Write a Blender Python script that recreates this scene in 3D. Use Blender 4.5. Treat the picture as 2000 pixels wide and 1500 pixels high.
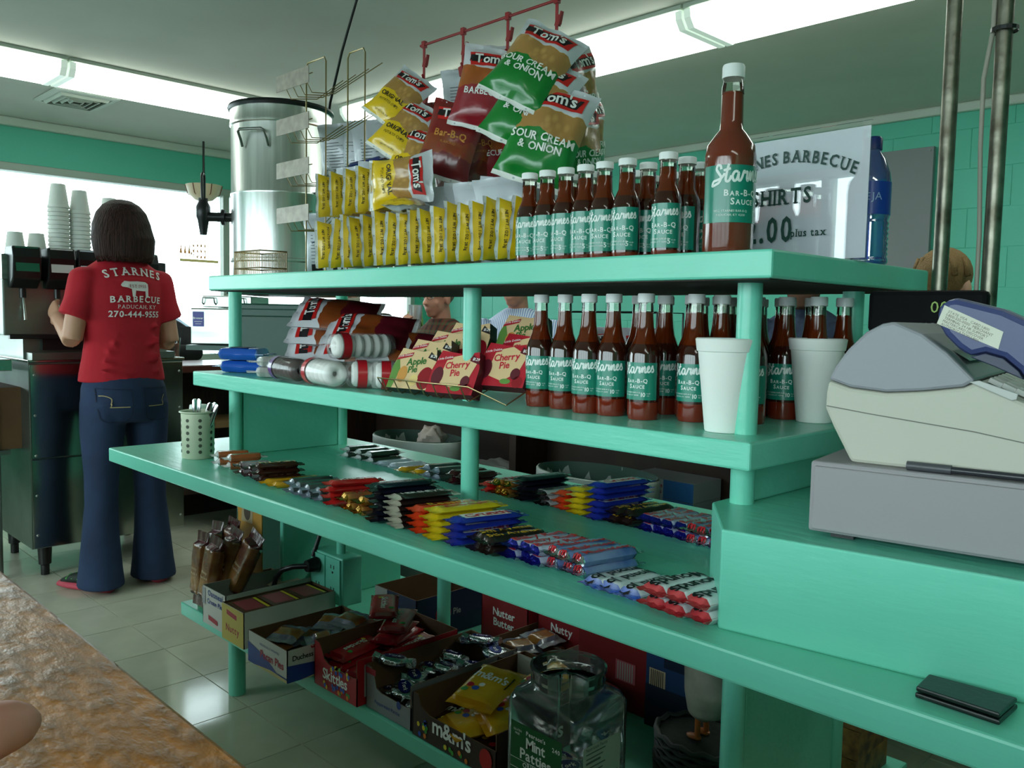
import bpy, math, random
from math import sin, cos, pi, radians, sqrt, atan2
from mathutils import Vector, Matrix, noise
from mathutils.bvhtree import BVHTree
random.seed(7)
for o in list(bpy.data.objects): bpy.data.objects.remove(o)
SC = bpy.context.scene
COL = SC.collection

# ---------------------------------------------------------------- camera
CW, CH, FPX = 2000.0, 1500.0, 1672.84
EYE = Vector((0, 0, 1.18))
_vx = Vector((-1655.0, 159.0, -FPX)); _vy = Vector((1700.0, 95.0, -FPX))
_ex = (-_vx).normalized(); _ey = (_vy - _vy.dot(_ex)*_ex).normalized(); _ez = _ex.cross(_ey)
R3 = Matrix((_ex, _ey, _ez))            # rows: world axes in camera coordinates -> maps camera vector to world
cam_data = bpy.data.cameras.new('camera'); cam = bpy.data.objects.new('camera', cam_data)
COL.objects.link(cam)
cam_data.sensor_width = 36.0; cam_data.lens = FPX*36.0/CW; cam_data.clip_start = 0.02; cam_data.clip_end = 200
cam.matrix_world = Matrix.Translation(EYE) @ R3.to_4x4()
SC.camera = cam
def ray(u, v): return R3 @ Vector((u-CW/2, -(v-CH/2), -FPX))
def onz(u, v, z): d = ray(u, v); return EYE + d*((z-EYE.z)/d.z)
def ony(u, v, y): d = ray(u, v); return EYE + d*((y-EYE.y)/d.y)
def onx(u, v, x): d = ray(u, v); return EYE + d*((x-EYE.x)/d.x)
def atd(u, v, d): return EYE + ray(u, v)*(d/FPX)
def seen(p, m=60):
    c = R3.transposed() @ (Vector(p)-EYE)
    if c.z > -0.05: return False
    u = CW/2+FPX*c.x/-c.z; v = CH/2-FPX*c.y/-c.z
    return -m < u < CW+m and -m < v < CH+m

# ---------------------------------------------------------------- world, exposure, daylight portals
SC.view_settings.view_transform = 'Standard'; SC.view_settings.look = 'None'
SC.view_settings.gamma = 1.0; SC.view_settings.use_curve_mapping = False
SC.view_settings.exposure = 0.0
W = bpy.data.worlds.new('world'); SC.world = W; W.use_nodes = True
wn = W.node_tree.nodes; wl = W.node_tree.links
bg = wn['Background']; bg.inputs['Color'].default_value = (0.84, 0.92, 1.0, 1); bg.inputs['Strength'].default_value = 8.5
def portal(name, loc, rot, sx, sy):
    L = bpy.data.lights.new(name, 'AREA'); L.shape = 'RECTANGLE'; L.size = sx; L.size_y = sy
    L.cycles.is_portal = True
    o = bpy.data.objects.new(name, L); o.location = loc; o.rotation_euler = rot; COL.objects.link(o)
portal('window_daylight', (-6.3, 1.35, 1.45), (0, radians(-90), 0), 1.5, 7.3)
portal('window_daylight', (-1.6, -1.95, 1.45), (radians(90), 0, 0), 6.6, 1.5)

# ---------------------------------------------------------------- helpers
def lin(c):
    if isinstance(c, str):
        c = c.lstrip('#'); c = tuple(int(c[i:i+2], 16)/255 for i in (0, 2, 4))
    return tuple((x/12.92 if x <= 0.04045 else ((x+0.055)/1.055)**2.4) for x in c) + (1.0,)
_M = {}
def mat(name, col='#808080', rough=0.5, metal=0.0, spec=0.5, coat=0.0, bump=None, var=None, emit=None, alpha=None, sss=0.0, sheen=0.0):
    if name in _M: return _M[name]
    m = bpy.data.materials.new(name); m.use_nodes = True
    nt = m.node_tree; N = nt.nodes; L = nt.links; b = N['Principled BSDF']
    b.inputs['Base Color'].default_value = lin(col); b.inputs['Roughness'].default_value = rough
    b.inputs['Metallic'].default_value = metal; b.inputs['Specular IOR Level'].default_value = spec
    b.inputs['Coat Weight'].default_value = coat; b.inputs['Coat Roughness'].default_value = 0.08
    if sss: b.inputs['Subsurface Weight'].default_value = sss; b.inputs['Subsurface Radius'].default_value = (.02, .01, .006)
    if sheen: b.inputs['Sheen Weight'].default_value = sheen
    if emit: b.inputs['Emission Color'].default_value = lin(emit[0]); b.inputs['Emission Strength'].default_value = emit[1]
    tc = N.new('ShaderNodeTexCoord')
    if var:                     # (scale, colour2, amount[, stretch])
        n = N.new('ShaderNodeTexNoise'); n.inputs['Scale'].default_value = var[0]; n.inputs['Detail'].default_value = 6
        src = tc.outputs['Object']
        if len(var) > 3:
            mp = N.new('ShaderNodeMapping'); mp.inputs['Scale'].default_value = var[3]; L.new(src, mp.inputs['Vector']); src = mp.outputs['Vector']
        L.new(src, n.inputs['Vector'])
        r = N.new('ShaderNodeMapRange'); r.inputs['From Min'].default_value = 0.35; r.inputs['From Max'].default_value = 0.7
        r.inputs['To Max'].default_value = var[2]
        L.new(n.outputs['Fac'], r.inputs['Value'])
        mx = N.new('ShaderNodeMix'); mx.data_type = 'RGBA'
        mx.inputs['A'].default_value = lin(col); mx.inputs['B'].default_value = lin(var[1])
        L.new(r.outputs['Result'], mx.inputs['Factor']); L.new(mx.outputs['Result'], b.inputs['Base Color'])
    if bump:                    # (scale, strength, distance[, stretch])
        n2 = N.new('ShaderNodeTexNoise'); n2.inputs['Scale'].default_value = bump[0]; n2.inputs['Detail'].default_value = 4
        src = tc.outputs['Object']
        if len(bump) > 3:
            mp = N.new('ShaderNodeMapping'); mp.inputs['Scale'].default_value = bump[3]; L.new(src, mp.inputs['Vector']); src = mp.outputs['Vector']
        L.new(src, n2.inputs['Vector'])
        bp = N.new('ShaderNodeBump'); bp.inputs['Strength'].default_value = bump[1]; bp.inputs['Distance'].default_value = bump[2]
        L.new(n2.outputs['Fac'], bp.inputs['Height']); L.new(bp.outputs['Normal'], b.inputs['Normal'])
    if alpha is not None: b.inputs['Alpha'].default_value = alpha
    _M[name] = m
    return m
def clear(name, col='#ffffff', refl=0.08, rough=0.03, tint=None, frac=0.0, spec_col='#ffffff', fk=1.0):
    """thin clear sheet or vessel wall: see-through with a fresnel gloss, optionally partly milky"""
    if name in _M: return _M[name]
    m = bpy.data.materials.new(name); m.use_nodes = True
    nt = m.node_tree; N = nt.nodes; L = nt.links; N.remove(N['Principled BSDF']); out = N['Material Output']
    t = N.new('ShaderNodeBsdfTransparent'); t.inputs['Color'].default_value = lin(col)
    g = N.new('ShaderNodeBsdfGlossy'); g.inputs['Roughness'].default_value = rough; g.inputs['Color'].default_value = lin(spec_col)
    fr = N.new('ShaderNodeFresnel'); fr.inputs['IOR'].default_value = 1.5
    mp = N.new('ShaderNodeMath'); mp.operation = 'MULTIPLY_ADD'; mp.inputs[1].default_value = fk; mp.inputs[2].default_value = refl*0.4; mp.use_clamp = True
    L.new(fr.outputs[0], mp.inputs[0])
    base = t.outputs[0]
    if frac > 0:
        d = N.new('ShaderNodeBsdfDiffuse'); d.inputs['Color'].default_value = lin(tint or '#ffffff')
        mm = N.new('ShaderNodeMixShader'); mm.inputs[0].default_value = frac
        L.new(t.outputs[0], mm.inputs[1]); L.new(d.outputs[0], mm.inputs[2]); base = mm.outputs[0]
    mx = N.new('ShaderNodeMixShader'); L.new(mp.outputs[0], mx.inputs[0]); L.new(base, mx.inputs[1]); L.new(g.outputs[0], mx.inputs[2])
    L.new(mx.outputs[0], out.inputs[0])
    _M[name] = m
    return m

class MB:
    def __init__(s): s.v = []; s.f = []; s.m = []; s.uv = []
    def add(s, vs, fs, mi=0, M=None, uv=None):
        b = len(s.v)
        s.v += [tuple(M @ Vector(p)) for p in vs] if M is not None else [tuple(p) for p in vs]
        s.uv += uv if uv else [(0.0, 0.0)]*len(vs)
        for i, f in enumerate(fs):
            s.f.append([b+k for k in f]); s.m.append(mi[i] if isinstance(mi, list) else mi)
        return s
    def bb(s, x0, x1, y0, y1, z0, z1, mi=0, M=None):
        vs = [(x, y, z) for z in (z0, z1) for y in (y0, y1) for x in (x0, x1)]
        return s.add(vs, [(0,2,3,1),(4,5,7,6),(0,1,5,4),(2,6,7,3),(0,4,6,2),(1,3,7,5)], mi, M)
    def box(s, c, d, mi=0, M=None, rz=0.0):
        T = Matrix.Translation(c) @ Matrix.Rotation(rz, 4, 'Z')
        if M is not None: T = M @ T
        return s.bb(-d[0]/2, d[0]/2, -d[1]/2, d[1]/2, -d[2]/2, d[2]/2, mi, T)
    def lathe(s, prof, n=20, mi=0, M=None, a0=0.0, a1=2*pi, cap=True):
        full = abs(a1-a0-2*pi) < 1e-6; k = n if full else n+1
        vs = [(r*cos(a0+(a1-a0)*j/n), r*sin(a0+(a1-a0)*j/n), z) for r, z in prof for j in range(k)]
        fs = []; ms = []
        for i in range(len(prof)-1):
            for j in range(n):
                a = i*k+j; b = i*k+(j+1) % k if full else i*k+j+1
                fs.append((a, b, b+k, a+k)); ms.append(mi[i] if isinstance(mi, list) else mi)
        if cap and full:
            if prof[0][0] > 1e-5: fs.append(tuple(reversed(range(k)))); ms.append(ms[0])
            if prof[-1][0] > 1e-5: q = (len(prof)-1)*k; fs.append(tuple(range(q, q+k))); ms.append(ms[-1])
        return s.add(vs, fs, ms, M)
    def cyl(s, p0, p1, r, n=12, mi=0, r2=None):
        p0 = Vector(p0); p1 = Vector(p1); d = p1-p0
        T = Matrix.Translation(p0) @ d.to_track_quat('Z', 'Y').to_matrix().to_4x4()
        return s.lathe([(r, 0), (r if r2 is None else r2, d.length)], n, mi, T)
    def tube(s, pts, r, n=6, mi=0, M=None, closed=False):
        pts = [Vector(p) for p in pts]; k = len(pts); vs = []; prev = None
        for i, p in enumerate(pts):
            if closed: t = pts[(i+1) % k]-pts[i-1]
            else: t = pts[min(i+1, k-1)]-pts[max(i-1, 0)]
            t.normalize()
            if prev is None: a = t.orthogonal().normalized()
            else: a = (prev - t*prev.dot(t)); a = a.normalized() if a.length > 1e-6 else t.orthogonal().normalized()
            prev = a; b = t.cross(a); rr = r[i] if isinstance(r, (list, tuple)) else r
            vs += [tuple(p+(a*cos(2*pi*j/n)+b*sin(2*pi*j/n))*rr) for j in range(n)]
        fs = []
        for i in range(k if closed else k-1):
            i2 = (i+1) % k
            for j in range(n): fs.append((i*n+j, i*n+(j+1) % n, i2*n+(j+1) % n, i2*n+j))
        if not closed: fs.append(tuple(reversed(range(n)))); fs.append(tuple(range((k-1)*n, k*n)))
        return s.add(vs, fs, mi, M)
    def prism(s, poly, z0, z1, mi=0, M=None):
        n = len(poly); vs = [(x, y, z0) for x, y in poly]+[(x, y, z1) for x, y in poly]
        fs = [tuple(reversed(range(n))), tuple(range(n, 2*n))]+[(i, (i+1) % n, n+(i+1) % n, n+i) for i in range(n)]
        return s.add(vs, fs, mi, M)
    def grid(s, fn, nu, nv, mi=0, M=None, closed_u=False):
        ku = nu if closed_u else nu+1
        vs = [tuple(fn(i/nu, j/nv)) for j in range(nv+1) for i in range(ku)]
        uv = [(i/nu, j/nv) for j in range(nv+1) for i in range(ku)]
        fs = [(j*ku+i, j*ku+(i+1) % ku, (j+1)*ku+(i+1) % ku, (j+1)*ku+i) for j in range(nv) for i in range(nu)]
        ms = [mi((i+.5)/nu, (j+.5)/nv) for j in range(nv) for i in range(nu)] if callable(mi) else mi
        return s.add(vs, fs, ms, M, uv)
    def loft(s, rings, n=16, mi=0, M=None, cap=True):
        """rings: (centre, rx, ry[, axis direction, x direction]) ellipses joined in order"""
        vs = []
        for R in rings:
            c = Vector(R[0]); ax = Vector(R[3]).normalized() if len(R) > 3 else Vector((0, 0, 1))
            xd = Vector(R[4]) if len(R) > 4 else Vector((1, 0, 0))
            yv = ax.cross(xd).normalized(); xv = yv.cross(ax).normalized()
            vs += [tuple(c+xv*(R[1]*cos(2*pi*j/n))+yv*(R[2]*sin(2*pi*j/n))) for j in range(n)]
        k = len(rings)
        fs = [(i*n+j, i*n+(j+1) % n, (i+1)*n+(j+1) % n, (i+1)*n+j) for i in range(k-1) for j in range(n)]
        if cap: fs += [tuple(reversed(range(n))), tuple(range((k-1)*n, k*n))]
        return s.add(vs, fs, mi, M)
    def ball(s, c, r, n=12, mi=0, M=None):
        if not isinstance(r, (tuple, list)): r = (r, r, r)
        T = Matrix.Translation(c) @ Matrix.Diagonal((r[0], r[1], r[2], 1))
        if M is not None: T = M @ T
        k = max(5, n//2)
        return s.lathe([(sin(pi*i/k) if 0 < i < k else 1e-6, -cos(pi*i/k)) for i in range(k+1)], n, mi, T, cap=False)
    def mesh(s, name, mats, smooth=0):
        me = bpy.data.meshes.new(name); me.from_pydata(s.v, [], s.f)
        for m in mats: me.materials.append(m)
        me.polygons.foreach_set('material_index', s.m)
        uvl = me.uv_layers.new(name='map')
        li = [0]*len(me.loops); me.loops.foreach_get('vertex_index', li)
        fl = [0.0]*(2*len(li))
        for i, k in enumerate(li): fl[2*i], fl[2*i+1] = s.uv[k]
        uvl.data.foreach_set('uv', fl)
        if smooth:
            me.polygons.foreach_set('use_smooth', [True]*len(me.polygons))
            if smooth < 180: me.set_sharp_from_angle(angle=radians(smooth))
        me.update()
        return me
    def build(s, name, mats, parent=None, smooth=0, bevel=0.0, seg=2, loc=None, rz=None, M=None):
        if not isinstance(mats, (list, tuple)): mats = [mats]
        o = bpy.data.objects.new(name, s.mesh(name, mats, smooth)); COL.objects.link(o)
        if parent is not None: o.parent = parent
        if loc is not None: o.location = loc
        if rz is not None: o.rotation_euler = (0, 0, rz)
        if M is not None: o.matrix_local = M
        if bevel:
            md = o.modifiers.new('bevel', 'BEVEL'); md.width = bevel; md.segments = seg; md.limit_method = 'ANGLE'; md.angle_limit = radians(35)
        return o
def remesh(o, vox, it=3, f=0.5):
    md = o.modifiers.new('remesh', 'REMESH'); md.mode = 'VOXEL'; md.voxel_size = vox; md.use_smooth_shade = True
    sm = o.modifiers.new('smooth', 'SMOOTH'); sm.iterations = it; sm.factor = f
    return o
def tag(o, label=None, cat=None, group=None, kind=None):
    if label: o['label'] = label
    if cat: o['category'] = cat
    if group: o['group'] = group
    if kind: o['kind'] = kind
    return o
def thing(name, label, cat, loc=(0, 0, 0), rz=0.0, group=None, rot=None):
    o = bpy.data.objects.new(name, None); COL.objects.link(o); o.empty_display_size = 0.05
    o.location = loc; o.rotation_euler = rot if rot else (0, 0, rz)
    return tag(o, label, cat, group)
def inst(name, me, parent=None, loc=None, rot=None, M=None):
    o = bpy.data.objects.new(name, me); COL.objects.link(o)
    if parent is not None: o.parent = parent
    if loc is not None: o.location = loc
    if rot is not None: o.rotation_euler = rot
    if M is not None: o.matrix_local = M
    return o
KIDS = {}
def copy_tree(o, loc, rz=0.0, label=None, rot=None):
    def rec(a, par):
        c = a.copy(); COL.objects.link(c)
        if par is not None:
            c.parent = par
        for ch in a.children: rec(ch, c)
        return c
    r = rec(o, None); r.location = loc; r.rotation_euler = rot if rot else (0, 0, rz)
    if label: r['label'] = label
    return r

# ---------------------------------------------------------------- lettering: glyph outlines from the built-in font, own strokes for script
_G = {}
def glyphs(bold):
    cu = bpy.data.curves.new('glyph', 'FONT'); cu.resolution_u = 2
    if bold: cu.offset = 0.022
    ob = bpy.data.objects.new('glyph', cu); COL.objects.link(ob)
    for ch in "ABCDEFGHIJKLMNOPQRSTUVWXYZabcdefghijklmnopqrstuvwxyz0123456789-.,&'%$":
        cu.body = ch
        bpy.context.view_layer.update()
        me = ob.evaluated_get(bpy.context.evaluated_depsgraph_get()).to_mesh()
        vs = [(v.co.x, v.co.y) for v in me.vertices]; fs = [tuple(p.vertices) for p in me.polygons]
        x0 = min(v[0] for v in vs); x1 = max(v[0] for v in vs)
        _G[(ch, bold)] = ([(x-x0, y) for x, y in vs], fs, x1-x0)
    bpy.data.objects.remove(ob); bpy.data.curves.remove(cu)
glyphs(False); glyphs(True)
CAPH = max(v[1] for v in _G[('H', False)][0])
def serifed(ch, bold):
    vs, fs, w = _G[(ch, bold)]; vs = list(vs); fs = list(fs)
    if ch.isalnum() and ch not in 'OQCGS0689e':
        edges = set()
        for f in fs:
            for i in range(len(f)):
                a, b = f[i], f[(i+1) % len(f)]; edges.add((min(a, b), max(a, b)))
        hi = max(v[1] for v in vs); lo = 0.0
        for lvl, sg in ((lo, 1), (hi, -1)):
            seg = []
            for a, b in edges:
                if abs(vs[a][1]-lvl) < .03 and abs(vs[b][1]-lvl) < .03:
                    x0, x1 = sorted((vs[a][0], vs[b][0]))
                    if 0.03 < x1-x0 < 0.22: seg.append((x0, x1))
            for x0, x1 in set(seg):
                k = len(vs); e = 0.075
                vs += [(x0-e, lvl), (x1+e, lvl), (x1+e, lvl+sg*.05), (x0-e, lvl+sg*.05)]
                fs.append((k, k+1, k+2, k+3) if sg > 0 else (k, k+3, k+2, k+1))
    return vs, fs, w
def text2d(s, size=1.0, bold=False, serif=False, align='C', track=0.09, arc=0.0, squeeze=1.0, smallcaps=False):
    """-> (verts2d, faces); cap height = size; arc = rise of the middle as a fraction of the width"""
    vs = []; fs = []; x = 0.0; k = size/CAPH; items = []
    for i, ch in enumerate(s):
        if ch == ' ': x += 0.32; continue
        sc = 1.0; c2 = ch
        if smallcaps and ch.islower(): c2 = ch.upper(); sc = 0.76
        if (c2, bold) not in _G: continue
        gv, gf, w = serifed(c2, bold) if serif else _G[(c2, bold)]
        if serif: x += 0.05
        items.append((gv, gf, x, w*sc, sc)); x += w*sc+track+(0.05 if serif else 0)
    tot = x-track
    off = -tot/2 if align == 'C' else (0 if align == 'L' else -tot)
    for gv, gf, gx, w, sc in items:
        b = len(vs); cx = gx+w/2+off
        t = 2*cx/tot if tot else 0
        rise = arc*tot*(1-t*t); ang = atan2(-arc*4*t, 1)
        for (px, py) in gv:
            qx = px*sc-w/2; qy = py*sc
            if arc: qx, qy = qx*cos(ang)-qy*sin(ang), qx*sin(ang)+qy*cos(ang)
            vs.append(((cx+qx)*k*squeeze, (qy+rise)*k))
        fs += [tuple(b+i for i in f) for f in gf]
    return vs, fs
def ribbon2d(strokes, w):
    """smooth brush strokes as flat ribbons"""
    vs = []; fs = []
    for st in strokes:
        pts = []
        n = len(st)
        for i in range(n-1):
            p0 = st[max(i-1, 0)]; p1 = st[i]; p2 = st[i+1]; p3 = st[min(i+2, n-1)]
            for q in range(4):
                t = q/4
                pts.append(tuple(0.5*((2*p1[a])+(-p0[a]+p2[a])*t+(2*p0[a]-5*p1[a]+4*p2[a]-p3[a])*t*t+(-p0[a]+3*p1[a]-3*p2[a]+p3[a])*t**3) for a in (0, 1)))
        pts.append(st[-1]); b = len(vs)
        for i, p in enumerate(pts):
            a = pts[max(i-1, 0)]; c = pts[min(i+1, len(pts)-1)]
            dx, dy = c[0]-a[0], c[1]-a[1]; L = math.hypot(dx, dy) or 1
            vs += [(p[0]-dy/L*w/2, p[1]+dx/L*w/2), (p[0]+dy/L*w/2, p[1]-dx/L*w/2)]
        for i in range(len(pts)-1): q = b+2*i; fs.append((q+1, q+3, q+2, q))
    return vs, fs
SCRIPT = [[(.95,1.35),(.85,1.75),(.55,1.8),(.42,1.4),(.7,.95),(.95,.5),(.75,.0),(.35,-.2),(-.05,-.3),(.1,.15),(.5,.25),(1.0,.45),(1.35,.9)],
          [(1.75,1.85),(1.55,1.0),(1.45,.25),(1.62,.0),(1.85,.15),(2.05,.6)], [(1.2,1.2),(1.95,1.35)],
          [(2.75,.95),(2.4,1.0),(2.15,.5),(2.35,.02),(2.65,.25),(2.82,.9),(2.78,.2),(2.98,.02),(3.2,.4),(3.42,1.05),(3.55,.85),(3.85,.95),(3.78,.3),(3.9,.0),(4.1,.4),(4.25,1.0),(4.32,.4),(4.3,.02),(4.5,.7),(4.72,1.0),(4.78,.6),(4.75,.1),(4.95,.02),(5.2,.35),(5.5,.75),(5.4,1.05),(5.2,.8),(5.2,.25),(5.4,.02),(5.75,.3),(6.05,1.1),(6.15,.7),(6.3,.3),(6.15,.02),(5.9,.12)]]
def script2d(size, w=0.2, keep=None):
    vs, fs = ribbon2d(SCRIPT, w); k = size
    return [((x-3.1)*k, (y+(x-3.1)*0.06)*k) for x, y in vs], fs
def poly2d(pts): return list(pts), [tuple(range(len(pts)))]
def rect2d(x0, x1, y0, y1): return [(x0, y0), (x1, y0), (x1, y1), (x0, y1)], [(0, 1, 2, 3)]
def ell2d(cx, cy, rx, ry, n=20): return [(cx+rx*cos(2*pi*i/n), cy+ry*sin(2*pi*i/n)) for i in range(n)], [tuple(range(n))]
def shift(t, dx, dy, rot=0.0):
    c, s_ = cos(rot), sin(rot)
    return [(x*c-y*s_+dx, x*s_+y*c+dy) for x, y in t[0]], t[1]
def put(mb, t, fn, mi=0):
    """map a 2-D drawing with fn(x, y) -> 3-D"""
    mb.add([tuple(fn(x, y)) for x, y in t[0]], t[1], mi)
def plane_fn(o, ux, uy, off=0.0):
    o = Vector(o); ux = Vector(ux); uy = Vector(uy); nn = ux.cross(uy).normalized()*off
    return lambda x, y: o+ux*x+uy*y+nn

# ---------------------------------------------------------------- common materials
TEAL = mat('teal_gloss_paint', '#74d2b8', 0.3, bump=(9, .25, .004, (1, 6, 6)), var=(3, '#68c6ab', .8))
TEALW = mat('teal_wall_paint', '#5cc4a9', 0.5, bump=(60, .3, .003))
CEIL = mat('ceiling_paint', '#cdd0c6', 0.8, var=(2, '#c4c7bd', 1))
WHT = mat('white_trim', '#c9d2c6', 0.5)
STEEL = mat('brushed_steel', '#c2c8c2', 0.28, 1.0, var=(3, '#9aa39c', 1, (1, 1, 12)), bump=(30, .06, .002, (1, 1, 30)))
STEELD = mat('dull_steel', '#8e9690', 0.42, 1.0, var=(4, '#757d78', 1))
BLK = mat('black_plastic', '#131416', 0.35)
DARK = mat('dark_recess', '#17120e', 0.8)
WOODD = mat('dark_wood', '#3a2417', 0.5, var=(6, '#24150d', 1, (1, 8, 1)))
WHITE = mat('white_print', '#f3f3ee', 0.45)
BLKP = mat('black_print', '#10120f', 0.5)
GREENP = mat('dark_green_print', '#0e3f36', 0.5)
RED = mat('red_print', '#c21724', 0.4)
FOAM = mat('white_foam', '#e9ece6', 0.75, sss=.1, bump=(300, .2, .001))
FILM = clear('clear_film', '#ffffff', .3, .12, '#ffffff', .12)
BAGLINER = mat('bin_liner_film', '#cfd6d2', .4, spec=.3, alpha=.62, bump=(40, .5, .006))
GLASS = clear('window_glass', '#f4fbf8', .05, .01)

# ---------------------------------------------------------------- room
XL, XR, YN, YF, ZC = -6.25, 2.6, -2.0, 5.1, 2.4
fl = MB().bb(XL-.1, XR+.1, YN-.1, YF+.1, -.1, -.004).build('floor', mat('grout', '#8f9488', .6)); fl['kind'] = 'structure'
TILE = mat('vinyl_tile', '#cfcdb8', 0.12, spec=.6, var=(5, '#bdbca8', 1), bump=(2.2, .12, .012))
tm = MB().bb(-.1505, .1505, -.1505, .1505, -.006, 0).mesh('floor_tile', [TILE])
k = 0
for j in range(-3, 12):
    for i in range(-16, 12):
        x = -2.32+.305*(i+.5); y = 1.203+.305*(j+.5)
        if x < XL+.15 or x > 2.4: continue
        if seen((x, y, 0), 40) and k < 298:
            t = inst('floor_tile', tm, fl, (x, y, 0)); k += 1
MB().bb(XL, XR, YN, YF, -.02, -.0035).build('tile_field', TILE, fl)
ce = MB().bb(XL-.1, XR+.1, YN-.1, YF+.1, ZC, ZC+.1).build('ceiling', CEIL); ce['kind'] = 'structure'
# left wall with its long window
WZ0, WZ1 = .82, 2.12
lw = MB()
lw.bb(XL-.15, XL, YN-.1, YF+.1, WZ1, ZC); lw.bb(XL-.15, XL, YN-.1, YF+.1, 0, WZ0)
lw.bb(XL-.15, XL, 4.9, YF+.1, WZ0, WZ1); lw.bb(XL-.15, XL, YN-.1, -1.9, WZ0, WZ1)
lw.build('wall_left', TEALW)['kind'] = 'structure'
def window(name, pts, horiz, z0, z1, plane, fm, depth=.05):
    """frame bars at positions pts along the wall, glass panes between"""
    root = bpy.data.objects.new(name, None); COL.objects.link(root); root['kind'] = 'structure'
    a, b = pts[0], pts[-1]
    def bar(a0, a1, zz0, zz1, nm='window_frame'):
        m = MB()
        if horiz: m.bb(a0, a1, plane-depth, plane+depth, zz0, zz1)
        else: m.bb(plane-depth, plane+depth, a0, a1, zz0, zz1)
        return m.build(nm, fm, root, bevel=.003)
    bar(a-.02, b+.02, z1-.05, z1); bar(a-.02, b+.02, z0, z0+.05)
    for p in pts: bar(p-.025, p+.025, z0+.05, z1-.05)
    for p, q in zip(pts[:-1], pts[1:]):
        m = MB()
        if horiz: m.bb(p+.025, q-.025, plane-.003, plane+.003, z0+.05, z1-.05)
        else: m.bb(plane-.003, plane+.003, p+.025, q-.025, z0+.05, z1-.05)
        m.build('pane', GLASS, root)
    return root
FRM = mat('window_frame_paint', '#a9b5a8', .4)
ycorner = 4.9
yp = [-1.88, .2, 3.08, 4.88]
window('window_1', yp, False, WZ0, WZ1, XL-.05, FRM)
# near wall (behind the photographer) with a row of windows: what the bottles and the sign mirror
nw = MB()
nw.bb(XL-.1, XR+.1, YN-.15, YN, WZ1, ZC); nw.bb(XL-.1, XR+.1, YN-.15, YN, 0, WZ0-.1)
nw.bb(XL-.1, -5.0, YN-.15, YN, WZ0-.1, WZ1); nw.bb(1.7, XR+.1, YN-.15, YN, WZ0-.1, WZ1)
nw.build('wall_near', TEALW)['kind'] = 'structure'
window('window_2', [-5, -3.9, -2.8, -1.7, -.6, .5, 1.68], True, WZ0-.1, WZ1, YN-.06, FRM)
MB().bb(XR, XR+.15, YN-.1, YF+.1, 0, ZC).build('wall_right', TEALW)['kind'] = 'structure'
# back wall of painted concrete block
bw = MB().bb(XL-.1, XR+.1, YF+.003, YF+.2, 0, ZC).build('wall_back', TEALW); bw['kind'] = 'structure'
bm_ = MB().bb(-.209, .209, 0, .02, 0, .213)
blk = bm_.build('block', TEALW, bw, bevel=.002, seg=1)
first = True; n = 0
for r in range(12):
    z = .11+.215*(r-1)
    for c in range(-1, 23):
        x = XL+.2+.42*c+(.21 if r % 2 else 0)
        if x < XL-.0 or x > XR: continue
        if not (seen((x, YF, z+.1), 40)): continue
        if n >= 298: continue
        if first: o = blk; first = False
        else: o = blk.copy(); COL.objects.link(o); o.parent = bw
        o.location = (x, YF, z); n += 1
# ceiling trims
MB().bb(XL, XL+.05, YN, YF, ZC-.055, ZC).build('trim_1', WHT, bevel=.01)['kind'] = 'structure'
MB().bb(XL, XR, YF-.04, YF, ZC-.05, ZC).build('trim_2', WHT, bevel=.01)['kind'] = 'structure'
# outside
MB().bb(-40, 20, -40, 40, -.4, -.15).build('ground', mat('parking_lot', '#9aa09e', .9, var=(.5, '#7f8583', 1)))['kind'] = 'structure'

# ---------------------------------------------------------------- fluorescent lights
def lens_mat():
    m = mat('lamp_diffuser', '#f2fff6', .4, emit=('#f4fff6', 5.0)); return m
def fixture(loc, L, rz, lab, wd=.34, h=.085):
    t = thing('ceiling_light', lab, 'light', loc, rz, None)
    hs = MB().bb(-L/2, L/2, -wd*.5, wd*.5, -.018, 0).build('housing', mat('lamp_housing', '#b9c2b6', .5), t, bevel=.003)
    d = MB(); prof = [(-wd*.47, -.019), (-wd*.46, -.05), (-wd*.38, -h), (wd*.38, -h), (wd*.46, -.05), (wd*.47, -.019)]
    n = len(prof); vs = [(-L/2+.03, y, z) for y, z in prof]+[(L/2-.03, y, z) for y, z in prof]
    d.add(vs, [(i, n+i, n+(i+1) % n, (i+1) % n) for i in range(n)]); d.build('diffuser', lens_mat(), t)
    e = MB()
    for sx in (-L/2+.015, L/2-.015):
        T = Matrix.Translation((sx-.014, 0, 0)) @ Matrix(((0, 0, 1, 0), (1, 0, 0, 0), (0, 1, 0, 0), (0, 0, 0, 1)))
        e2 = MB().prism([(y*1.03, z-.003) for y, z in prof], 0, .028, 0, T)
        e2.build('end_cap', mat('lamp_end_cap', '#e8efe6', .35, emit=('#e8fff0', .35)), t)
    return t
fixture((-4.70, 2.06, ZC), 1.24, pi/2, 'lit fluorescent wraparound light, whole one nearest the steel tea urn on the left')
fixture((-4.70, .81, ZC), 1.24, pi/2, 'lit fluorescent wraparound light cut off by the left frame edge')
fixture((-3.16, 3.01, ZC), 2.36, 0, 'lit long fluorescent light running behind the hanging chip bags', wd=.36)
fixture((-.79, 3.01, ZC), 2.36, 0, 'lit long fluorescent light in the upper right, above the tall sauce bottle', wd=.36)
fixture((1.6, -.6, ZC), 2.36, 0, 'lit fluorescent light out of frame above the near counter', wd=.36)
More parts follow.
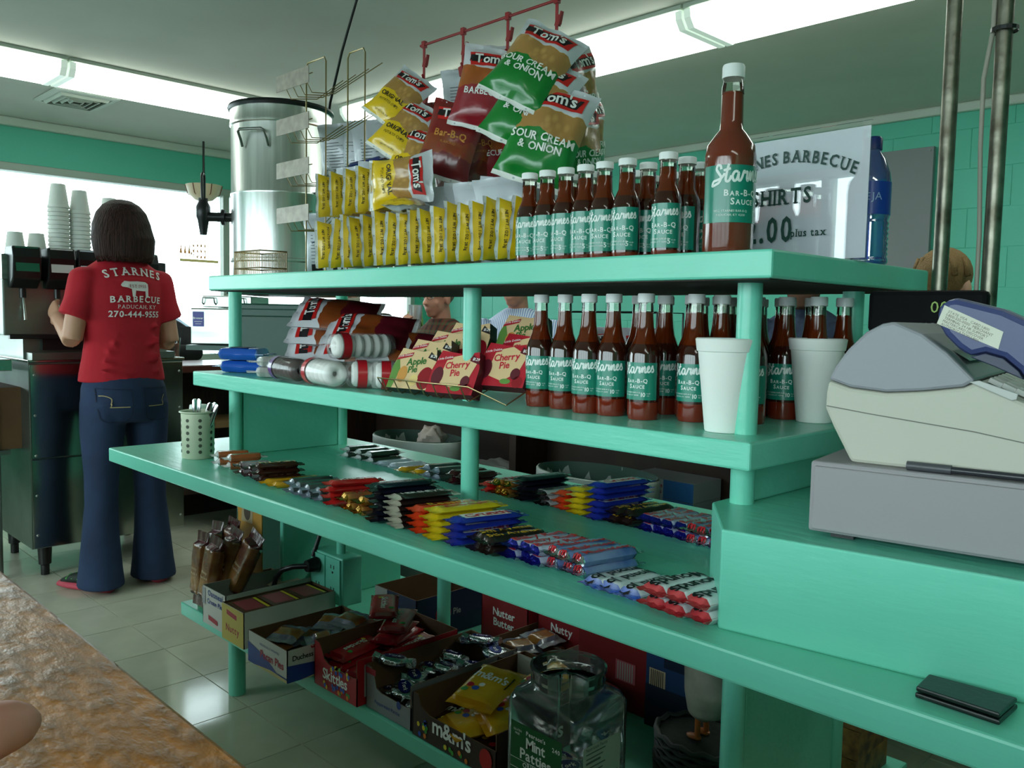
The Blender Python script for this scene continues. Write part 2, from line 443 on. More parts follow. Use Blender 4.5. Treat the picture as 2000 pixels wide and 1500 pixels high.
# vent
v = thing('ceiling_vent', 'white louvred air vent in the ceiling beside the left fluorescent light', 'vent', (-5.38, 1.74, ZC))
MB().bb(-.2, .2, -.17, .17, -.008, 0).build('backing', mat('vent_dark', '#3c423b', .7), v)
VSC = Matrix.Diagonal((1, .85, 1, 1)) @ Matrix.Rotation(pi/4, 4, 'Z')
MB().lathe([(.285, -.003), (.285, -.012), (.235, -.016), (.235, -.003)], 4, 0, VSC, cap=False).build('frame', WHT, v)
for i in range(4):
    a = .225-.052*i
    MB().lathe([(a, -.009), (a-.022, -.030), (a-.027, -.029), (a-.006, -.008)], 4, 0, VSC, cap=(False)).build('louvre', WHT, v)

# ---------------------------------------------------------------- the teal island shelf
PY0, PY1 = 1.223, 1.60
PX = (-2.43, -1.362, -.706)
shelf = thing('display_shelf', 'teal painted island of four wooden shelves on round posts, stacked with snacks and sauce bottles', 'shelf', (-1.5, 1.4, 0))
SI = Matrix.Translation((1.5, -1.4, 0))
def sp(mb, name, bev=.004, lab=None, m=TEAL, smooth=0):
    o = mb.build(name, m, shelf, bevel=bev, smooth=smooth, M=SI)
    if lab: o['label'] = lab
    return o
sp(MB().bb(-2.4, -.617, 1.125, 1.725, 1.245, 1.287), 'shelf_board')
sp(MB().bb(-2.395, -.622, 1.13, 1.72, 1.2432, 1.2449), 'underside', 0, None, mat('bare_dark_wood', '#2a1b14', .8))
sp(MB().bb(-2.52, -.642, 1.13, 1.725, .961, 1.004), 'shelf_board')
sp(MB().bb(-2.80, .6, .98, 1.70, .707, .75), 'shelf_board')
sp(MB().bb(-2.70, -.66, 1.163, 1.88, .195, .237), 'shelf_board')
for i, x in enumerate(PX):
    for y in (PY0, PY1):
        if i == 1 and y == PY1: continue
        r = .0195
        for z0, z1 in ((.001, .195), (.237, .707), (.75 if i < 2 else .892, .961), (1.004, 1.245)):
            rr = .026 if z1 < .2 else r
            yy = y
            if z0 == .237:
                if i == 0: continue
                if i == 1: yy = 1.56
            sp(MB().lathe([(rr, z0), (rr, z1)], 20, 0, Matrix.Translation((-1.84 if yy == 1.56 else x, yy, 0))), 'post', 0, smooth=40)
sp(MB().bb(-2.44, -2.42, PY0+.02, PY1-.02, .75, .961), 'side_panel')
sp(MB().bb(-2.43, -2.41, 1.37, 1.84, .237, .707), 'side_panel')
sp(MB().bb(-.716, -.696, PY0+.02, PY1-.02, .892, .961), 'side_panel')
sp(MB().bb(-.716, -.696, PY0+.02, PY1-.02, .237, .707), 'side_panel')
sp(MB().prism([(-.63, 1.040), (-.30, 1.088), (.6, 1.21), (.6, 1.69), (-.74, 1.69), (-.74, 1.19)], .75, .892), 'register_platform', .003)
# near wooden bar of the photographer
BARM = mat('varnished_particle_wood', '#a8681e', .34, spec=.3, bump=(34, .6, .005, (1, 2.0, 1)), var=(34, '#54381c', .75, (1, 2.0, 1)))
nb = thing('bar_counter', 'worn varnished wooden counter top in the lower left foreground', 'counter', (-1.2, 0, 0))
MB().bb(-1.6, 2.9, -.45, .247, .86, .90).build('counter_top', BARM, nb, bevel=.004)
MB().bb(-1.5, 2.8, -.3, .15, 0, .86).build('bar_front', WOODD, nb)
# ================================================================ sauce bottles
def sauce_mat(name, c, trans):
    if name in _M: return _M[name]
    m = mat(name, c, .08, coat=.6)
    if trans:
        nt = m.node_tree; N = nt.nodes; L = nt.links; out = N['Material Output']; b = N['Principled BSDF']
        t = N.new('ShaderNodeBsdfTransparent'); t.inputs['Color'].default_value = lin('#c8620f')
        mx = N.new('ShaderNodeMixShader'); mx.inputs[0].default_value = 1-trans
        L.new(t.outputs[0], mx.inputs[1]); L.new(b.outputs[0], mx.inputs[2]); L.new(mx.outputs[0], out.inputs[0])
    return m
S_DARK = sauce_mat('barbecue_sauce', '#32130a', 0); S_RED = sauce_mat('settled_sauce', '#6e2412', 0); S_NECK = sauce_mat('thin_sauce', '#6a2a0c', .35)
S_BIG = sauce_mat('big_bottle_sauce', '#6a2a18', 0)
CLEARG = clear('bottle_glass', '#f3f6ee', .1, .02)
LABEL = mat('green_bottle_label', '#12836c', .3, coat=.3, var=(25, '#0f7a65', 1))
CAPM = mat('white_cap', '#eceeec', .45)
LPRINT = mat('label_print', '#e4ece6', .45)
def cyl_fn(r, z0): return lambda x, y: (r*sin(x/r), -r*cos(x/r), z0+y)
def bottle_meshes(h, R, kind):
    """returns dict part -> mesh; label faces -Y"""
    k = h; out = {}
    if kind == 'ten':   # shoulder tapering long neck
        prof = [(R*.93, 0), (R, .01), (R, .50*k), (R*.97, .54*k), (R*.80, .60*k), (R*.62, .66*k), (R*.52, .74*k), (R*.46, .84*k), (R*.43, .93*k)]
        zl, zt, neck, zr, zn = .16*k, .455*k, .86*k, .14*k, .60*k
    elif kind == 'five':
        prof = [(R*.93, 0), (R, .008), (R, .52*k), (R*.95, .57*k), (R*.75, .64*k), (R*.60, .69*k), (R*.57, .80*k), (R*.52, .93*k)]
        zl, zt, neck, zr, zn = .07*k, .50*k, .86*k, .05*k, .62*k
    else:
        prof = [(R*.95, 0), (R, .008), (R, .52*k), (R*.93, .575*k), (R*.62, .635*k), (R*.46, .66*k), (R*.44, .70*k), (R*.42, .88*k), (R*.36, .91*k), (R*.36, .935*k)]
        zl, zt, neck, zr, zn = .155*k, .455*k, .855*k, .5*k, 2*k
    def rad(z):
        for (r0, a), (r1, b) in zip(prof[:-1], prof[1:]):
            if a <= z <= b: return r0+(r1-r0)*(z-a)/(b-a) if b > a else r0
        return prof[-1][0]
    n = 24
    zs = sorted(set([p[1] for p in prof if p[1] < neck]+[zr, neck]+([zn] if zn < neck else [])))
    P = [(rad(z)*.985, z) for z in zs]
    mi = [(1 if z1 <= zr+1e-6 else (2 if z0 >= zn-1e-6 else 0)) for z0, z1 in zip(zs[:-1], zs[1:])]
    if kind == 'big': mi = [0]*len(mi)
    out['sauce'] = MB().lathe(P, n, mi).mesh('sauce', [S_BIG if kind == 'big' else S_DARK, S_RED, S_NECK], 40)
    P2 = [(rad(z)+.0004, z) for z in (neck-.002, .885*k, .90*k, .925*k)]+[(rad(.93*k)+.0018, .925*k), (rad(.93*k)+.0018, .94*k)]
    out['glass_neck'] = MB().lathe(P2, n, 0, cap=False).mesh('glass_neck', [CLEARG], 40)
    rc = rad(.93*k)+.0028; cap = MB().lathe([(rc, .93*k), (rc, .99*k), (rc*.93, k), (.0001, k)], 28, 0)
    out['cap'] = cap.mesh('cap', [CAPM], 35)
    # label wrapped round the body with its print
    rl = R+.0005; mb = MB(); hw = rl*1.35; hh = zt-zl
    mb.grid(lambda u, v: cyl_fn(rl, zl)((u*2-1)*hw, v*hh), 20, 1, 0)
    f0 = cyl_fn(rl+.0004, zl); tx = R*.28 if kind == 'big' else 0
    f = lambda x, y: f0(x+tx, y)
    put(mb, shift(script2d(hw*.262, .27), -.001, hh*.72), f, 1)
    put(mb, shift(text2d('Bar-B-Q', hh*.105, True, smallcaps=True, track=.12), hw*.02, hh*.46), f, 1)
    put(mb, shift(text2d('Sauce', hh*.110, True, smallcaps=True, track=.1), hw*.05, hh*.31), f, 1)
    put(mb, shift(text2d('MFG. STARNES BAR-B-Q', hh*.038, False), -hw*.28, hh*.18), f, 1)
    put(mb, shift(text2d('PADUCAH, KY 42001', hh*.038, False), -hw*.28, hh*.11), f, 1)
    if kind != 'big':
        put(mb, shift(text2d('10' if kind == 'ten' else '5', hh*.11, True), hw*.36, hh*.09), f, 1)
        put(mb, shift(text2d('FLUID', hh*.03, False), hw*.60, hh*.16), f, 1)
        put(mb, shift(text2d('OZ.', hh*.03, False), hw*.58, hh*.10), f, 1)
    out['label'] = mb.mesh('label', [LABEL, LPRINT], 60)
    return out
def add_bottle(name, ms, label, loc, rz, group):
    t = thing(name, label, 'bottle', loc, rz, group)
    for nm in ('sauce', 'glass_neck', 'cap', 'label'): inst(nm, ms[nm], t)
    return t
M10 = bottle_meshes(.225, .0292, 'ten'); M5 = bottle_meshes(.166, .0245, 'five'); MBIG = bottle_meshes(.287, .0395, 'big')
ZT, ZM, ZC2, ZB = 1.2875, 1.0045, .7505, .2375
bg_ = thing('sauce_bottle', 'tallest big barbecue sauce bottle standing at the right end of the top shelf', 'bottle', tuple(ony(1420, 487, 1.185).xy)+(ZT,), radians(42))
for nm in ('sauce', 'glass_neck', 'cap', 'label'): inst(nm, MBIG[nm], bg_)
# five ounce row on the top shelf: one front file, more behind
P5 = [(1032, 500), (1066, 500), (1102, 499), (1140, 499), (1177, 497), (1221, 496)]
ordn = ['first', 'second', 'third', 'fourth', 'fifth', 'sixth', 'seventh', 'eighth', 'ninth', 'tenth', 'eleventh', 'twelfth']
used5 = []
for i, (u, v) in enumerate(P5):
    p = ony(u, v, 1.172); used5.append((p.x, p.y))
    add_bottle('sauce_bottle', M5, 'small sauce bottle, %s from the chip bags, front row of the top shelf' % ordn[i], (p.x, p.y, ZT), radians([14, -2, -4, 12, 20, 16][i]), 'small sauce bottles on the top shelf')
for i, (u, dy, h_) in enumerate([(1300, .0, 10)]):
    p = ony(u, 492, 1.172)
    add_bottle('sauce_bottle', M5, 'small sauce bottle in the front row, last one before the tallest bottle', (p.x, p.y, ZT), radians(18), 'small sauce bottles on the top shelf')
    used5.append((p.x, p.y))
k = 0
for (u, y, r_) in [(1262, 1.225, 2), (1337, 1.225, -8), (1362, 1.28, 60), (1385, 1.225, -20), (1245, 1.28, 70), (1290, 1.285, 80), (1115, 1.235, 90), (1155, 1.235, 100), (1200, 1.235, 70), (1320, 1.34, 30), (1270, 1.34, 90)]:
    p = ony(u, 480, y)
    if min(math.hypot(p.x-a, p.y-b) for a, b in used5) < .0495:
        continue
    used5.append((p.x, p.y)); k += 1
    add_bottle('sauce_bottle', M5, 'small sauce bottle behind the front row of the top shelf, %s from the left' % ordn[k-1], (p.x, p.y, ZT), radians(r_), 'small sauce bottles in the rear rows of the top shelf')
# ten ounce bottles on the middle shelf
P10 = [(1040, 797), (1086, 802), (1132, 810), (1180, 815), (1242, 823), (1340, 827)]
used = []
for i, (u, v) in enumerate(P10):
    p = onz(u, v-4, ZM); p.y += .02; used.append((p.x, p.y))
    add_bottle('sauce_bottle', M10, 'larger sauce bottle, %s from the pies, front row of the middle shelf' % ordn[i], (p.x, p.y, ZM), radians([12, 10, 12, 14, 8, 10][i]), 'ten ounce sauce bottles in the front row of the middle shelf')
bk = 0
for row in range(1, 7):
    for i in range(8):
        x = -1.085+.0615*i+(.02 if row % 2 else 0); y = 1.235+.0615*row
        x0lim = -1.10+.02*row
        if x < x0lim or x > -.665: continue
        if math.hypot(x-PX[2], y-PY0) < .05 or (abs(x-PX[2]) < .05 and abs(y-PY1) < .05): continue
        if x > -.76 and y < 1.46: continue
        if y > 1.68: continue
        if min(math.hypot(x-a, y-b) for a, b in used) < .0590: continue
        used.append((x, y)); bk += 1
        add_bottle('sauce_bottle', M10, 'larger sauce bottle on the middle shelf, %s row back, %s from the left' % (ordn[row], ordn[i]), (x, y, ZM), radians(random.choice([15, 25, 40, 120, 200])), 'ten ounce sauce bottles in the rear rows of the middle shelf')

# ================================================================ foam cups
def cup_mesh(h, rt, rb, lip=.022):
    m = MB(); r = lambda z: rb+(rt-rb)*z/h
    p = [(rb*.97, 0), (rb, .002), (r(h-lip), h-lip), (r(h-lip)+.0022, h-lip+.001), (rt+.0025, h-.002), (rt, h), (rt-.003, h-.001), (rb-.003, .006), (1e-5, .006)]
    return m.lathe(p, 36, 0, cap=True).mesh('cup', [FOAM], 45)
c20 = cup_mesh(.151, .0485, .032)
def cup(loc, lab, grp=None, nm='foam_cup'):
    o = bpy.data.objects.new(nm, c20); COL.objects.link(o); o.location = loc
    return tag(o, lab, 'cup', grp)
p = onz(1405, 842, ZM); cup((p.x+.004, p.y+.028-.02, ZM), 'white foam cup at the front edge of the middle shelf beside the right post')
p = onz(1578, 826, ZM); cup((p.x-.004, p.y+.032, ZM), 'white foam cup on the middle shelf between the right post and the cash register')

# ================================================================ printed snack bags
def bag_mat(name, top, mid, bot, rough=.28, h1=.46, h2=.70, mid2=None, blob=9):
    """printed film: bottom colour, picture band, pale top; boundaries wander"""
    m = bpy.data.materials.new(name); m.use_nodes = True
    nt = m.node_tree; N = nt.nodes; L = nt.links; b = N['Principled BSDF']
    b.inputs['Roughness'].default_value = rough; b.inputs['Coat Weight'].default_value = .5; b.inputs['Coat Roughness'].default_value = .12
    uv = N.new('ShaderNodeUVMap'); sx = N.new('ShaderNodeSeparateXYZ'); L.new(uv.outputs[0], sx.inputs[0])
    nz = N.new('ShaderNodeTexNoise'); nz.inputs['Scale'].default_value = 3.0; nz.inputs['Detail'].default_value = 2; L.new(uv.outputs[0], nz.inputs['Vector'])
    ma = N.new('ShaderNodeMath'); ma.operation = 'MULTIPLY_ADD'; ma.inputs[1].default_value = .22; L.new(nz.outputs['Fac'], ma.inputs[0])
    sub = N.new('ShaderNodeMath'); sub.operation = 'SUBTRACT'; sub.inputs[1].default_value = .11; L.new(sx.outputs['Y'], sub.inputs[0]); L.new(sub.outputs[0], ma.inputs[2])
    cr = N.new('ShaderNodeValToRGB'); cr.color_ramp.interpolation = 'CONSTANT'
    e = cr.color_ramp.elements; e[0].position = 0; e[0].color = lin(bot); e[1].position = h1; e[1].color = lin(mid)
    q = e.new(h2); q.color = lin(top)
    L.new(ma.outputs[0], cr.inputs[0])
    vo = N.new('ShaderNodeTexVoronoi'); vo.inputs['Scale'].default_value = blob; L.new(uv.outputs[0], vo.inputs['Vector'])
    mr = N.new('ShaderNodeMapRange'); mr.inputs['From Min'].default_value = .1; mr.inputs['From Max'].default_value = .5; mr.inputs['To Min'].default_value = 0; mr.inputs['To Max'].default_value = .45
    L.new(vo.outputs['Distance'], mr.inputs['Value'])
    inb = N.new('ShaderNodeMath'); inb.operation = 'COMPARE'; inb.inputs[1].default_value = (h1+h2)/2; inb.inputs[2].default_value = (h2-h1)/2
    L.new(ma.outputs[0], inb.inputs[0])
    mu = N.new('ShaderNodeMath'); mu.operation = 'MULTIPLY'; L.new(inb.outputs[0], mu.inputs[0]); L.new(mr.outputs[0], mu.inputs[1])
    mx = N.new('ShaderNodeMix'); mx.data_type = 'RGBA'; mx.inputs['B'].default_value = lin(mid2 or '#7a4a1c')
    L.new(mu.outputs[0], mx.inputs['Factor']); L.new(cr.outputs[0], mx.inputs['A']); L.new(mx.outputs['Result'], b.inputs['Base Color'])
    tc = N.new('ShaderNodeTexCoord'); bn = N.new('ShaderNodeTexNoise'); bn.inputs['Scale'].default_value = 30; bn.inputs['Detail'].default_value = 3
    L.new(tc.outputs['Object'], bn.inputs['Vector']); bp = N.new('ShaderNodeBump'); bp.inputs['Strength'].default_value = .35; bp.inputs['Distance'].default_value = .004
    L.new(bn.outputs['Fac'], bp.inputs['Height']); L.new(bp.outputs[0], b.inputs['Normal'])
    _M[name] = m
    return m
BY = bag_mat('yellow_chip_bag_print', '#c9ccd0', '#c69a55', '#e3bb14')
BG = bag_mat('green_chip_bag_print', '#c9ccd0', '#c39757', '#0e7a2c')
BR = bag_mat('red_chip_bag_print', '#ccc9cd', '#b3571c', '#8e1826')
BQ = bag_mat('dark_red_bag_print', '#7d1d1c', '#8c2a17', '#6d1719', h1=.3, h2=.5)
BN = bag_mat('peanut_bag_print', '#dedcd6', '#8c4a22', '#e3c520')
BS = mat('silver_bag_back', '#b9bdc4', .3, .35, coat=.3, bump=(25, .4, .004))
BK = mat('white_bag_back', '#c6cad0', .35, coat=.4, bump=(30, .35, .004))
TXTW = mat('bag_text_white', '#e9e9e4', .4); TXTK = mat('bag_text_black', '#191817', .4); LOGO = mat('bag_logo_red', '#c8231f', .35); GOLDT = mat('bag_text_gold', '#c98a3a', .4)
LOGOM = mat('bag_logo_black', '#1d1a1c', .35)
def bag_fn(w, h, th, seed, puff=1.0, bend=0.0, tw=0.0):
    def F(s, t, side):       # s in -1..1, t in 0..1
        e = max(0.0, 1-abs(s)**2.6)**.55
        tt = min(max((t-.05)/.90, 0), 1); g = max(0.0, 1-abs(2*tt-1)**3.2)**.6
        n = noise.noise(Vector((s*1.7+seed*7.3, t*3.1, side*3+seed)))*.55+noise.noise(Vector((s*5+seed, t*8, side*5)))*.22
        d = side*th/2*e*g*(1+.6*n)*puff + side*.0006 + .004*noise.noise(Vector((s*2, t*2+seed, 9)))
        x = s*w/2*(1-.10*g*g)+tw*(t-.5)*s*0; z = t*h
        y = -d + bend*(t-.5)**2*h - bend*.25*h
        if t < .05 or t > .95: y += .003*sin(s*9+seed)
        return (x, y, z)
    return F
def bag_mesh(name, w, h, th, seed, front, back, prints, n=(12, 20), bend=0.0):
    F = bag_fn(w, h, th, seed, 1.0, bend); mb = MB()
    mb.grid(lambda u, v: F(u*2-1, v, 1), n[0], n[1], lambda u, v: 2 if v < 1/n[1] else 0)
    k0 = len(mb.v)
    mb.grid(lambda u, v: F(1-u*2, v, -1), n[0], n[1], 1)
    def fn(side, lift=0.0):
        def f(x, y):
            s_ = max(-.99, min(.99, x)); t = max(.002, min(.998, y))
            a = Vector(F(s_ if side > 0 else -s_, t, side)); return (a.x, a.y-(.0012+lift)*side, a.z)
        return f
    for side, t2, m_ in prints: put(mb, t2, fn(side, {4: .0004, 6: .0009, 2: .0016, 3: .0004, 5: .0004}.get(m_, 0)), m_)
    return mb.mesh(name, [front, back, TXTW, TXTK, LOGO, GOLDT, LOGOM], 60)
def scl(t, sx, sy): return [(x*sx, y*sy) for x, y in t[0]], t[1]
def P2(t, w, h, cx, cy, rot=0.0):   # drawing in metres -> normalised bag coordinates
    c, s_ = cos(rot), sin(rot)
    return [((x*c-y*s_)/(w/2)+cx, (x*s_+y*c)/h+cy) for x, y in t[0]], t[1]
def quad2d(p, nu=10, nv=4):
    a, b, c, d = [Vector((x, y, 0)) for x, y in p]
    vs = []
    for j in range(nv+1):
        for i in range(nu+1):
            q = (a.lerp(b, i/nu)).lerp(d.lerp(c, i/nu), j/nv); vs.append((q.x, q.y))
    k = nu+1
    return vs, [(j*k+i, j*k+i+1, (j+1)*k+i+1, (j+1)*k+i) for j in range(nv) for i in range(nu)]
def toms(w, h, cy, z=1.0, rot=.12):
    k = w/.14*z
    return [(1, P2(quad2d([(-.05*k, -.012*k), (.052*k, -.016*k), (.056*k, .016*k), (-.052*k, .02*k)]), w, h, 0, cy, rot), 4),
            (1, P2(quad2d([(-.053*k, -.002*k), (.04*k, -.01*k), (.05*k, .010*k), (-.05*k, .014*k)]), w, h, 0, cy-.004, rot), 6),
            (1, P2(text2d("Tom's", .022*k, True, track=.02), w, h, 0, cy-.035, rot), 2)]
def backtext(w, h):
    r = []
    for i in range(9): r.append((-1, P2(rect2d(-.3*w, (.25-.1*(i % 3))*w, 0, .0016), w, h, 0, .25+.05*i), 3))
    r.append((-1, P2(rect2d(-.3*w, -.05*w, 0, .02), w, h, 0, .12), 3))
    return r
bw_, bh_ = .145, .20
def mk_bag(nm, front, lines, seed, w=bw_, h=bh_, th=.058, logo=True, lc=2, back=BK, bend=0.0):
    pr = toms(w, h, .80) if logo else []
    for (s_, sz, y, bold) in lines: pr.append((1, P2(text2d(s_, sz, bold, track=.06), w, h, 0, y, .05), lc))
    return bag_mesh(nm, w, h, th, seed, front, back, pr+backtext(w, h), bend=bend)
BAGS = {}
for k in range(3):
    BAGS['y', k] = mk_bag('chip_bag', BY, [('ORIGINAL', .014, .36, True), ('POTATO CHIPS', .008, .27, False), ('NET WT. 1 OZ. (28.3g)', .004, .10, False)], 1+k, lc=3)
    BAGS['g', k] = mk_bag('chip_bag', BG, [('SOUR CREAM', .014, .38, True), ('& ONION', .014, .29, True)], 11+k)
    BAGS['r', k] = mk_bag('chip_bag', BR, [('BARBECUE', .014, .38, True)], 21+k)
    BAGS['q', k] = mk_bag('chip_bag', BQ, [('Bar-B-Q', .017, .50, True), ('FLAVORED', .006, .42, False)], 31+k, lc=5)
for k in range(3): BAGS['f', k] = bag_mesh('chip_bag', .135, .16, .031, 71+k, BY, BK, [(1, P2(text2d('NET WT. 1 OZ. (28.3g)', .0062, True, track=.06), .135, .16, .0, .11), 3), (1, P2(text2d('ORIGINAL', .014, True), .135, .16, 0, .38), 3), (1, P2(text2d('POTATO CHIPS', .006, True), .135, .16, -.3, .20), 3)])
BAGS['n', 0] = mk_bag('chip_bag', BN, [], 41)
def bag(kind, k, loc, yaw, tilt=0.0, roll=0.0, lab='', grp=None, sc=1.0, hang=False, name='chip_bag'):
    o = bpy.data.objects.new(name, BAGS[kind, k]); COL.objects.link(o)
    M = Matrix.Translation(loc) @ Matrix.Rotation(yaw, 4, 'Z') @ Matrix.Rotation(tilt, 4, 'X') @ Matrix.Rotation(roll, 4, 'Y') @ Matrix.Scale(sc, 4)
    if hang: M = M @ Matrix.Translation((0, 0, -bh_))
    o.matrix_world = M
    return tag(o, lab, 'chip bag', grp)
CAMYAW = radians(44)     # turns a front that faces -Y towards the lens
# standing yellow bags, packed like files on the top shelf: lower layer
low = [(610, 415, 522), (640, 440, 520), (660, 425, 520), (676, 440, 520), (700, 425, 519), (722, 420, 518), (745, 415, 518), (768, 410, 516), (790, 412, 515), (812, 410, 513), (836, 405, 512), (862, 400, 511), (886, 400, 510), (912, 395, 509), (935, 385, 508), (962, 385, 506), (990, 385, 504)]
FILE = Matrix(((0, -1, 0, 0), (0, 0, 1, 0), (-1, 0, 0, 0), (0, 0, 0, 1)))   # front to +X, width upright, bottom end to -Y
def filed(k, u, vb, z0, sc, yaw, lean, lab, grp, y=1.148):
    p = ony(u, vb, y)
    o = bpy.data.objects.new('chip_bag', BAGS['f', k]); COL.objects.link(o)
    o.matrix_world = Matrix.Translation((p.x, y, z0+bw_*sc*.5)) @ Matrix.Rotation(radians(yaw), 4, 'Z') @ Matrix.Rotation(radians(lean), 4, 'Y') @ FILE @ Matrix.Scale(sc, 4)
    return tag(o, lab, 'chip bag', grp)
upp = [(617, 440), (643, 440), (669, 436), (694, 440), (720, 440)]
NTH = ordn+['thirteenth', 'fourteenth', 'fifteenth', 'sixteenth', 'seventeenth']
for i, (u, vt, vb) in enumerate(low):
    filed(i % 3, u+5, vb, ZT+.002, .90+.03*((i*7) % 3-1), random.uniform(-16, 10), random.uniform(-9, 9), 'yellow chip bag filed on edge in the lower row, %s from the wire rack' % NTH[i], 'yellow chip bags filed in the lower row', 1.143+.008*((i*5) % 3))
for i, (u, vb) in enumerate(upp):
    filed((i+1) % 3, u, vb, ZT+.130, .80, random.uniform(-10, 2), random.uniform(-5, 5), 'yellow chip bag filed on edge in the upper row, %s from the wire rack' % NTH[i], 'yellow chip bags filed in the upper row', 1.16)
p = ony(790, 420, 1.2)
bag('y', 0, (p.x-.085, 1.165, ZT+.190), radians(22), radians(-8), radians(84), 'yellow chip bag lying on its side across the upper row', None, .82)
p = ony(790, 410, 1.15)
bag('y', 1, (p.x, 1.13, ZT+.1315), radians(30), radians(-84), radians(0), 'yellow chip bag lying flat with its white sealed end towards the front', None, .55)
# silver-backed bags standing behind the yellow ones
for i, (u, v, y, yw, r) in enumerate([(700, 420, 1.30, -150, 4), (735, 430, 1.30, -130, -3), (640, 400, 1.42, -140, 2), (680, 390, 1.45, -150, -2), (885, 430, 1.31, -140, 6), (915, 420, 1.33, -125, -4), (950, 430, 1.31, -150, 3), (985, 420, 1.32, -130, -5), (1005, 430, 1.30, -145, 7), (1030, 440, 1.36, -140, -3), (860, 440, 1.36, -135, 2), (970, 400, 1.44, -150, 4)]):
    p = ony(u, v, y)
    bag('y' if i % 2 else 'r', i % 3, (p.x, y, ZT+.001+(.13 if i in (0, 1) else .0)), radians(yw), 0, radians(r), 'silver-backed chip bag standing behind the yellow rows, %s from the left' % ordn[[2,3,0,1,5,7,8,9,10,11,4,6][i]], 'silver-backed chip bags standing behind the yellow rows', .98 if i not in (0, 1) else .75)
for i, (u, v, y, r_) in enumerate([(668, 345, 1.40, 4), (700, 345, 1.42, -3), (735, 340, 1.44, 5)]):
    p = ony(u, v, y)
    bag('r', i, (p.x, y, p.z-.02), radians([-140, -155, -130][i]), 0, radians(r_), 'silver-backed chip bag propped in the wire rack, %s from the urn' % ordn[i], 'silver-backed chip bags in the wire rack', .85)
# ---------------------------------------------------------------- red clip-strip rack with hanging bags
RR = mat('red_plastic_strip', '#8c1e20', .4)
rk = thing('clip_strip_rack', 'red clip rack of four hanging strips rising above the top shelf', 'rack', (-1.585, 1.45, ZT))
MB().cyl((-.25, 0, .606), (.25, 0, .606), .0035, 8).build('top_bar', RR, rk, 40)
MB().bb(-.26, .26, -.05, .05, 0, .006).build('base', RR, rk, bevel=.002)
stripx = [ony(u, 60, 1.45).x+1.585 for u in (829, 905, 992, 1087)]
sm_ = MB().bb(-.004, .004, -.0012, .0012, .006, .612)
sm_.bb(-.006, .006, -.005, .005, .598, .615)
strip = sm_.mesh('strip', [RR])
cm = MB().bb(-.006, .006, -.004, .004, -.012, .012); cm.box((.006, 0, .006), (.004, .008, .028)); clip = cm.mesh('clip', [RR])
for x in stripx:
    s_ = inst('strip', strip, rk, (x, 0, 0))
    for k in range(11): inst('clip', clip, s_, ((-1)**k*.005, 0, .56-.05*k), (0, .25*(-1)**k, 0))
def hang(kind, k, u, v, y, yaw, tilt, roll, lab, sc=1.0):
    p = ony(u, v, y)
    bag(kind, k, p, radians(yaw), radians(tilt), radians(roll), lab, None, sc, True)
C = 44
# (top corner pixel) then lean: bags hang from a corner, leaning out to the lower left
hang('y', 0, 822, 150, 1.38, 40, -22, 38, 'top yellow bag hanging from the leftmost red strip', .80)
hang('y', 1, 832, 205, 1.37, 38, -20, 34, 'middle yellow bag hanging from the leftmost red strip', .84)
hang('y', 2, 838, 250, 1.36, 36, -14, 22, 'lowest yellow bag hanging from the leftmost red strip', .86)
hang('q', 0, 905, 205, 1.37, 42, -10, 16, 'dark red bag with gold lettering hanging from the second strip', .95)
hang('q', 1, 925, 215, 1.42, 80, 0, -2, 'dark red bag seen edge-on beside the gold-lettered one', .9)
hang('q', 2, 880, 265, 1.42, 20, 0, -8, 'dark red bag low behind the gold-lettered one', .9)
hang('q', 0, 870, 195, 1.48, 60, 0, -14, 'dark red bag behind the leftmost strip bags', .8)
hang('r', 0, 903, 135, 1.50, -140, 6, 4, 'bag hanging with its pale back out at the top of the second strip', .8)
hang('r', 1, 968, 95, 1.40, 44, -6, 12, 'top barbecue bag hanging from the third strip', .98)
hang('r', 2, 990, 90, 1.46, 60, -4, -4, 'barbecue bag with crumpled pale top behind the top one on the third strip', .9)
hang('r', 0, 940, 215, 1.45, 50, 0, -6, 'barbecue bag hanging low on the third strip, chips picture to the left', .95)
hang('r', 1, 965, 200, 1.50, 30, 0, -18, 'barbecue bag turned askew with its logo low on the third strip', .85)
hang('n', 0, 1020, 240, 1.50, 50, 0, -4, 'white and yellow peanut bag hanging on the third strip', .8)
hang('g', 0, 1092, 62, 1.32, 42, -24, 30, 'top green sour cream bag hanging from the rightmost strip', 1.0)
hang('g', 1, 1086, 125, 1.31, 42, -18, 26, 'second green sour cream bag hanging from the rightmost strip', 1.03)
hang('g', 2, 1102, 170, 1.30, 42, -12, 18, 'lowest green sour cream bag hanging from the rightmost strip', 1.08)
hang('g', 1, 1118, 92, 1.45, 95, 0, -16, 'green bag seen from the side at the outer right of the strip', .95)
hang('g', 0, 1128, 140, 1.47, 110, 0, -14, 'green bag with a small red logo at the far right of the strip', .95)
hang('g', 2, 1125, 200, 1.43, 90, 0, -8, 'green bag behind the lowest green one', .95)
hang('g', 1, 1142, 185, 1.50, 100, 0, -8, 'green bag at the lower right edge of the hanging bunch', .95)
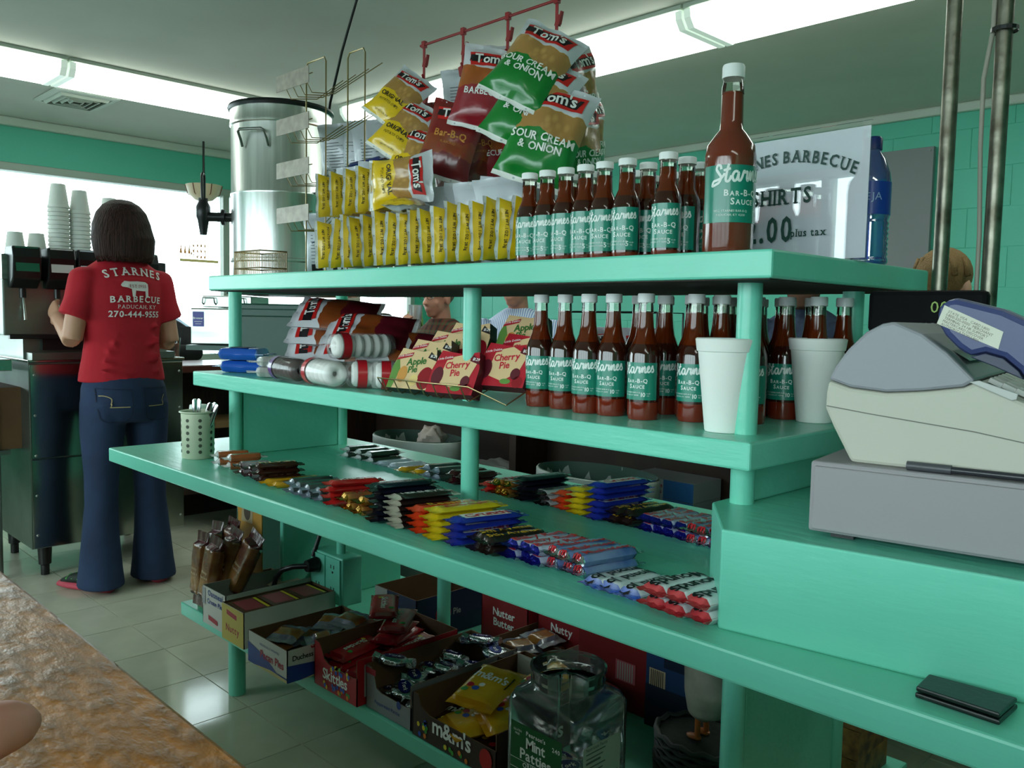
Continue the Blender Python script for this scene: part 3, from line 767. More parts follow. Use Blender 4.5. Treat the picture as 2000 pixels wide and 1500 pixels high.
# ---------------------------------------------------------------- gilt wire rack at the left end
WIRE = mat('gilt_wire', '#a39066', .3, .9); PLATE = mat('price_plate', '#a8a093', .45, .3, var=(40, '#8f867a', 1))
gx0, gx1 = -2.155, -2.055
wr = thing('wire_rack', 'tall gilt wire rack with blank price plates at the left end of the top shelf', 'rack', (-2.1, 1.30, ZT))
def loop(m, x0, x1, y, z1, r=.0022):
    m.tube([(x0, y, 0), (x0, y, z1-.012), (x0+.008, y, z1), (x1-.008, y, z1), (x1, y, z1-.012), (x1, y, 0)], r, 6)
f = MB(); loop(f, -.055, .045, 0, .590); f.build('frame', WIRE, wr, 60)
f = MB(); loop(f, .150, .228, .0, .576); f.build('frame', WIRE, wr, 60)
for zz in (.505, .385, .265, .14):
    s_ = MB()
    for q in range(4):
        o_ = .018*q
        s_.tube([(-.10+2*o_, -.045, zz+.03), (-.085+2*o_, -.03, zz-.012), (-.03+o_*1.6, .02, zz-.012), (.06+.06*q if zz > .3 else .0+.03*q, .045, zz+.028+.004*q)], .0014, 5)
    s_.tube([(-.12, -.045, zz+.032), (.05, -.045, zz+.032)], .0014, 5)
    sh = s_.build('wire_shelf', WIRE, wr, 60)
    MB().box((-.045, -.05, zz+.03), (.17, .002, .044)).build('price_plate', PLATE, sh)
WIRE2 = mat('dull_brass_wire', '#6e5c3a', .4, .8)
bk_ = thing('wire_basket', 'small gilt wire basket at the foot of the tall wire rack', 'basket', (-2.27, 1.22, ZT))
b_ = MB()
for zz in (.001, .02, .068): b_.tube([(-.085, -.035, zz+.002), (.06, -.035, zz+.002), (.06, .05, zz+.002), (-.085, .05, zz+.002)], .0022, 5, closed=True)
b_.build('rim', WIRE2, bk_, 60)
b_ = MB()
for q in range(19):
    x = -.085+.145*q/18
    b_.tube([(x, .05, .07), (x, .05, .002), (x, -.035, .002), (x, -.035, .07)], .0016, 4)
g_ = b_.build('wires', WIRE2, bk_, 60)
# packets on the rack's shelves
PKB = mat('dark_blue_wrapper', '#23306e', .3, coat=.4, bump=(30, .4, .003)); PKG = mat('dark_green_wrapper', '#0f4a36', .3, coat=.4, bump=(30, .4, .003)); PKN = mat('brown_wrapper', '#4a3222', .35, coat=.3, bump=(30, .4, .003))
def pouch(name, w, l, h, mats, seed, prints=(), crimp=.012, n=(8, 14)):
    """flat bar or pouch lying along +Y; front end at y=0"""
    mb = MB()
    def top(u, v, sg):
        x = (u-.5)*w; y = v*l; c = crimp/l
        e = 1.0 if c < v < 1-c else 0.0
        q = max(0.0, 1-abs(2*u-1)**5)**.4
        r = 1.0
        if v < c*2: r = (v-c)/c if v > c else 0
        if v > 1-c*2: r = (1-c-v)/c if v < 1-c else 0
        r = max(0, r)
        zz = h/2+sg*(h/2*q*(.62+.38*min(1, r*2.2)) if r > 0 else .0006)
        zz += .07*h*noise.noise(Vector((u*4+seed, v*9, sg+seed*3)))*(1 if r > 0 else .9)
        if r == 0: zz += .0012*sin(u*14+seed)
        return (x*(1.0 if r > .2 else 1.03), y, max(zz, .0003 if sg < 0 else .001))
    vs = sorted(set([0, crimp/l*.99, crimp/l*1.35, crimp/l*1.9, 1-crimp/l*1.9, 1-crimp/l*1.35, 1-crimp/l*.99, 1]+[.2, .35, .5, .65, .8]))
    nv = len(vs)-1; nu = n[0]
    for sg in (1, -1):
        P = [top(i/nu, v, sg) for v in vs for i in range(nu+1)]
        uvs = [(i/nu, v) for v in vs for i in range(nu+1)]
        k = nu+1
        fs = [((j*k+i, j*k+i+1, (j+1)*k+i+1, (j+1)*k+i) if sg > 0 else (j*k+i, (j+1)*k+i, (j+1)*k+i+1, j*k+i+1)) for j in range(nv) for i in range(nu)]
        ms = [(1 if (vs[j+1] <= crimp/l*1.4 or vs[j] >= 1-crimp/l*1.4) else 0) for j in range(nv) for i in range(nu)]
        mb.add(P, fs, ms, None, uvs)
    # sides
    k = nu+1; half = k*(nv+1)
    for j in range(nv):
        mb.f.append([j*k, (j+1)*k, half+(j+1)*k, half+j*k]); mb.m.append(mb.m[j*nu])
        mb.f.append([j*k+nu, half+j*k+nu, half+(j+1)*k+nu, (j+1)*k+nu]); mb.m.append(mb.m[j*nu])
    for t2, mi in prints:
        put(mb, t2, lambda x, y: tuple(Vector(top(min(max(x/w+.5, .02), .98), min(max(y/l, 0), 1), 1))+Vector((0, 0, .0009))), mi)
    return mb.mesh(name, mats, 50)
pk = [pouch('candy_packet', .05, .12, .018, [m_, m_], 3+i, n=(6, 8)) for i, m_ in enumerate((PKB, PKG, PKN))]
for i, (u, v, k) in enumerate([(680, 335, 0), (615, 385, 1), (660, 345, 0), (610, 480, 0)]):
    p = ony(u, v, 1.34)
    o = bpy.data.objects.new('candy_packet', pk[k]); COL.objects.link(o)
    o.matrix_world = Matrix.Translation(p) @ Matrix.Rotation(radians(-60+10*i), 4, 'Z') @ Matrix.Rotation(radians(10), 4, 'X')
    tag(o, ['blue candy packet above the yellow bags beside the right wire upright', 'dark green packet under the third price plate of the wire rack', 'blue packet leaning beside the wire upright, left of the other', 'blue packet low in the wire rack above the basket', 'brown packet high in the wire rack beside the urn', 'brown packet in the middle of the wire rack'][i], 'candy', None)
# ---------------------------------------------------------------- acrylic sign, water bottle, clear tray
sg = thing('sign_holder', 'clear acrylic stand holding a white price sign for T-shirts', 'sign', (-.758, 1.415, ZT), radians(-3))
MB().bb(-.155, .155, -.0015, .0015, 0, .226).build('acrylic_sheet', clear('acrylic', '#ffffff', .05, .01), sg)
MB().bb(-.142, .142, -.001, .04, 0, .002).build('foot', clear('acrylic', '#ffffff'), sg)
pp = MB().bb(-.152, .152, .002, .003, .004, .218)
pf = plane_fn((0, .0, .0), (1, 0, 0), (0, 0, 1), 0)
SF = lambda x, y: (x, -.0017, y)
put(pp, shift(text2d('STARNES BARBECUE', .0195, True, True, arc=.11, track=.05, squeeze=.84), 0, .140), SF, 1)
put(pp, shift(text2d('T-SHIRTS', .026, True, True, track=.05, squeeze=.85), -.025, .103), SF, 1)
put(pp, shift(text2d('$12.00', .042, True, True, track=.05, squeeze=.72), -.048, .038), SF, 1)
put(pp, shift(text2d('plus tax', .0125, True, True, track=.05, squeeze=.9), .050, .045), SF, 1)
pp.build('paper', [mat('sign_paper', '#d7dbe0', .5), GREENP], sg)
wb = thing('water_bottle', 'blue plastic water bottle standing behind the T-shirt sign', 'bottle', (-.665, 1.56, ZT))
BLUE = clear('blue_pet_plastic', '#2f77d8', .5, .06, '#1c56c8', .35)
pr = [(.028, 0), (.033, .006)]
for q in range(8): pr += [(.033, .012+.009*q), (.0305, .0165+.009*q)]
pr += [(.033, .088), (.033, .15), (.031, .165), (.022, .19), (.0135, .203), (.0135, .209)]
MB().lathe(pr, 28).build('body', BLUE, wb, 60)
MB().lathe([(.0336, .09), (.0336, .148)], 28, 0, cap=False).build('label', mat('blue_water_label', '#173a9e', .3), wb, 60)
MB().lathe([(.015, .207), (.015, .226), (.012, .23)], 20).build('cap', mat('dark_blue_cap', '#14225c', .4), wb, 40)
lb = MB(); put(lb, text2d("DEJA", .013, False), lambda x, y: (.034*sin(x/.034), -.034*cos(x/.034), .115+y), 0)
lb.build('lettering', mat('pale_blue_print', '#9fb6dd', .4), wb, rz=radians(20))
tr = thing('display_box', 'clear plastic display box behind the small sauce bottles', 'box', (-1.0, 1.56, ZT))
t_ = MB()
t_.bb(-.09, .09, -.06, .06, 0, .003); t_.bb(-.09, -.088, -.06, .06, 0, .19); t_.bb(.088, .09, -.06, .06, 0, .19); t_.bb(-.09, .09, .058, .06, 0, .19); t_.bb(-.09, .09, -.06, -.058, 0, .19)
t_.build('box_body', clear('acrylic'), tr)
t_ = MB().bb(-.094, .094, -.064, .064, .19, .194); t_.build('lid', clear('milky_lid', '#e8ece8', .1, .1, '#d8ddda', .5), tr)
lf = MB(); put(lf, text2d('Nutrition Facts', .008, False), lambda x, y: (x, -.0645, .178+y), 0); lf.build('lettering', BLKP, tr)
# ================================================================ middle shelf
def xat(u, y, z):
    a = ray(u, 0); b = ray(u, 1500); n = a.cross(b)      # plane through the lens and this picture column
    return (n.dot(EYE)-n.y*y-n.z*z)/n.x
# blue cookie packs
BLUEP = mat('blue_wrapper', '#1f56b4', .25, coat=.5, bump=(25, .5, .004)); BROWNP = mat('brown_cookie', '#3c2415', .6)
pb = pouch('cookie_pack', .085, .17, .036, [BLUEP, mat('clear_crimp_blue', '#6c93c9', .2, coat=.5, bump=(40, .6, .004))], 5, n=(10, 14), crimp=.02)
for i, (u, v, z, yw) in enumerate([(405, 728, ZM, -62), (395, 690, ZM+.038, -66)]):
    p = onz(u, 715, ZM)
    t = thing('cookie_pack', ['blue wrapped cookie pack at the left end of the middle shelf, lower one', 'blue wrapped cookie pack lying on top of the other one'][i], 'snack', (-2.46+.01*i, 1.185-.008*i, z), radians(yw+10), 'blue cookie packs')
    inst('wrapper', pb, t)
    MB().bb(-.03, .03, .05, .11, .0375, .0385).build('sticker', mat('dark_sticker', '#1b2440', .4), t)
# white wrapped packs
WP = mat('white_wrapper', '#dcdcd8', .3, coat=.4, bump=(30, .5, .004)); WPT = mat('grey_brown_wrapper', '#4b3a37', .3, coat=.4)
pw = pouch('white_pack', .06, .14, .028, [mat('pale_wrapper', '#c3c1bd', .3, coat=.4, bump=(30, .4, .003)), WP], 8, prints=[(rect2d(.055, .1, -.02, .02), 2)] and [], n=(8, 12), crimp=.025)
for i in range(2):
    o = inst('snack_pack', pw, None, (-2.20+.012*i, 1.14, ZM+.001+.029*i), (0, 0, radians(-25+8*i)))
    tag(o, ['white wrapped snack pack beside the blue packs, lower of two', 'white wrapped snack pack beside the blue packs, upper of two'][i], 'snack', 'white wrapped snack packs')
# doughnut packs
DONW = mat('powdered_doughnut', '#ecebe6', .9, bump=(80, .5, .003)); DONB = mat('chocolate_doughnut', '#3d2018', .4, coat=.3)
def tor(R, r, m): 
    return MB().lathe([(R+r*cos(2*pi*i/10), r*sin(2*pi*i/10)) for i in range(11)], 20, 0, cap=False).mesh('doughnut', [m], 180)
dw, db = tor(.0185, .0125, DONW), tor(.0175, .012, DONB)
FILM2 = clear('doughnut_film', '#ffffff', .0, .16, '#ffffff', .05, fk=.45)
def sleeve(L, R, band, nm='film'):
    m = MB(); prof = [(.012, -.014), (.03, -.006), (R, .004), (R+.001, L*.5), (R, L-.004), (.03, L+.006), (.012, L+.014)]
    m.lathe(prof, 18, 0, None, cap=False)
    for q in range(len(m.v)):
        x, y, z = m.v[q]; n_ = noise.noise(Vector((x*80, y*80, z*60)))*.0022
        rr = math.hypot(x, y) or 1; m.v[q] = (x+x/rr*n_, y+y/rr*n_, z)
    a = m.mesh(nm, [FILM2], 60)
    b = MB().lathe([(R+.0022, L*.10), (R+.0022, L*.10+.022)], 18, 0, cap=False).mesh('band', [band], 60)
    return a, b
sl_r = sleeve(.155, .0325, mat('red_band', '#b91e28', .3, coat=.4)); sl_p = sleeve(.15, .031, mat('purple_band', '#5a2a78', .3, coat=.4))
def donuts(loc, yaw, kind, lab):
    M = Matrix.Translation(loc) @ Matrix.Rotation(radians(yaw), 4, 'Z') @ Matrix.Rotation(radians(90), 4, 'Y')
    t = bpy.data.objects.new('doughnut_pack', None); COL.objects.link(t); t.matrix_world = M
    tag(t, lab, 'doughnuts', 'doughnut packs on the middle shelf')
    d, sl = (dw, sl_r) if kind == 'w' else (db, sl_p)
    for q in range(6): inst('doughnut', d, t, (0, 0, .014+.0252*q))
    inst('film', sl[0], t); inst('band', sl[1], t)
donuts((-2.075, 1.165, ZM+.034), -8, 'b', 'chocolate doughnut pack with purple band, at the front of the middle shelf')
donuts((-1.905, 1.163, ZM+.035), -8, 'w', 'powdered doughnut pack with red band at the front of the middle shelf')
donuts((-1.745, 1.175, ZM+.035), 60, 'w', 'powdered doughnut pack end-on, right of the red-banded one')
donuts((-1.68, 1.20, ZM+.035), 55, 'w', 'powdered doughnut pack half hidden beside the pie rack')
donuts((-1.86, 1.20, ZM+.098), 80, 'w', 'powdered doughnut pack lying on top of the others under the red bags')
# pile of large dark red bags, white ends out
BRL = bag_mat('large_red_bag_print', '#d4d3d8', '#8b3a1a', '#5f1320', h1=.40, h2=.64)
for q, sd in enumerate((51, 55)):
    w0, h0 = .17, .24
    lp = [(1, P2(quad2d([(-.066, -.02), (.066, -.026), (.07, .020), (-.066, .026)]), w0, h0, 0, .80, .1), 4), (1, P2(quad2d([(-.07, -.006), (.06, -.016), (.066, .012), (-.066, .018)]), w0, h0, 0, .79, .1), 6), (1, P2(text2d("Tom's", .026, True, track=.02), w0, h0, 0, .745, .1), 2)]
    BAGS['L', q] = bag_mesh('snack_bag', w0, h0, .048, sd, BRL, BK, lp+backtext(w0, h0))
pile = [(-2.23, 1.36, .03, -60, 'bottom left'), (-2.10, 1.34, .03, -75, 'bottom middle'), (-1.90, 1.38, .03, -62, 'bottom right'), (-2.20, 1.34, .075, -50, 'second layer left'), (-2.02, 1.33, .082, -72, 'second layer middle'), (-1.86, 1.36, .085, -68, 'second layer right'), (-2.14, 1.31, .125, -62, 'third layer left'), (-1.95, 1.31, .130, -74, 'third layer right'), (-2.10, 1.30, .172, -70, 'topmost')]
for i, (x, y, z, yw, w_) in enumerate(pile):
    o = bpy.data.objects.new('snack_bag', BAGS['L', i % 2]); COL.objects.link(o)
    # top end to the viewer's left front
    o.matrix_world = Matrix.Translation((x+.03, y+.06, ZM+z+.004)) @ Matrix.Rotation(radians(yw*.5+167), 4, 'Z') @ Matrix.Rotation(radians(-86), 4, 'X') @ Matrix.Rotation(radians(-30), 4, 'Z') @ Matrix.Translation((0, 0, -.11))
    tag(o, 'dark red snack bag with white ends, %s of the pile' % w_, 'snack bag', 'dark red snack bags piled on the middle shelf')
# pies
PCR = mat('pie_box_cream', '#d9b98a', .4); PGR = mat('pie_box_green', '#5f8a3c', .4); PRD = mat('pie_box_red', '#b01c2c', .35); PDR = mat('pie_box_dark_red', '#5a1220', .4); PAP = mat('apple_red', '#8e1420', .3); PBL = mat('pie_box_black', '#26201c', .4); TGR = mat('pie_lettering_green', '#2f6b2a', .4); TRD = mat('pie_lettering_red', '#c22036', .4); PPIE = mat('pie_crust', '#c98b3c', .5)
def pie_box(kind):
    w, h, d = .128, .098, .03
    ol = [(-w/2, 0), (w/2, 0), (w/2, h*.62), (w*.40, h), (w*.10, h*.93), (-w*.40, h), (-w/2, h*.55)]
    T = Matrix(((1, 0, 0, 0), (0, 0, 1, 0), (0, 1, 0, 0), (0, 0, 0, 1)))
    m = MB(); m.prism(ol, 0, d, [6 if kind == 'c' else 4, 0 if kind == 'a' else 2]+[6]*7, T)
    m.m[0] = 0 if kind == 'a' else 2   # front sheet
    F = lambda off: (lambda x, y: (x, -off, y))
    if kind == 'a':
        put(m, poly2d([(-w/2, 0), (-w*.38, 0), (-w*.30, h*.45), (-w*.42, h*.8), (-w/2, h*.55)]), F(.0004), 1)
        put(m, ell2d(w*.33, h*.28, .022, .027), F(.0006), 3)
        put(m, ell2d(-w*.22, h*.35, .014, .020), F(.0006), 8)
        put(m, ell2d(w*.08, h*.22, .013, .014), F(.0007), 9)
        put(m, shift(text2d('Apple', .0165, True, track=.03), .004, h*.60, .12), F(.001), 5)
        put(m, shift(text2d('Pie', .0155, True, track=.03), .0, h*.40, .12), F(.001), 5)
    else:
        put(m, poly2d([(-w*.30, h*.25), (w*.05, h*.12), (w*.33, h*.35), (w*.42, h*.72), (w*.1, h*.92), (-w*.22, h*.82)]), F(.0004), 0)
        put(m, ell2d(-w*.34, h*.38, .016, .022), F(.0006), 4); put(m, ell2d(w*.28, h*.3, .012, .013), F(.0006), 4); put(m, ell2d(w*.36, h*.12, .013, .013), F(.0006), 3)
        put(m, ell2d(w*.12, h*.12, .014, .006), F(.0007), 1)
        put(m, shift(text2d('Cherry', .0150, True, track=.03), .004, h*.60, .12), F(.001), 7)
        put(m, shift(text2d('Pie', .0150, True, track=.03), .004, h*.41, .12), F(.001), 7)
    put(m, poly2d([(-w*.42, h*.80), (-w*.10, h*.90), (-w*.12, h*.80), (-w*.46, h*.69)]), F(.0012), 2)
    put(m, shift(text2d('Little Debbie', .0052, False), -w*.27, h*.79, .18), F(.0016), 10)
    put(m, poly2d([(w*.30, h*.93), (w*.44, h*.80), (w*.49, h*.70), (w*.26, h*.78)]), F(.0012), 6)
    put(m, shift(text2d('$1.29', .006, True), w*.385, h*.79, -.1), F(.0016), 10)
    return m.mesh('pie_box', [PCR, PGR, PRD, PAP, PDR, TGR, PBL if kind == 'a' else PDR, TRD, PPIE, mat('apple_slice', '#e0c27a', .5), WHITE])
pa, pc = pie_box('a'), pie_box('c')
pies = [('a', 830, 752, 0), ('a', 0, 0, 1), ('a', 0, 0, 2), ('a', 0, 0, 3), ('c', 0, 0, 0), ('c', 0, 0, 1), ('c', 0, 0, 2), ('a', 0, 0, 4)]
cnt = {'a': 0, 'c': 0}
lay = [('a', -1.515, 0, 'front left apple pie box in the wire tray'), ('c', -1.375, 0, 'front cherry pie box in the wire tray'), ('a', -1.525, 1, 'second apple pie box from the front'), ('a', -1.515, 2, 'third apple pie box from the front'), ('c', -1.276, 1, 'second cherry pie box from the front'), ('a', -1.505, 3, 'fourth apple pie box from the front'), ('c', -1.272, 2, 'rear cherry pie box beside the sauce bottles'), ('a', -1.375, 4, 'rearmost apple pie box at the top of the tray')]
for kd, x, r_, lab in lay:
    o = bpy.data.objects.new('pie_box', pa if kd == 'a' else pc); COL.objects.link(o)
    o.matrix_world = Matrix.Translation((x, 1.168+.050*r_, ZM+.016+.020*r_)) @ Matrix.Rotation(radians(9), 4, 'Z') @ Matrix.Rotation(radians(-26), 4, 'X')
    tag(o, lab, 'pie', 'pie boxes in the wire tray')
tr2 = thing('wire_tray', 'low gilt wire tray holding the fruit pie boxes on the middle shelf', 'rack', (-1.44, 1.15, ZM+.001))
w_ = MB(); w_.tube([(-.16, 0, .035), (.15, 0, .035), (.225, .035, .002), (.225, .26, .10), (-.17, .26, .10), (-.17, .03, .002)], .0016, 5, closed=True); w_.build('rim', WIRE, tr2, 60)
wm = MB().tube([(0, 0, .035), (.004, .012, .008), (.006, .02, .0035), (.008, .26, .10)], .0014, 5).mesh('wire', [WIRE], 60)
for q in range(7): inst('wire', wm, tr2, (-.145+.045*q, 0, 0))
# black wire rack with chip bags behind the pies
br = thing('wire_rack', 'black wire rack holding chip bags behind the pie boxes', 'rack', (-1.25, 1.60, ZM))
b_ = MB()
for x in (-.13, .13): b_.tube([(x, -.05, 0), (x, -.05, .195), (x, .05, .195), (x, .05, 0)], .0025, 5)
b_.tube([(-.13, -.05, .195), (.13, -.05, .195)], .0025, 5); b_.tube([(-.13, -.05, .06), (.13, -.05, .06)], .0025, 5)
b_.build('frame', BLK, br, 60)
for i in range(2):
    bag('r', i, (-1.29+.09*i, 1.60+.01*i, ZM+.005), radians(30), radians(-8), 0, ['chip bag in the black wire rack behind the pies, left one', 'chip bag in the black wire rack, right one'][i], None, .78)
# items that show between pies and drinkers
nd = thing('napkin_dispenser', 'small chrome napkin dispenser on the far bar behind the pies', 'dispenser', tuple(atd(872, 655, 4.3).xy)+(.9,), radians(40))
MB().bb(-.05, .05, -.06, .06, 0, .165).build('case', mat('chrome', '#d6d9da', .12, 1.0), nd, bevel=.01)
MB().bb(-.035, .035, -.061, -.058, .03, .14).build('napkins', WHITE, nd)
sb = thing('sauce_squeeze_bottle', 'orange squeeze bottle with pointed white cap on the far bar', 'bottle', tuple(atd(852, 660, 4.25).xy)+(.9,))
MB().lathe([(.028, 0), (.028, .10), (.026, .115)], 18).build('body', mat('orange_sauce', '#b8693a', .4), sb, 40)
MB().lathe([(.027, .115), (.02, .125), (.007, .13), (.003, .17)], 16).build('cap', CAPM, sb, 40)

# ================================================================ counter: utensils and the candy rows
uc = thing('utensil_caddy', 'pale green perforated plastic cylinder holding table knives at the left end', 'caddy', tuple(onz(387, 893, ZC2).xy)+(ZC2,))
CAD = mat('pale_green_plastic', '#c4cbb0', .45)
R_ = .0475; H_ = .137
m = MB().lathe([(R_*.93, 0), (R_*.96, .003), (R_, H_-.004), (R_+.006, H_), (R_+.005, H_+.003), (R_-.003, H_), (R_*.9, .006), (1e-5, .006)], 36)
m.build('cup', CAD, uc, 40)
hm = MB().lathe([(.0052, 0), (.0052, .0012), (.004, .0016), (1e-5, .0008)], 12).mesh('hole', [mat('hole_shade', '#4a4f42', .7)], 40)
for a in range(0, 360, 45):
    for q in range(6):
        z = .022+.0185*q; rr = R_*(.96+.04*z/H_)
        inst('hole', hm, uc, M=Matrix.Rotation(radians(a+28), 4, 'Z') @ Matrix.Translation((rr-.0006, 0, z)) @ Matrix.Rotation(radians(90), 4, 'Y'))
KN = mat('cutlery_steel', '#c9cbcd', .15, 1.0)
kn = MB(); kn.loft([((0, 0, 0), .004, .0015), ((0, 0, .06), .005, .002), ((0, 0, .12), .0075, .0025), ((0, 0, .15), .0075, .002), ((0, 0, .155), .004, .001)], 10)
km = kn.mesh('knife', [KN], 60)
cp = Vector(uc.location)
for i, (dx, dy, ax, ay, rz) in enumerate([(-.016, -.01, -.02, 0, 60), (-.008, .004, .02, .02, 30), (.016, .008, .28, .18, 40), (.02, .0, .33, .2, 70), (.022, .012, .38, .16, 20), (.018, -.008, .30, .12, 55)]):
    o = bpy.data.objects.new('table_knife', km); COL.objects.link(o)
    o.matrix_world = Matrix.Translation((cp.x+dx*.4, cp.y+dy*.4, ZC2+.02)) @ Matrix.Rotation(ax, 4, 'Y') @ Matrix.Rotation(-ay, 4, 'X') @ Matrix.Rotation(radians(rz), 4, 'Z')
    tag(o, ['steel knife upright in the caddy, left one', 'steel knife upright in the caddy, second one', 'steel knife leaning right in the caddy, first of four', 'steel knife leaning right in the caddy, second of four', 'steel knife leaning right in the caddy, third of four', 'steel knife leaning right in the caddy, fourth'][i], 'knife', 'knives in the caddy')
c8 = cup_mesh(.085, .036, .026, .01)
for i in range(7):
    q = onz(357, 880, ZC2)
    o = bpy.data.objects.new('foam_cup', c8); COL.objects.link(o)
    o.matrix_world = Matrix.Translation((q.x-.02, q.y+.06, ZC2+.085+.009*i)) @ Matrix.Rotation(pi, 4, 'X')
    tag(o, 'small white foam cup upside down in the stack behind the caddy, %s from below' % ordn[i], 'cup', 'small foam cup stack behind the caddy')
BK2 = mat('glossy_black', '#0e0f12', .12, coat=.5)
bl = MB()
for q in range(9): bl.lathe([(.034, .017*q), (.040, .017*q+.004), (.038, .017*q+.012), (.034, .017*q+.017)], 24)
o = bl.build('lid_stack', BK2, None, 30); o.location = (-2.51, 1.30, ZC2); tag(o, 'stack of glossy black plastic lids beside the left post', 'lids')
# candy wrappers
def W2(nm, c, c2=None, rough=.25, metal=0.0):
    return mat(nm, c, rough, metal, coat=.5, bump=(45, .5, .003), var=(18, c2, .9) if c2 else None)
FOIL = mat('silver_foil', '#d8dbe2', .18, 1.0, bump=(70, .9, .006)); FOILG = mat('gold_foil', '#c99a3c', .22, 1.0, bump=(70, .9, .006)); FOILB = mat('blue_foil', '#2a2fa8', .2, .8, bump=(70, .9, .006)); 
def bar_text(s_, size, L, flip, mi, bold=True, dx=0.0):
    t = text2d(s_, size, bold, track=.03); sgn = -1 if flip else 1
    return ([(-y*sgn+size/2*sgn+dx, L/2+x*sgn) for x, y in t[0]], t[1]), mi
KINDS = {}
def kind(nm, w, L, h, body, end, texts=(), extra=(), desc='', stripes=()):
    pr = []
    for (a, b, c, d, mi) in stripes: pr.append((rect2d(a, b, c, d), mi))
    for (s_, sz, flip, mi) in texts: pr.append(bar_text(s_, sz, L, flip, mi))
    KINDS[nm] = ([pouch('candy_bar', w, L, h, [body, end]+list(extra), 60+len(KINDS)*3+q, prints=pr, n=(6, 8), crimp=.014) for q in range(2)], w, L, h, desc)
PY = mat('yellow_letters', '#e2b32a', .4); PW = mat('white_letters', '#ecece8', .4); PR = mat('red_letters', '#c3202c', .4); PK = mat('black_letters', '#151316', .4); PC = mat('cream_letters', '#e2cfa0', .4); PBU = mat('blue_letters', '#2346b8', .35)
kind('zero', .034, .12, .02, W2('orange_brown_wrapper', '#8a4a2c', '#c0683a'), W2('white_wrap', '#e2e2dd', '#9aa0a8'), desc='brown bar with white ends')
kind('maroon', .036, .11, .018, W2('maroon_silver_wrapper', '#4a1c24', '#b7aeb2'), W2('maroon_wrap', '#431a20'), desc='maroon and silver bar')
kind('heath', .036, .135, .016, W2('dark_brown_wrapper', '#3a1c12'), W2('dark_brown_wrapper', '#3a1c12'), [('HEATH', .020, True, 2)], [PC], 'dark brown bar with cream letters')
kind('yel', .034, .17, .015, W2('golden_wrapper', '#e0a81c', '#c98a12'), W2('golden_wrapper', '#e0a81c'), [('Butterfinger', .012, True, 2)], [PK], 'golden yellow bar')
kind('grey', .034, .135, .017, W2('black_green_wrapper', '#1d2422', '#4a5450'), W2('silver_grey_wrap', '#6f7a88', '#b4bcc6'), desc='black bar with grey ends')
kind('kit', .036, .14, .014, W2('red_wrapper', '#c62420', '#a01818'), W2('red_wrapper', '#c62420'), [('KitKat', .016, False, 2)], [PW], 'red bar')
kind('twix', .036, .14, .02, W2('gold_wrapper', '#b98a3a', '#7a1f1c'), FOILG, [('TWIX', .016, False, 2)], [PR], 'gold foil bar with red letters')
kind('dark', .048, .155, .011, W2('navy_black_wrapper', '#14151f', '#1d2036'), W2('black_wrap', '#12131a'), [('SPECIAL DARK', .011, False, 2)], [mat('dim_gold_letters', '#7c6f58', .4)], 'thin black bar')
kind('brown', .048, .15, .011, W2('silver_brown_wrapper', '#2e1f1c'), W2('cream_wrap', '#c9c4b2', '#a8a08c'), [("HERSHEY'S", .014, False, 2)], [PW], 'thin brown bar with cream ends')
kind('reese', .045, .165, .014, W2('orange_wrapper', '#e0451c', '#c93a16'), W2('orange_wrapper', '#e0451c'), [("Reese's", .020, False, 2)], [PY, W2('choc_wrap', '#4a2416')], 'orange bar with yellow letters', [(-.021, .0, .02, .08, 3)])
kind('yel2', .045, .165, .012, W2('yellow_wrapper', '#dcc21f'), W2('yellow_wrapper', '#dcc21f'), [("Butterfinger", .013, False, 2)], [PR], 'yellow bar with red letters', [(-.012, .012, .04, .13, 2)][:0])
kind('crunch', .045, .165, .013, W2('royal_blue_wrapper', '#20309a'), W2('royal_blue_wrapper', '#20309a'), [("Crunch", .022, False, 2)], [PR, PW], 'royal blue bar with red letters', [(-.016, .016, .03, .13, 3)])
kind('henry', .036, .15, .018, W2('black_brown_wrapper', '#241714'), W2('black_brown_wrapper', '#241714'), [("5th Avenue", .016, False, 2)], [PY], 'dark brown bar with yellow letters')
kind('ruth', .036, .15, .018, W2('silver_blue_wrapper', '#8d93ae', '#c9cede'), FOILB, [("Baby Ruth", .018, False, 2)], [PR], 'silver bar with blue foil ends')
kind('musk', .038, .15, .02, W2('steel_blue_wrapper', '#45629e', '#8f9cc0'), FOIL, [("3 Musketeers", .016, False, 2)], [PR, PW], 'blue and silver bar with foil ends', [(-.010, .011, .03, .12, 3)][:0])
kind('almond', .044, .135, .02, W2('pale_blue_white_wrapper', '#d4d8dc'), W2('bright_blue_wrap', '#2a5fd0', '#e6e8ea'), [("Almond Joy", .019, True, 2)], [PK, W2('bright_blue_wrap2', '#2f63c8')], 'white and blue bar with black letters', [(.012, .021, .01, .125, 3)])
kind('mound', .044, .135, .02, W2('red_side_white_wrapper', '#d4d8da'), W2('crimson_wrap', '#b8222c', '#d8686a'), [("Mounds", .024, True, 2)], [PK, W2('crimson_wrap2', '#a81d28')], 'white and red bar with black letters', [(.012, .021, .005, .13, 3)])
kind('white', .036, .13, .016, W2('black_green_label', '#25252b', '#3d4a38'), W2('white_end', '#dfe0dc', '#8d95a8'), desc='black bar with white ends')
kind('silv', .034, .13, .016, W2('pale_silver_wrapper', '#a9b2c2', '#d0d6de'), W2('pale_silver_wrapper', '#a9b2c2'), desc='pale silver bar')
kind('mar2', .034, .13, .018, W2('deep_maroon_wrapper', '#431019', '#22090e'), W2('deep_maroon_wrapper', '#431019'), desc='deep maroon bar')
kind('hers', .046, .15, .012, W2('white_striped_wrapper', '#c9c9c9'), W2('dark_wrap', '#1c1818'), [("HERSHEY'S", .018, False, 2)], [PK], 'pale bar with black letters')
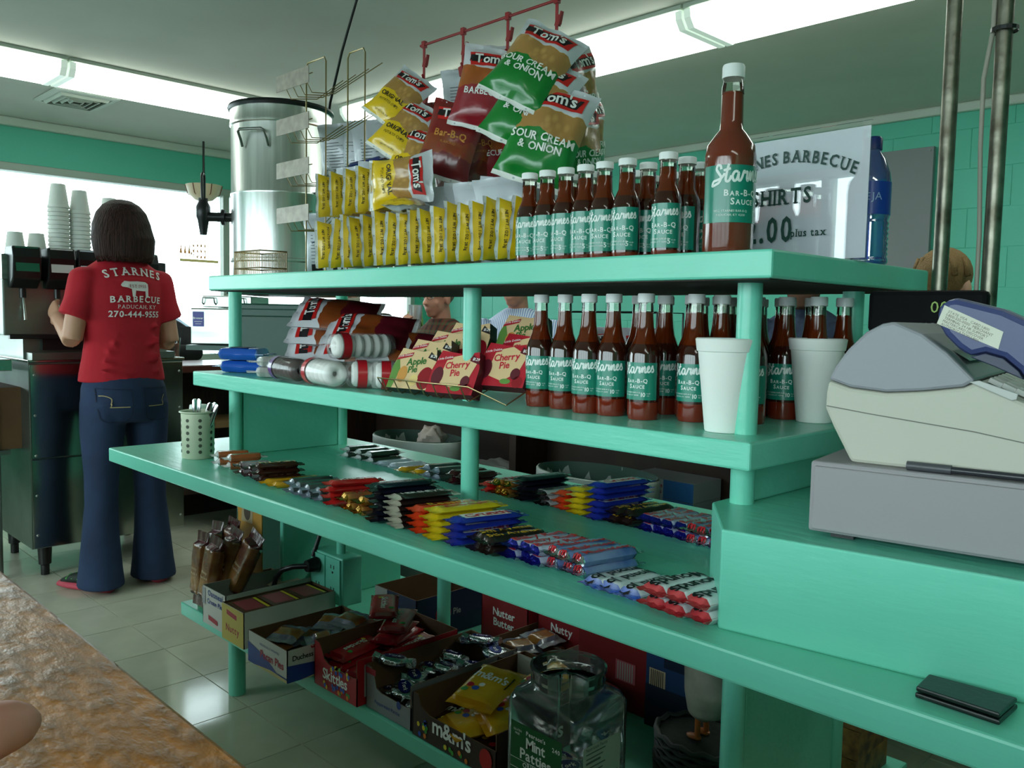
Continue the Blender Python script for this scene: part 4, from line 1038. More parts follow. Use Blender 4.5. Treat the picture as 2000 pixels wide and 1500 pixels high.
def place_group(k, u0, u1, y, cols, layers, yaw, row, z0=ZC2, jit=1.0, where=''):
    ms, w, L, h, desc = KINDS[k]
    xa = xat(u0, y, z0)
    xb = xat(u1, y, z0)
    for c in range(cols):
        x = xa+(xb-xa)*(c+.5)/cols
        for l in range(layers):
            if random.random() < .0: continue
            o = bpy.data.objects.new('candy_bar', ms[(c+l) % 2]); COL.objects.link(o)
            o.location = (x+random.uniform(-.003, .003)*jit, y+random.uniform(-.006, .006)*jit-.004*0, z0+l*(h+.0006))
            o.rotation_euler = (0, 0, radians(yaw+random.uniform(-3, 3)*jit))
            nm = desc+', '
            lab = desc+(', %s in column, %s from the left' % (['bottom', 'second', 'third', 'fourth', 'fifth', 'sixth', 'seventh'][l], ordn[c]))
            if len((lab+' '+row).split()) > 16: lab = desc+', column %s, layer %s' % (ordn[c], ['one', 'two', 'three', 'four', 'five', 'six', 'seven'][l])
            tag(o, lab+' '+row, 'candy bar', desc+'s '+row)
FR = 'of the front row'; BRW = 'of the back row'
YW = -14
for a in [('zero', 400, 445, 1.075, 2, 2), ('maroon', 450, 487, 1.06, 2, 2), ('heath', 478, 508, 1.05, 1, 3), ('yel', 498, 533, 1.045, 2, 1), ('grey', 545, 618, 1.04, 4, 2), ('kit', 618, 648, 1.04, 1, 4), ('twix', 650, 698, 1.035, 2, 2), ('dark', 702, 738, 1.03, 1, 7), ('brown', 742, 778, 1.03, 1, 6), ('reese', 790, 815, 1.03, 1, 4), ('yel2', 818, 850, 1.03, 1, 5), ('crunch', 855, 892, 1.03, 1, 4), ('henry', 905, 950, 1.03, 2, 2), ('ruth', 975, 1040, 1.05, 3, 2), ('musk', 1050, 1130, 1.055, 3, 2), ('almond', 1130, 1235, 1.03, 3, 1), ('mound', 1240, 1375, 1.02, 3, 2)]:
    place_group(*a, YW if a[0] not in ('almond', 'mound') else -8, FR)
for a in [('white', 655, 725, 1.44, 3, 2), ('silv', 725, 765, 1.43, 2, 1), ('yel', 765, 810, 1.42, 2, 1), ('grey', 812, 855, 1.42, 2, 2), ('mar2', 860, 905, 1.41, 2, 2), ('kit', 932, 950, 1.41, 1, 2), ('twix', 950, 985, 1.41, 2, 2), ('dark', 990, 1028, 1.41, 1, 5), ('hers', 1033, 1065, 1.41, 1, 3), ('reese', 1072, 1098, 1.41, 1, 3), ('yel2', 1102, 1130, 1.40, 1, 5), ('crunch', 1136, 1172, 1.40, 1, 6), ('henry', 1180, 1225, 1.40, 2, 2), ('ruth', 1236, 1325, 1.39, 4, 2), ('musk', 1330, 1415, 1.38, 4, 2)]:
    place_group(*a, YW+4, BRW)
# wallet
LE = mat('black_leather', '#0c1512', .35, bump=(120, .3, .001))
wl_ = thing('wallet', 'black leather wallet lying on the counter below the cash register', 'wallet', (-.307, 1.048, ZC2), radians(-25))
a_, b_, c_, d_ = onz(1786, 1362, ZC2), onz(1952, 1418, ZC2), onz(1988, 1385, ZC2), onz(1812, 1336, ZC2)
cc = (a_+b_+c_+d_)/4
wl_.location = (cc.x, cc.y, ZC2); wl_.rotation_euler = (0, 0, 0)
Q = [(p.x-cc.x, p.y-cc.y) for p in (a_, b_, c_, d_)]
MB().prism(Q, 0, .006, 0).build('lower_flap', LE, wl_, bevel=.002)
MB().prism([(x*.985, y*.985) for x, y in Q], .0075, .0135, 0).build('upper_flap', LE, wl_, bevel=.002)
# ================================================================ cash register
RG = mat('register_grey', '#8e8f95', .45, bump=(250, .1, .001)); RB = mat('register_beige', '#b9b8aa', .5, bump=(250, .1, .001)); RD = mat('register_drawer_grey', '#918d90', .5, bump=(200, .1, .001)); RK = mat('register_dark', '#3c3d40', .3)
RX = Matrix(((1, 0, 0, 0), (0, 0, -1, 0), (0, 1, 0, 0), (0, 0, 0, 1)))     # drawing (x, z) extruded along -Y
dr = thing('cash_till_case', 'grey metal cash till case under the register on the raised teal platform', 'cash till', (-.53, 1.09, .893), radians(9))
MB().bb(0, .46, .005, .42, .008, .104).build('case', RD, dr, bevel=.004)
MB().bb(.006, .454, 0, .006, .012, .098).build('front_panel', RD, dr, bevel=.002)
ft = MB().bb(-.015, .015, -.015, .015, 0, .009).mesh('foot', [BLK])
for x, y in ((.04, .04), (.42, .04), (.04, .38), (.42, .38)): inst('foot', ft, dr, (x, y, 0))
rg = thing('cash_register', 'grey and beige electronic cash register on the grey till case', 'cash register', (-.53, 1.115, .997), radians(9))
def onpl(u, v, o, rz):
    o = Vector(o); n = Vector((sin(rz), -cos(rz), 0)); d = ray(u, v); p = EYE+d*((o-EYE).dot(n)/d.dot(n)); q = p-o
    return q.x*cos(rz)+q.y*sin(rz), q.z
def px(pts): return [onpl(u, v, (-.53, 1.115, .997), radians(9)) for u, v in pts]
lo_ = px([(1662, 893), (1625, 855), (1610, 820), (1612, 790), (1617, 765), (1660, 781), (1730, 791), (1800, 789), (1880, 782), (1905, 771), (1990, 808), (2090, 850), (2150, 900), (2160, 985)])
mn = min(z for x, z in lo_)
lo_ = [(x, max(z-mn, 0) if i not in (0, len(lo_)-1) else 0) for i, (x, z) in enumerate(lo_)]
hi_ = [(x, z-mn) for x, z in px([(1617, 764), (1630, 738), (1655, 705), (1690, 672), (1722, 656), (1745, 652), (1800, 676), (1850, 715), (1904, 769), (1880, 781), (1800, 788), (1730, 790), (1660, 780)])]
def ex(poly, d, nm, m_, bev=.004):
    return MB().prism(poly, 0, d, 0, Matrix(((1, 0, 0, 0), (0, 0, 1, 0), (0, 1, 0, 0), (0, 0, 0, 1)))).build(nm, m_, rg, bevel=bev)
ex(lo_, .30, 'lower_case', RB, .005); ex([(x, z) for x, z in hi_], .30, 'printer_cover', RG, .004)
sl = px([(1614, 815), (1700, 832), (1900, 868), (2060, 905)]); 
sm2 = MB(); sm2.tube([(x, -.0008, z-mn) for x, z in sl], .0009, 4); sm2.build('seam', mat('seam_dark', '#6f6e66', .6), rg)
cv = px([(1892, 771), (1912, 768), (1988, 795), (1985, 806), (1975, 808)])
MB().prism([(x, z-mn) for x, z in cv], -.004, -.001, 0, Matrix(((1, 0, 0, 0), (0, 0, 1, 0), (0, 1, 0, 0), (0, 0, 0, 1)))).build('release_tab', mat('tab_grey', '#b5b6b2', .35), rg, bevel=.001)
top = MB()
a1, a2 = hi_[5], hi_[8]
dx, dz = a2[0]-a1[0], a2[1]-a1[1]
top.add([(a1[0]+dx*.12, .05, a1[1]+dz*.12+.002), (a1[0]+dx*.85, .05, a1[1]+dz*.85+.012), (a1[0]+dx*.85, .25, a1[1]+dz*.85+.012), (a1[0]+dx*.12, .25, a1[1]+dz*.12+.002)], [(0, 1, 2, 3)]); 
top.build('window_cover', RK, rg)
kb = MB(); 
km_ = MB().bb(-.008, .008, -.008, .008, 0, .006).mesh('key', [mat('key_grey', '#d0cfc8', .5)])
c1, c2 = px([(1930, 790), (2100, 860)])
for i in range(7):
    for j in range(6):
        f = i/6; inst('key', km_, rg, (c1[0]+(c2[0]-c1[0])*f, .05+.036*j, c1[1]-mn+(c2[1]-c1[1])*f+.006), (0, .45, 0))
# customer display
p0 = ony(1795, 608, 1.45); 
cd = thing('customer_display', 'black customer display with green digits above the cash register', 'display', (p0.x, 1.45, p0.z), radians(8))
w2 = .068
MB().bb(-w2-.012, w2+.03, 0, .03, -.036, .034).build('case', mat('matt_display_black', '#0a0a0c', .75, spec=.15), cd, bevel=.008)
MB().cyl((-.0, .015, -.2), (0, .015, -.03), .014, 14).build('post', RG, cd, 40)
d_ = MB(); put(d_, text2d('00', .018, False), lambda x, y: (.03+x, -.0012, -.002+y), 0)
d_.build('digits', mat('green_digit_glow', '#3f6a1a', .4, emit=('#6f8a10', .5)), cd)
d_ = MB(); put(d_, text2d('SHARP', .011, True), lambda x, y: (.012+x, -.0012, -.030+y), 0); d_.build('lettering', mat('grey_print', '#8d8f92', .4), cd)
# card terminal
TB = mat('slate_blue_plastic', '#3d4673', .35, bump=(200, .1, .001))
yt = 1.13
ct = thing('card_terminal', 'slate blue card terminal with a white instruction label, resting on the register', 'card terminal', (-.40, yt, 1.2), radians(9))
def pt(pts): return [onpl(u, v, (-.40, yt, 1.2), radians(9)) for u, v in pts]
EXT = Matrix(((1, 0, 0, 0), (0, 0, 1, 0), (0, 1, 0, 0), (0, 0, 0, 1)))
MB().prism(pt([(1828, 625), (1834, 600), (1850, 584), (1870, 582), (1960, 604), (2060, 650), (2080, 740), (2000, 742), (1990, 725), (1960, 700), (1925, 690), (1895, 697), (1870, 680), (1845, 655)]), 0, .07, 0, EXT).build('case', TB, ct, bevel=.008)
MB().prism(pt([(1895, 697), (1925, 690), (1960, 700), (1990, 725), (2000, 742), (1985, 735), (1940, 715)]), -.003, .02, 0, EXT).build('grip', mat('dark_slate', '#262c48', .4), ct, bevel=.001)
MB().prism(pt([(1845, 596), (1960, 648), (1950, 682), (1830, 632)]), -.0012, -.0002, 0, EXT).build('paper_label', mat('label_paper', '#d8d7c8', .6), ct)
tl = MB()
o0 = Vector((pt([(1852, 603)])[0][0], -.0016, pt([(1852, 603)])[0][1])); e1 = Vector((pt([(1955, 650)])[0][0], -.0016, pt([(1955, 650)])[0][1]))-o0
ux = e1.normalized(); uy = Vector((0, -1, 0)).cross(ux)*-1
if uy.z < 0: uy = -uy
for i, (s_, a, sz) in enumerate([('STATE VISA   CARD 1-800', .0, .0030), ('1-800-555-0000  MERCHANT', .0, .0032), ('TERMINAL 24 HR SUPPORT', .002, .003), ('MASTERCARD DISCOVER', .004, .003), ('AUTHORIZATION 1-800', .006, .003)]):
    oo = o0-uy*(.0042*(i+1))+ux*.002
    put(tl, text2d(s_, sz, False, align='L'), lambda x, y, oo=oo: tuple(oo+ux*x+uy*y), 0)
tl.build('lettering', mat('label_ink', '#6c6a5c', .6), ct)
# pen lying along the drawer
pn = thing('pen', 'dark grey pen lying between the register and its till case', 'pen', (0, 0, 0))
q0 = Vector((-.415, 1.122, 1)); q1 = Vector((-.27, 1.145, 1))
q0.z = .993+.010; q1.z = q0.z; pn.location = q0
v_ = q1-q0
MB().cyl((0, 0, 0), v_*.35, .0058, 12).build('grip', mat('pen_grip', '#4a4b50', .4), pn, 40)
MB().cyl(v_*.35, v_, .0045, 12).build('barrel', mat('pen_barrel', '#2e2f35', .3), pn, 40)
# metal pipes behind the register
PIPE = mat('worn_steel_pipe', '#8d8a7c', .35, .9, var=(25, '#4c4638', .9), bump=(60, .3, .002))
x1 = xat(1862, 1.66, 1.7); x2 = xat(1963, 1.66, 1.7)
pp1 = thing('metal_pipe', 'bare metal pipe rising to the ceiling behind the register, left one', 'pipe', (x1, 1.66, .893), 0, 'metal pipes by the register')
MB().cyl((0, 0, 0), (0, 0, ZC-.893), .0135, 18).build('pipe', PIPE, pp1, 40)
pp2 = thing('metal_pipe', 'bare metal pipe by the right edge with a grey cord tied along it', 'pipe', (x2, 1.66, .893), 0, 'metal pipes by the register')
MB().cyl((0, 0, 0), (0, 0, ZC-.893), .0135, 18).build('pipe', PIPE, pp2, 40)
co = MB(); co.tube([(-.018, -.004, 0), (-.019, -.006, .45), (-.026, -.005, .6), (-.027, -.006, .72), (-.017, -.004, .80), (-.015, -.004, 1.1), (-.018, -.004, 1.5)], .004, 8); co.build('cord', mat('grey_cord', '#9a9588', .5), pp2, 60)
MB().lathe([(.022, .795), (.022, .802)], 16, cap=False).build('cable_tie', BLK, pp2)
# ================================================================ bottom shelf: cartons
CARD = mat('brown_card', '#6b4c30', .8, var=(6, '#5d4028', 1)); CARDG = mat('grey_card', '#8d8a84', .8)
def wall_poly(m, pts, T, th=.0025, mi=0, mi2=1):
    """flat card wall from an outline; outer face mi, inner face and edges mi2"""
    n = len(pts); vs = [(x, y, 0) for x, y in pts]+[(x, y, -th) for x, y in pts]
    m.add(vs, [tuple(range(n)), tuple(reversed(range(n, 2*n)))]+[(i, n+i, n+(i+1) % n, (i+1) % n) for i in range(n)], [mi]+[mi2]*(n+1), T)
def frame_T(o, ux, uy):
    ux = Vector(ux); uy = Vector(uy); nn = ux.cross(uy)
    M = Matrix((ux, uy, nn)).transposed().to_4x4(); M.translation = Vector(o); return M
def carton(name, lab, loc, rz, w, d, h, outm, inm, front=None, fp=(), sp_=(), extra=(), group=None, cat='carton', side=None):
    t = thing(name, lab, cat, loc, rz, group)
    m = MB(); mats = [outm, inm]+list(extra)
    F = front or [(0, 0), (w, 0), (w, h), (0, h)]
    S = side or [(0, 0), (d, 0), (d, h), (0, h)]
    T1 = frame_T((0, 0, 0), (1, 0, 0), (0, 0, 1)); T2 = frame_T((w, 0, 0), (0, 1, 0), (0, 0, 1)); T3 = frame_T((w, d, 0), (-1, 0, 0), (0, 0, 1)); T4 = frame_T((0, d, 0), (0, -1, 0), (0, 0, 1))
    wall_poly(m, F, T1); wall_poly(m, S, T2); wall_poly(m, [(0, 0), (w, 0), (w, h), (0, h)], T3); wall_poly(m, [(d-x, y) for x, y in S][::-1], T4)
    m.bb(.001, w-.001, .001, d-.001, 0, .002, 1)
    for t2, mi in fp: put(m, t2, lambda x, y: tuple(T1 @ Vector((x, y, .0006+.0002*mi))), mi)
    for t2, mi in sp_: put(m, t2, lambda x, y: tuple(T2 @ Vector((x, y, .0006+.0002*mi))), mi)
    m.build('carton_body', mats, t)
    return t
def cutfront(w, h, lo, r=.3):
    """front panel with a scooped-out dip"""
    return [(0, 0), (w, 0), (w, lo+.004), (w*.9, lo), (w*.35, lo*1.02), (w*.24, lo*1.15), (w*.18, h*.85), (w*.12, h*.97), (0, h)]
WB = mat('white_carton', '#c9c6bd', .6); YB = mat('yellow_carton', '#c9a845', .6); NB = mat('navy_print', '#253f8a', .5); RB2 = mat('crimson_print', '#a92836', .5); SKR = mat('red_carton', '#a81823', .45); SLV = mat('silver_grey_carton', '#8f9094', .4, .2)
BRN = mat('dark_brown_carton', '#38231a', .5); GRNP = mat('bright_green_print', '#3f9a3a', .5); ORP = mat('orange_print', '#e07a1f', .5); YLP = mat('bright_yellow_print', '#e6c92e', .5); BLP = mat('bright_blue_print', '#2a55b8', .5)
# pretzel box with tall printed back
t = carton('pretzel_box', 'yellow snack box with a tall header card at the left end of the bottom shelf', (-2.62, 1.185, ZB), 0, .12, .26, .075, YB, CARD, fp=[(rect2d(0, .12, 0, .025), 2)], extra=[mat('green_print', '#4f8a5a', .5)])
hd = MB(); hp = [(0, 0), (.17, 0), (.17, .30), (.155, .345), (.10, .335), (.02, .37), (-.0, .33), (.01, .26)]
T_ = frame_T((-.03, .15, .02), (1, 0, 0), (0, 0, 1)); wall_poly(hd, hp, T_, .003, 0, 0)
put(hd, shift(text2d("SNYDER'S", .016, True, True), .10, .065), lambda x, y: tuple(T_ @ Vector((x, y, .001))), 1)
put(hd, shift(text2d("SNYDER'S", .010, True, True), .07, .325), lambda x, y: tuple(T_ @ Vector((x, y, .0016))), 1)
put(hd, poly2d([(.035, .24), (.11, .24), (.115, .345), (.05, .352)]), lambda x, y: tuple(T_ @ Vector((x, y, .0009))), 2)
put(hd, ell2d(.075, .275, .022, .028), lambda x, y: tuple(T_ @ Vector((x, y, .0013))), 1)
hd.build('header_card', [mat('amber_card', '#b07c1c', .6), mat('brown_ink', '#3d2a16', .6), mat('faded_card', '#9c8a66', .6)], t)
PRZ = W2('pretzel_bag_brown', '#5a2a1c', '#a0703a'); PRE = W2('pretzel_bag_maroon', '#4a1a1e')
pzm = []
for q in range(2):
    pr_ = [(rect2d(-.02, .024, .030, .052), 2), (shift(text2d('99c', .014, True), .002, .034), 3), (shift(text2d('Honey', .008, True), 0, .115), 4), (shift(text2d('Mustard', .008, True), 0, .100), 4)]
    pzm.append(pouch('pretzel_bag', .074, .235, .045, [PRZ, PRE, YLP, BLKP, mat('tan_letters', '#bfa27a', .5)], 90+q, prints=pr_, n=(10, 14), crimp=.03))
for i, (x, y, z, tl, rz, w_) in enumerate([(-2.600, 1.20, .245, 84, -2, 'left one at the front'), (-2.545, 1.195, .248, 82, 6, 'right one at the front'), (-2.60, 1.24, .27, 80, -6, 'second row left'), (-2.54, 1.24, .27, 78, 8, 'second row right'), (-2.58, 1.275, .285, 82, 4, 'third row left'), (-2.50, 1.25, .28, 74, 20, 'leaning out to the right')]):
    o = bpy.data.objects.new('pretzel_bag', pzm[i % 2]); COL.objects.link(o)
    o.matrix_world = Matrix.Translation((x, y, z)) @ Matrix.Rotation(radians(rz), 4, 'Y') @ Matrix.Rotation(radians(tl), 4, 'X')
    tag(o, 'brown foil pretzel bag upright in the yellow box, '+w_, 'snack bag', 'pretzel bags in the yellow box')
# oatmeal pie carton
t = carton('pie_carton', 'white open carton of oatmeal creme pies, second box from the left on the bottom shelf', (-2.475, 1.135, ZB+.001), 0, .15, .34, .115, WB, CARDG,
  fp=[(shift(text2d('Oatmeal', .017, True), .085, .092), 2), (shift(text2d('Creme Pies', .014, True), .085, .068), 2), (poly2d([(.04, .018), (.10, .012), (.10, .026), (.04, .032)]), 3), (rect2d(0, .02, .06, .11), 4)], extra=[NB, RB2, mat('grey_print', '#9a9a9c', .5)])
PKO = W2('oatmeal_pie_wrap', '#8a5a34', '#c9b4a0'); po = pouch('wrapped_pie', .085, .10, .022, [PKO, W2('clear_tan_wrap', '#b39a7c')], 101, n=(8, 8))
for i, (x, y, z) in enumerate([(-2.40, 1.17, .03), (-2.40, 1.28, .035), (-2.39, 1.36, .04), (-2.40, 1.34, .065)]):
    o = inst('wrapped_pie', po, None, (x, y, ZB+.006+z), (0, 0, .1*i)); tag(o, 'wrapped oatmeal pie inside the white carton, %s from the front' % ordn[i], 'snack', 'wrapped oatmeal pies')
t = carton('cake_carton', 'yellow and white open carton with red-labelled cake packets laid flat on top', (-2.315, 1.12, ZB+.001), 0, .13, .30, .105, WB, CARD,
  fp=[(rect2d(0, .13, 0, .104), 2), (shift(text2d('Nutty', .020, True), .065, .03), 3), (poly2d([(.03, .078), (.09, .072), (.09, .086), (.03, .092)]), 3)], extra=[mat('pale_yellow_print', '#c7b254', .5), RB2])
cp_ = MB().bb(-.055, .055, 0, .085, 0, .014, 0); put(cp_, rect2d(-.045, .045, .012, .072), lambda x, y: (x, y, .0146), 1); put(cp_, rect2d(-.05, .05, .075, .084), lambda x, y: (x, y, .0147), 2)
cpm = cp_.mesh('cake_packet', [mat('brown_packet', '#5e3a24', .4, coat=.3), mat('rose_packet', '#a8434c', .4, coat=.3), YLP])
for i in range(9):
    o = inst('cake_packet', cpm, None, (-2.25, 1.127+.093*(i % 3), ZB+.059+.0155*(i//3)), (0, 0, radians(-3+2*(i % 3)))); tag(o, 'red-labelled cake packet in the yellow and white carton, row %s from the front, layer %s' % (['one', 'two', 'three'][i % 3], ['one', 'two', 'three'][i//3]), 'snack', 'cake packets in the yellow and white carton')
# pecan pies
t = carton('pie_carton', 'white and blue open carton of pecan pies jutting over the bottom shelf edge', (-2.11, 1.095, ZB+.001), 0, .205, .30, .085, WB, CARD,
  fp=[(poly2d([(0, 0), (.205, 0), (.205, .012), (.15, .012), (.09, .04), (0, .055)]), 2), (poly2d([(.03, 0), (.205, 0), (.205, .008), (.12, .010)]), 4), (shift(text2d('Pecan Pies', .020, True, track=.02), .128, .030), 3), (shift(text2d('INDIVIDUALLY WRAPPED', .006, False), .115, .062), 2)],
  sp_=[(poly2d([(0, 0), (.30, 0), (.30, .05), (.12, .035), (0, .045)]), 2), (poly2d([(.04, 0), (.3, 0), (.3, .02), (.15, .012)]), 4), (shift(text2d('Duchess', .013, True, track=.02), .045, .055), 5), (poly2d([(.07, .076), (.09, .076), (.093, .084), (.085, .079), (.08, .086), (.075, .079), (.067, .084)]), 3)], extra=[NB, RB2, mat('pale_gold_print', '#c7b57a', .5), BLKP])
ppm = pouch('pecan_pie', .085, .095, .022, [W2('amber_film', '#a06a2c', '#7a4a20', .2), W2('clear_film_wrap', '#8b8a8c', '#20356f', .15)], 111, n=(8, 8), crimp=.02)
for i, (x, y, z, rz) in enumerate([(-2.055, 1.11, .006, .1), (-1.955, 1.11, .006, -.1), (-2.055, 1.20, .01, .3), (-1.955, 1.20, .01, .0), (-2.05, 1.29, .012, -.2), (-1.96, 1.28, .014, .2), (-2.03, 1.14, .034, .5), (-1.97, 1.19, .036, -.4), (-2.0, 1.27, .045, .6), (-1.94, 1.27, .070, .2)]):
    o = inst('pecan_pie', ppm, None, (x, y, ZB+z+.018), (.12, 0, rz)); tag(o, 'cellophane-wrapped pecan pie in the white and blue carton, %s' % (['front left', 'front right', 'middle left', 'middle right', 'rear left', 'rear right', 'second layer left', 'second layer middle', 'second layer rear', 'topmost rear'][i]), 'snack', 'pecan pies in the white and blue carton')
# red candy carton
def dots(n, x0, x1, y0, y1, seed):
    r = random.Random(seed); return [(ell2d(r.uniform(x0, x1), r.uniform(y0, y1), .005, .006, 8), r.choice([3, 4, 5, 6])) for _ in range(n)]
t = carton('candy_carton', 'red open carton of fruit candy pouches on the bottom shelf', (-1.865, 1.150, ZB+.001), 0, .19, .32, .115, SKR, CARD, cutfront(.19, .115, .066),
  fp=[(shift(text2d('Skittles', .026, True, track=.01), .095, .028), 2)]+dots(16, .01, .17, .008, .024, 3)+dots(14, .08, .17, .056, .07, 4), sp_=dots(6, .1, .3, .02, .09, 5)+[(rect2d(.02, .11, .02, .10), 7)], extra=[WHITE, GRNP, ORP, YLP, BLP, mat('pale_panel', '#9c9a90', .5)])
skm = pouch('candy_pouch', .075, .15, .022, [W2('red_pouch', '#a3141f', '#c02030'), W2('red_pouch_end', '#8d1220')], 121, prints=[bar_text('Skittles', .016, .15, True, 2), (ell2d(.02, .04, .008, .006, 8), 3), (ell2d(-.01, .11, .008, .006, 8), 4)], n=(8, 8))
skm = pouch('candy_pouch', .075, .15, .022, [W2('red_pouch', '#a3141f', '#c02030'), W2('red_pouch_end', '#8d1220'), WHITE, GRNP, YLP], 121, prints=[bar_text('Skittles', .016, .15, True, 2), (ell2d(.02, .04, .008, .006, 8), 3), (ell2d(-.01, .11, .008, .006, 8), 4)], n=(8, 8))
for i, (x, y, z, rz) in enumerate([(-1.81, 1.165, .02, 0), (-1.73, 1.165, .02, .1), (-1.81, 1.17, .043, .1), (-1.73, 1.30, .02, -.1), (-1.81, 1.31, .02, 0), (-1.72, 1.29, .045, .1), (-1.80, 1.30, .045, .2), (-1.75, 1.28, .072, .5), (-1.74, 1.30, .098, .7), (-1.79, 1.31, .122, .9)]):
    o = inst('candy_pouch', skm, None, (x, y, ZB+z+.02), (.08, 0, rz)); tag(o, 'red fruit candy pouch in the red carton, %s' % (['front left, lowest', 'front right', 'front left, upper', 'rear right, lowest', 'rear left, lowest', 'rear right, upper', 'rear left, upper', 'piled third', 'piled fourth', 'topmost'][i]), 'candy', 'red candy pouches')
# silver carton
t = carton('candy_carton', 'silver-grey open carton of foil-wrapped mint discs next to the red one', (-1.668, 1.172, ZB+.001), 0, .175, .34, .105, SLV, CARD, cutfront(.175, .105, .05), fp=[(shift(text2d('Peppermint Pattie', .008, True), .085, .02), 2), (ell2d(.13, .045, .008, .010), 2), (rect2d(.0, .04, .085, .10), 3)], extra=[NB, RB2])
ypm = MB().lathe([(.030, 0), (.034, .004), (.034, .012), (.028, .017), (.001, .018)], 20, 0)
put(ypm, ell2d(0, 0, .026, .016), lambda x, y: (x, y, .0188), 1); put(ypm, shift(text2d('York', .010, True), 0, -.005), lambda x, y: (x, y, .0194), 2)
ypm.tube([(-.034, 0, .006), (-.052, .003, .008)], [.012, .014], 6, 0); ypm.tube([(.034, 0, .006), (.052, -.003, .008)], [.012, .014], 6, 0)
ym = ypm.mesh('mint_pattie', [FOIL, mat('royal_blue_foil', '#1f2f86', .25, .5), WHITE], 50)
r = random.Random(9)
for i in range(16):
    x = -1.63+.048*(i % 3)+r.uniform(-.004, .004); y = 1.225+.062*((i//3) % 5); z = .008+.02*(i//6)+.018*(i % 2)+(.02 if i > 11 else 0)
    o = inst('mint_pattie', ym, None, (x, y, ZB+z+.018), (r.uniform(-.25, .25), r.uniform(-.25, .25), r.uniform(-.6, .6))); tag(o, 'silver and blue foil mint disc in the silver carton, %s from the front left' % (ordn[i] if i < 12 else ['thirteenth', 'fourteenth', 'fifteenth', 'sixteenth'][i-12]), 'candy', 'foil mint discs')
# brown carton of yellow bags
mmT = [(shift(text2d("m&m's", .034, True, track=.0), .135, .030), 2)]
t = carton('candy_carton', 'dark brown open carton holding yellow candy bags, right of the silver one', (-1.482, 1.168, ZB+.001), 0, .275, .36, .098, BRN, CARD, [(0, 0), (.275, 0), (.275, .062), (.06, .062), (.03, .075), (.02, .098), (0, .098)],
  fp=mmT+dots(9, .015, .055, .01, .05, 6)+dots(7, .11, .2, .006, .018, 7)+[(ell2d(.245, .035, .019, .023), 7)], sp_=[(shift(text2d("m&m's", .034, True), .13, .03), 2)]+dots(8, .02, .2, .07, .09, 8), extra=[WHITE, GRNP, ORP, YLP, BLP, mat('candy_red', '#b3181f', .3)])
mmm = pouch('candy_bag', .115, .155, .026, [W2('golden_bag', '#d9a01a', '#e4b52a'), W2('golden_bag_end', '#c98f16'), W2('brown_logo_patch', '#3a2216'), WHITE, RED, BLP, GRNP], 131, prints=[(poly2d([(-.05, .085), (.05, .075), (.052, .118), (-.048, .128)]), 2), (shift(text2d("m&m's", .024, True, track=.0), 0, .090, -.1), 3), (ell2d(-.03, .06, .009, .008, 10), 4), (ell2d(-.012, .052, .009, .008, 10), 5), (ell2d(-.035, .042, .009, .008, 10), 6), (ell2d(-.005, .068, .008, .007, 10), 3)], n=(10, 12))
mdk = pouch('candy_bag', .10, .14, .022, [W2('brown_bag', '#2c1a14', '#50301e'), W2('brown_bag_end', '#24140f'), WHITE, YLP, RED, GRNP], 132, prints=[(shift(text2d("m&m's", .026, True, track=.0), 0, .08), 2), (ell2d(-.02, .05, .009, .008, 10), 3), (ell2d(.012, .045, .009, .008, 10), 4), (ell2d(.03, .055, .009, .008, 10), 5)], n=(10, 12))
for i, (me_, x, y, z, rx, rz, lab) in enumerate([(mdk, -1.41, 1.18, .010, 5, 8, 'brown candy bag lowest at the front of the brown carton, left'), (mdk, -1.29, 1.18, .010, 5, -6, 'brown candy bag at the front of the brown carton, right'), (mdk, -1.42, 1.34, .012, 3, 4, 'brown candy bag rear left in the brown carton'), (mmm, -1.37, 1.175, .035, 6, -20, 'yellow candy bag low at the front of the brown carton'), (mmm, -1.30, 1.21, .062, 10, -28, 'yellow candy bag in the middle of the heap'), (mmm, -1.33, 1.20, .092, 12, 14, 'yellow candy bag lying on top of the heap, logo clear'), (mmm, -1.31, 1.33, .075, 16, -14, 'yellow candy bag at the back of the heap'), (mdk, -1.32, 1.42, .05, 22, 10, 'brown candy bag rear right in the brown carton')]):
    o = bpy.data.objects.new('candy_bag', me_); COL.objects.link(o)
    o.matrix_world = Matrix.Translation((x, y, ZB+z)) @ Matrix.Rotation(radians(rz), 4, 'Z') @ Matrix.Rotation(radians(rx), 4, 'X')
    tag(o, lab, 'candy', None)
# mint jar
jl = (-1.068, 1.225, ZB)
jr = thing('candy_jar', 'square clear plastic jar with a green label and round open mouth', 'jar', jl, 0)
JC = clear('jar_plastic', '#eef0ec', .05, .06, '#c9cfcc', .08)
def sq(w, r, z, n=6):
    p = []
    for cx, cy, a in ((1, 1, 0), (-1, 1, 90), (-1, -1, 180), (1, -1, 270)):
        for q in range(n+1): t_ = radians(a+90*q/n); p.append((cx*(w-r)+r*cos(t_), cy*(w-r)+r*sin(t_), z))
    return p
j = MB(); rings = [sq(.085, .02, 0), sq(.088, .022, .01), sq(.088, .022, .205), sq(.082, .03, .222), sq(.074, .0735, .234)]
n_ = len(rings[0]); j.add([p for R in rings for p in R], [(i*n_+q, i*n_+(q+1) % n_, (i+1)*n_+(q+1) % n_, (i+1)*n_+q) for i in range(len(rings)-1) for q in range(n_)]+[tuple(reversed(range(n_)))])
j.build('jar_body', JC, jr, 40)
MB().lathe([(.074, .2345), (.0715, .238), (.0715, .247), (.0735, .249), (.0715, .251), (.0715, .266), (.075, .268), (.075, .274), (.070, .275), (.0695, .238)], 48, 0, cap=False).build('jar_neck', JC, jr, 35)
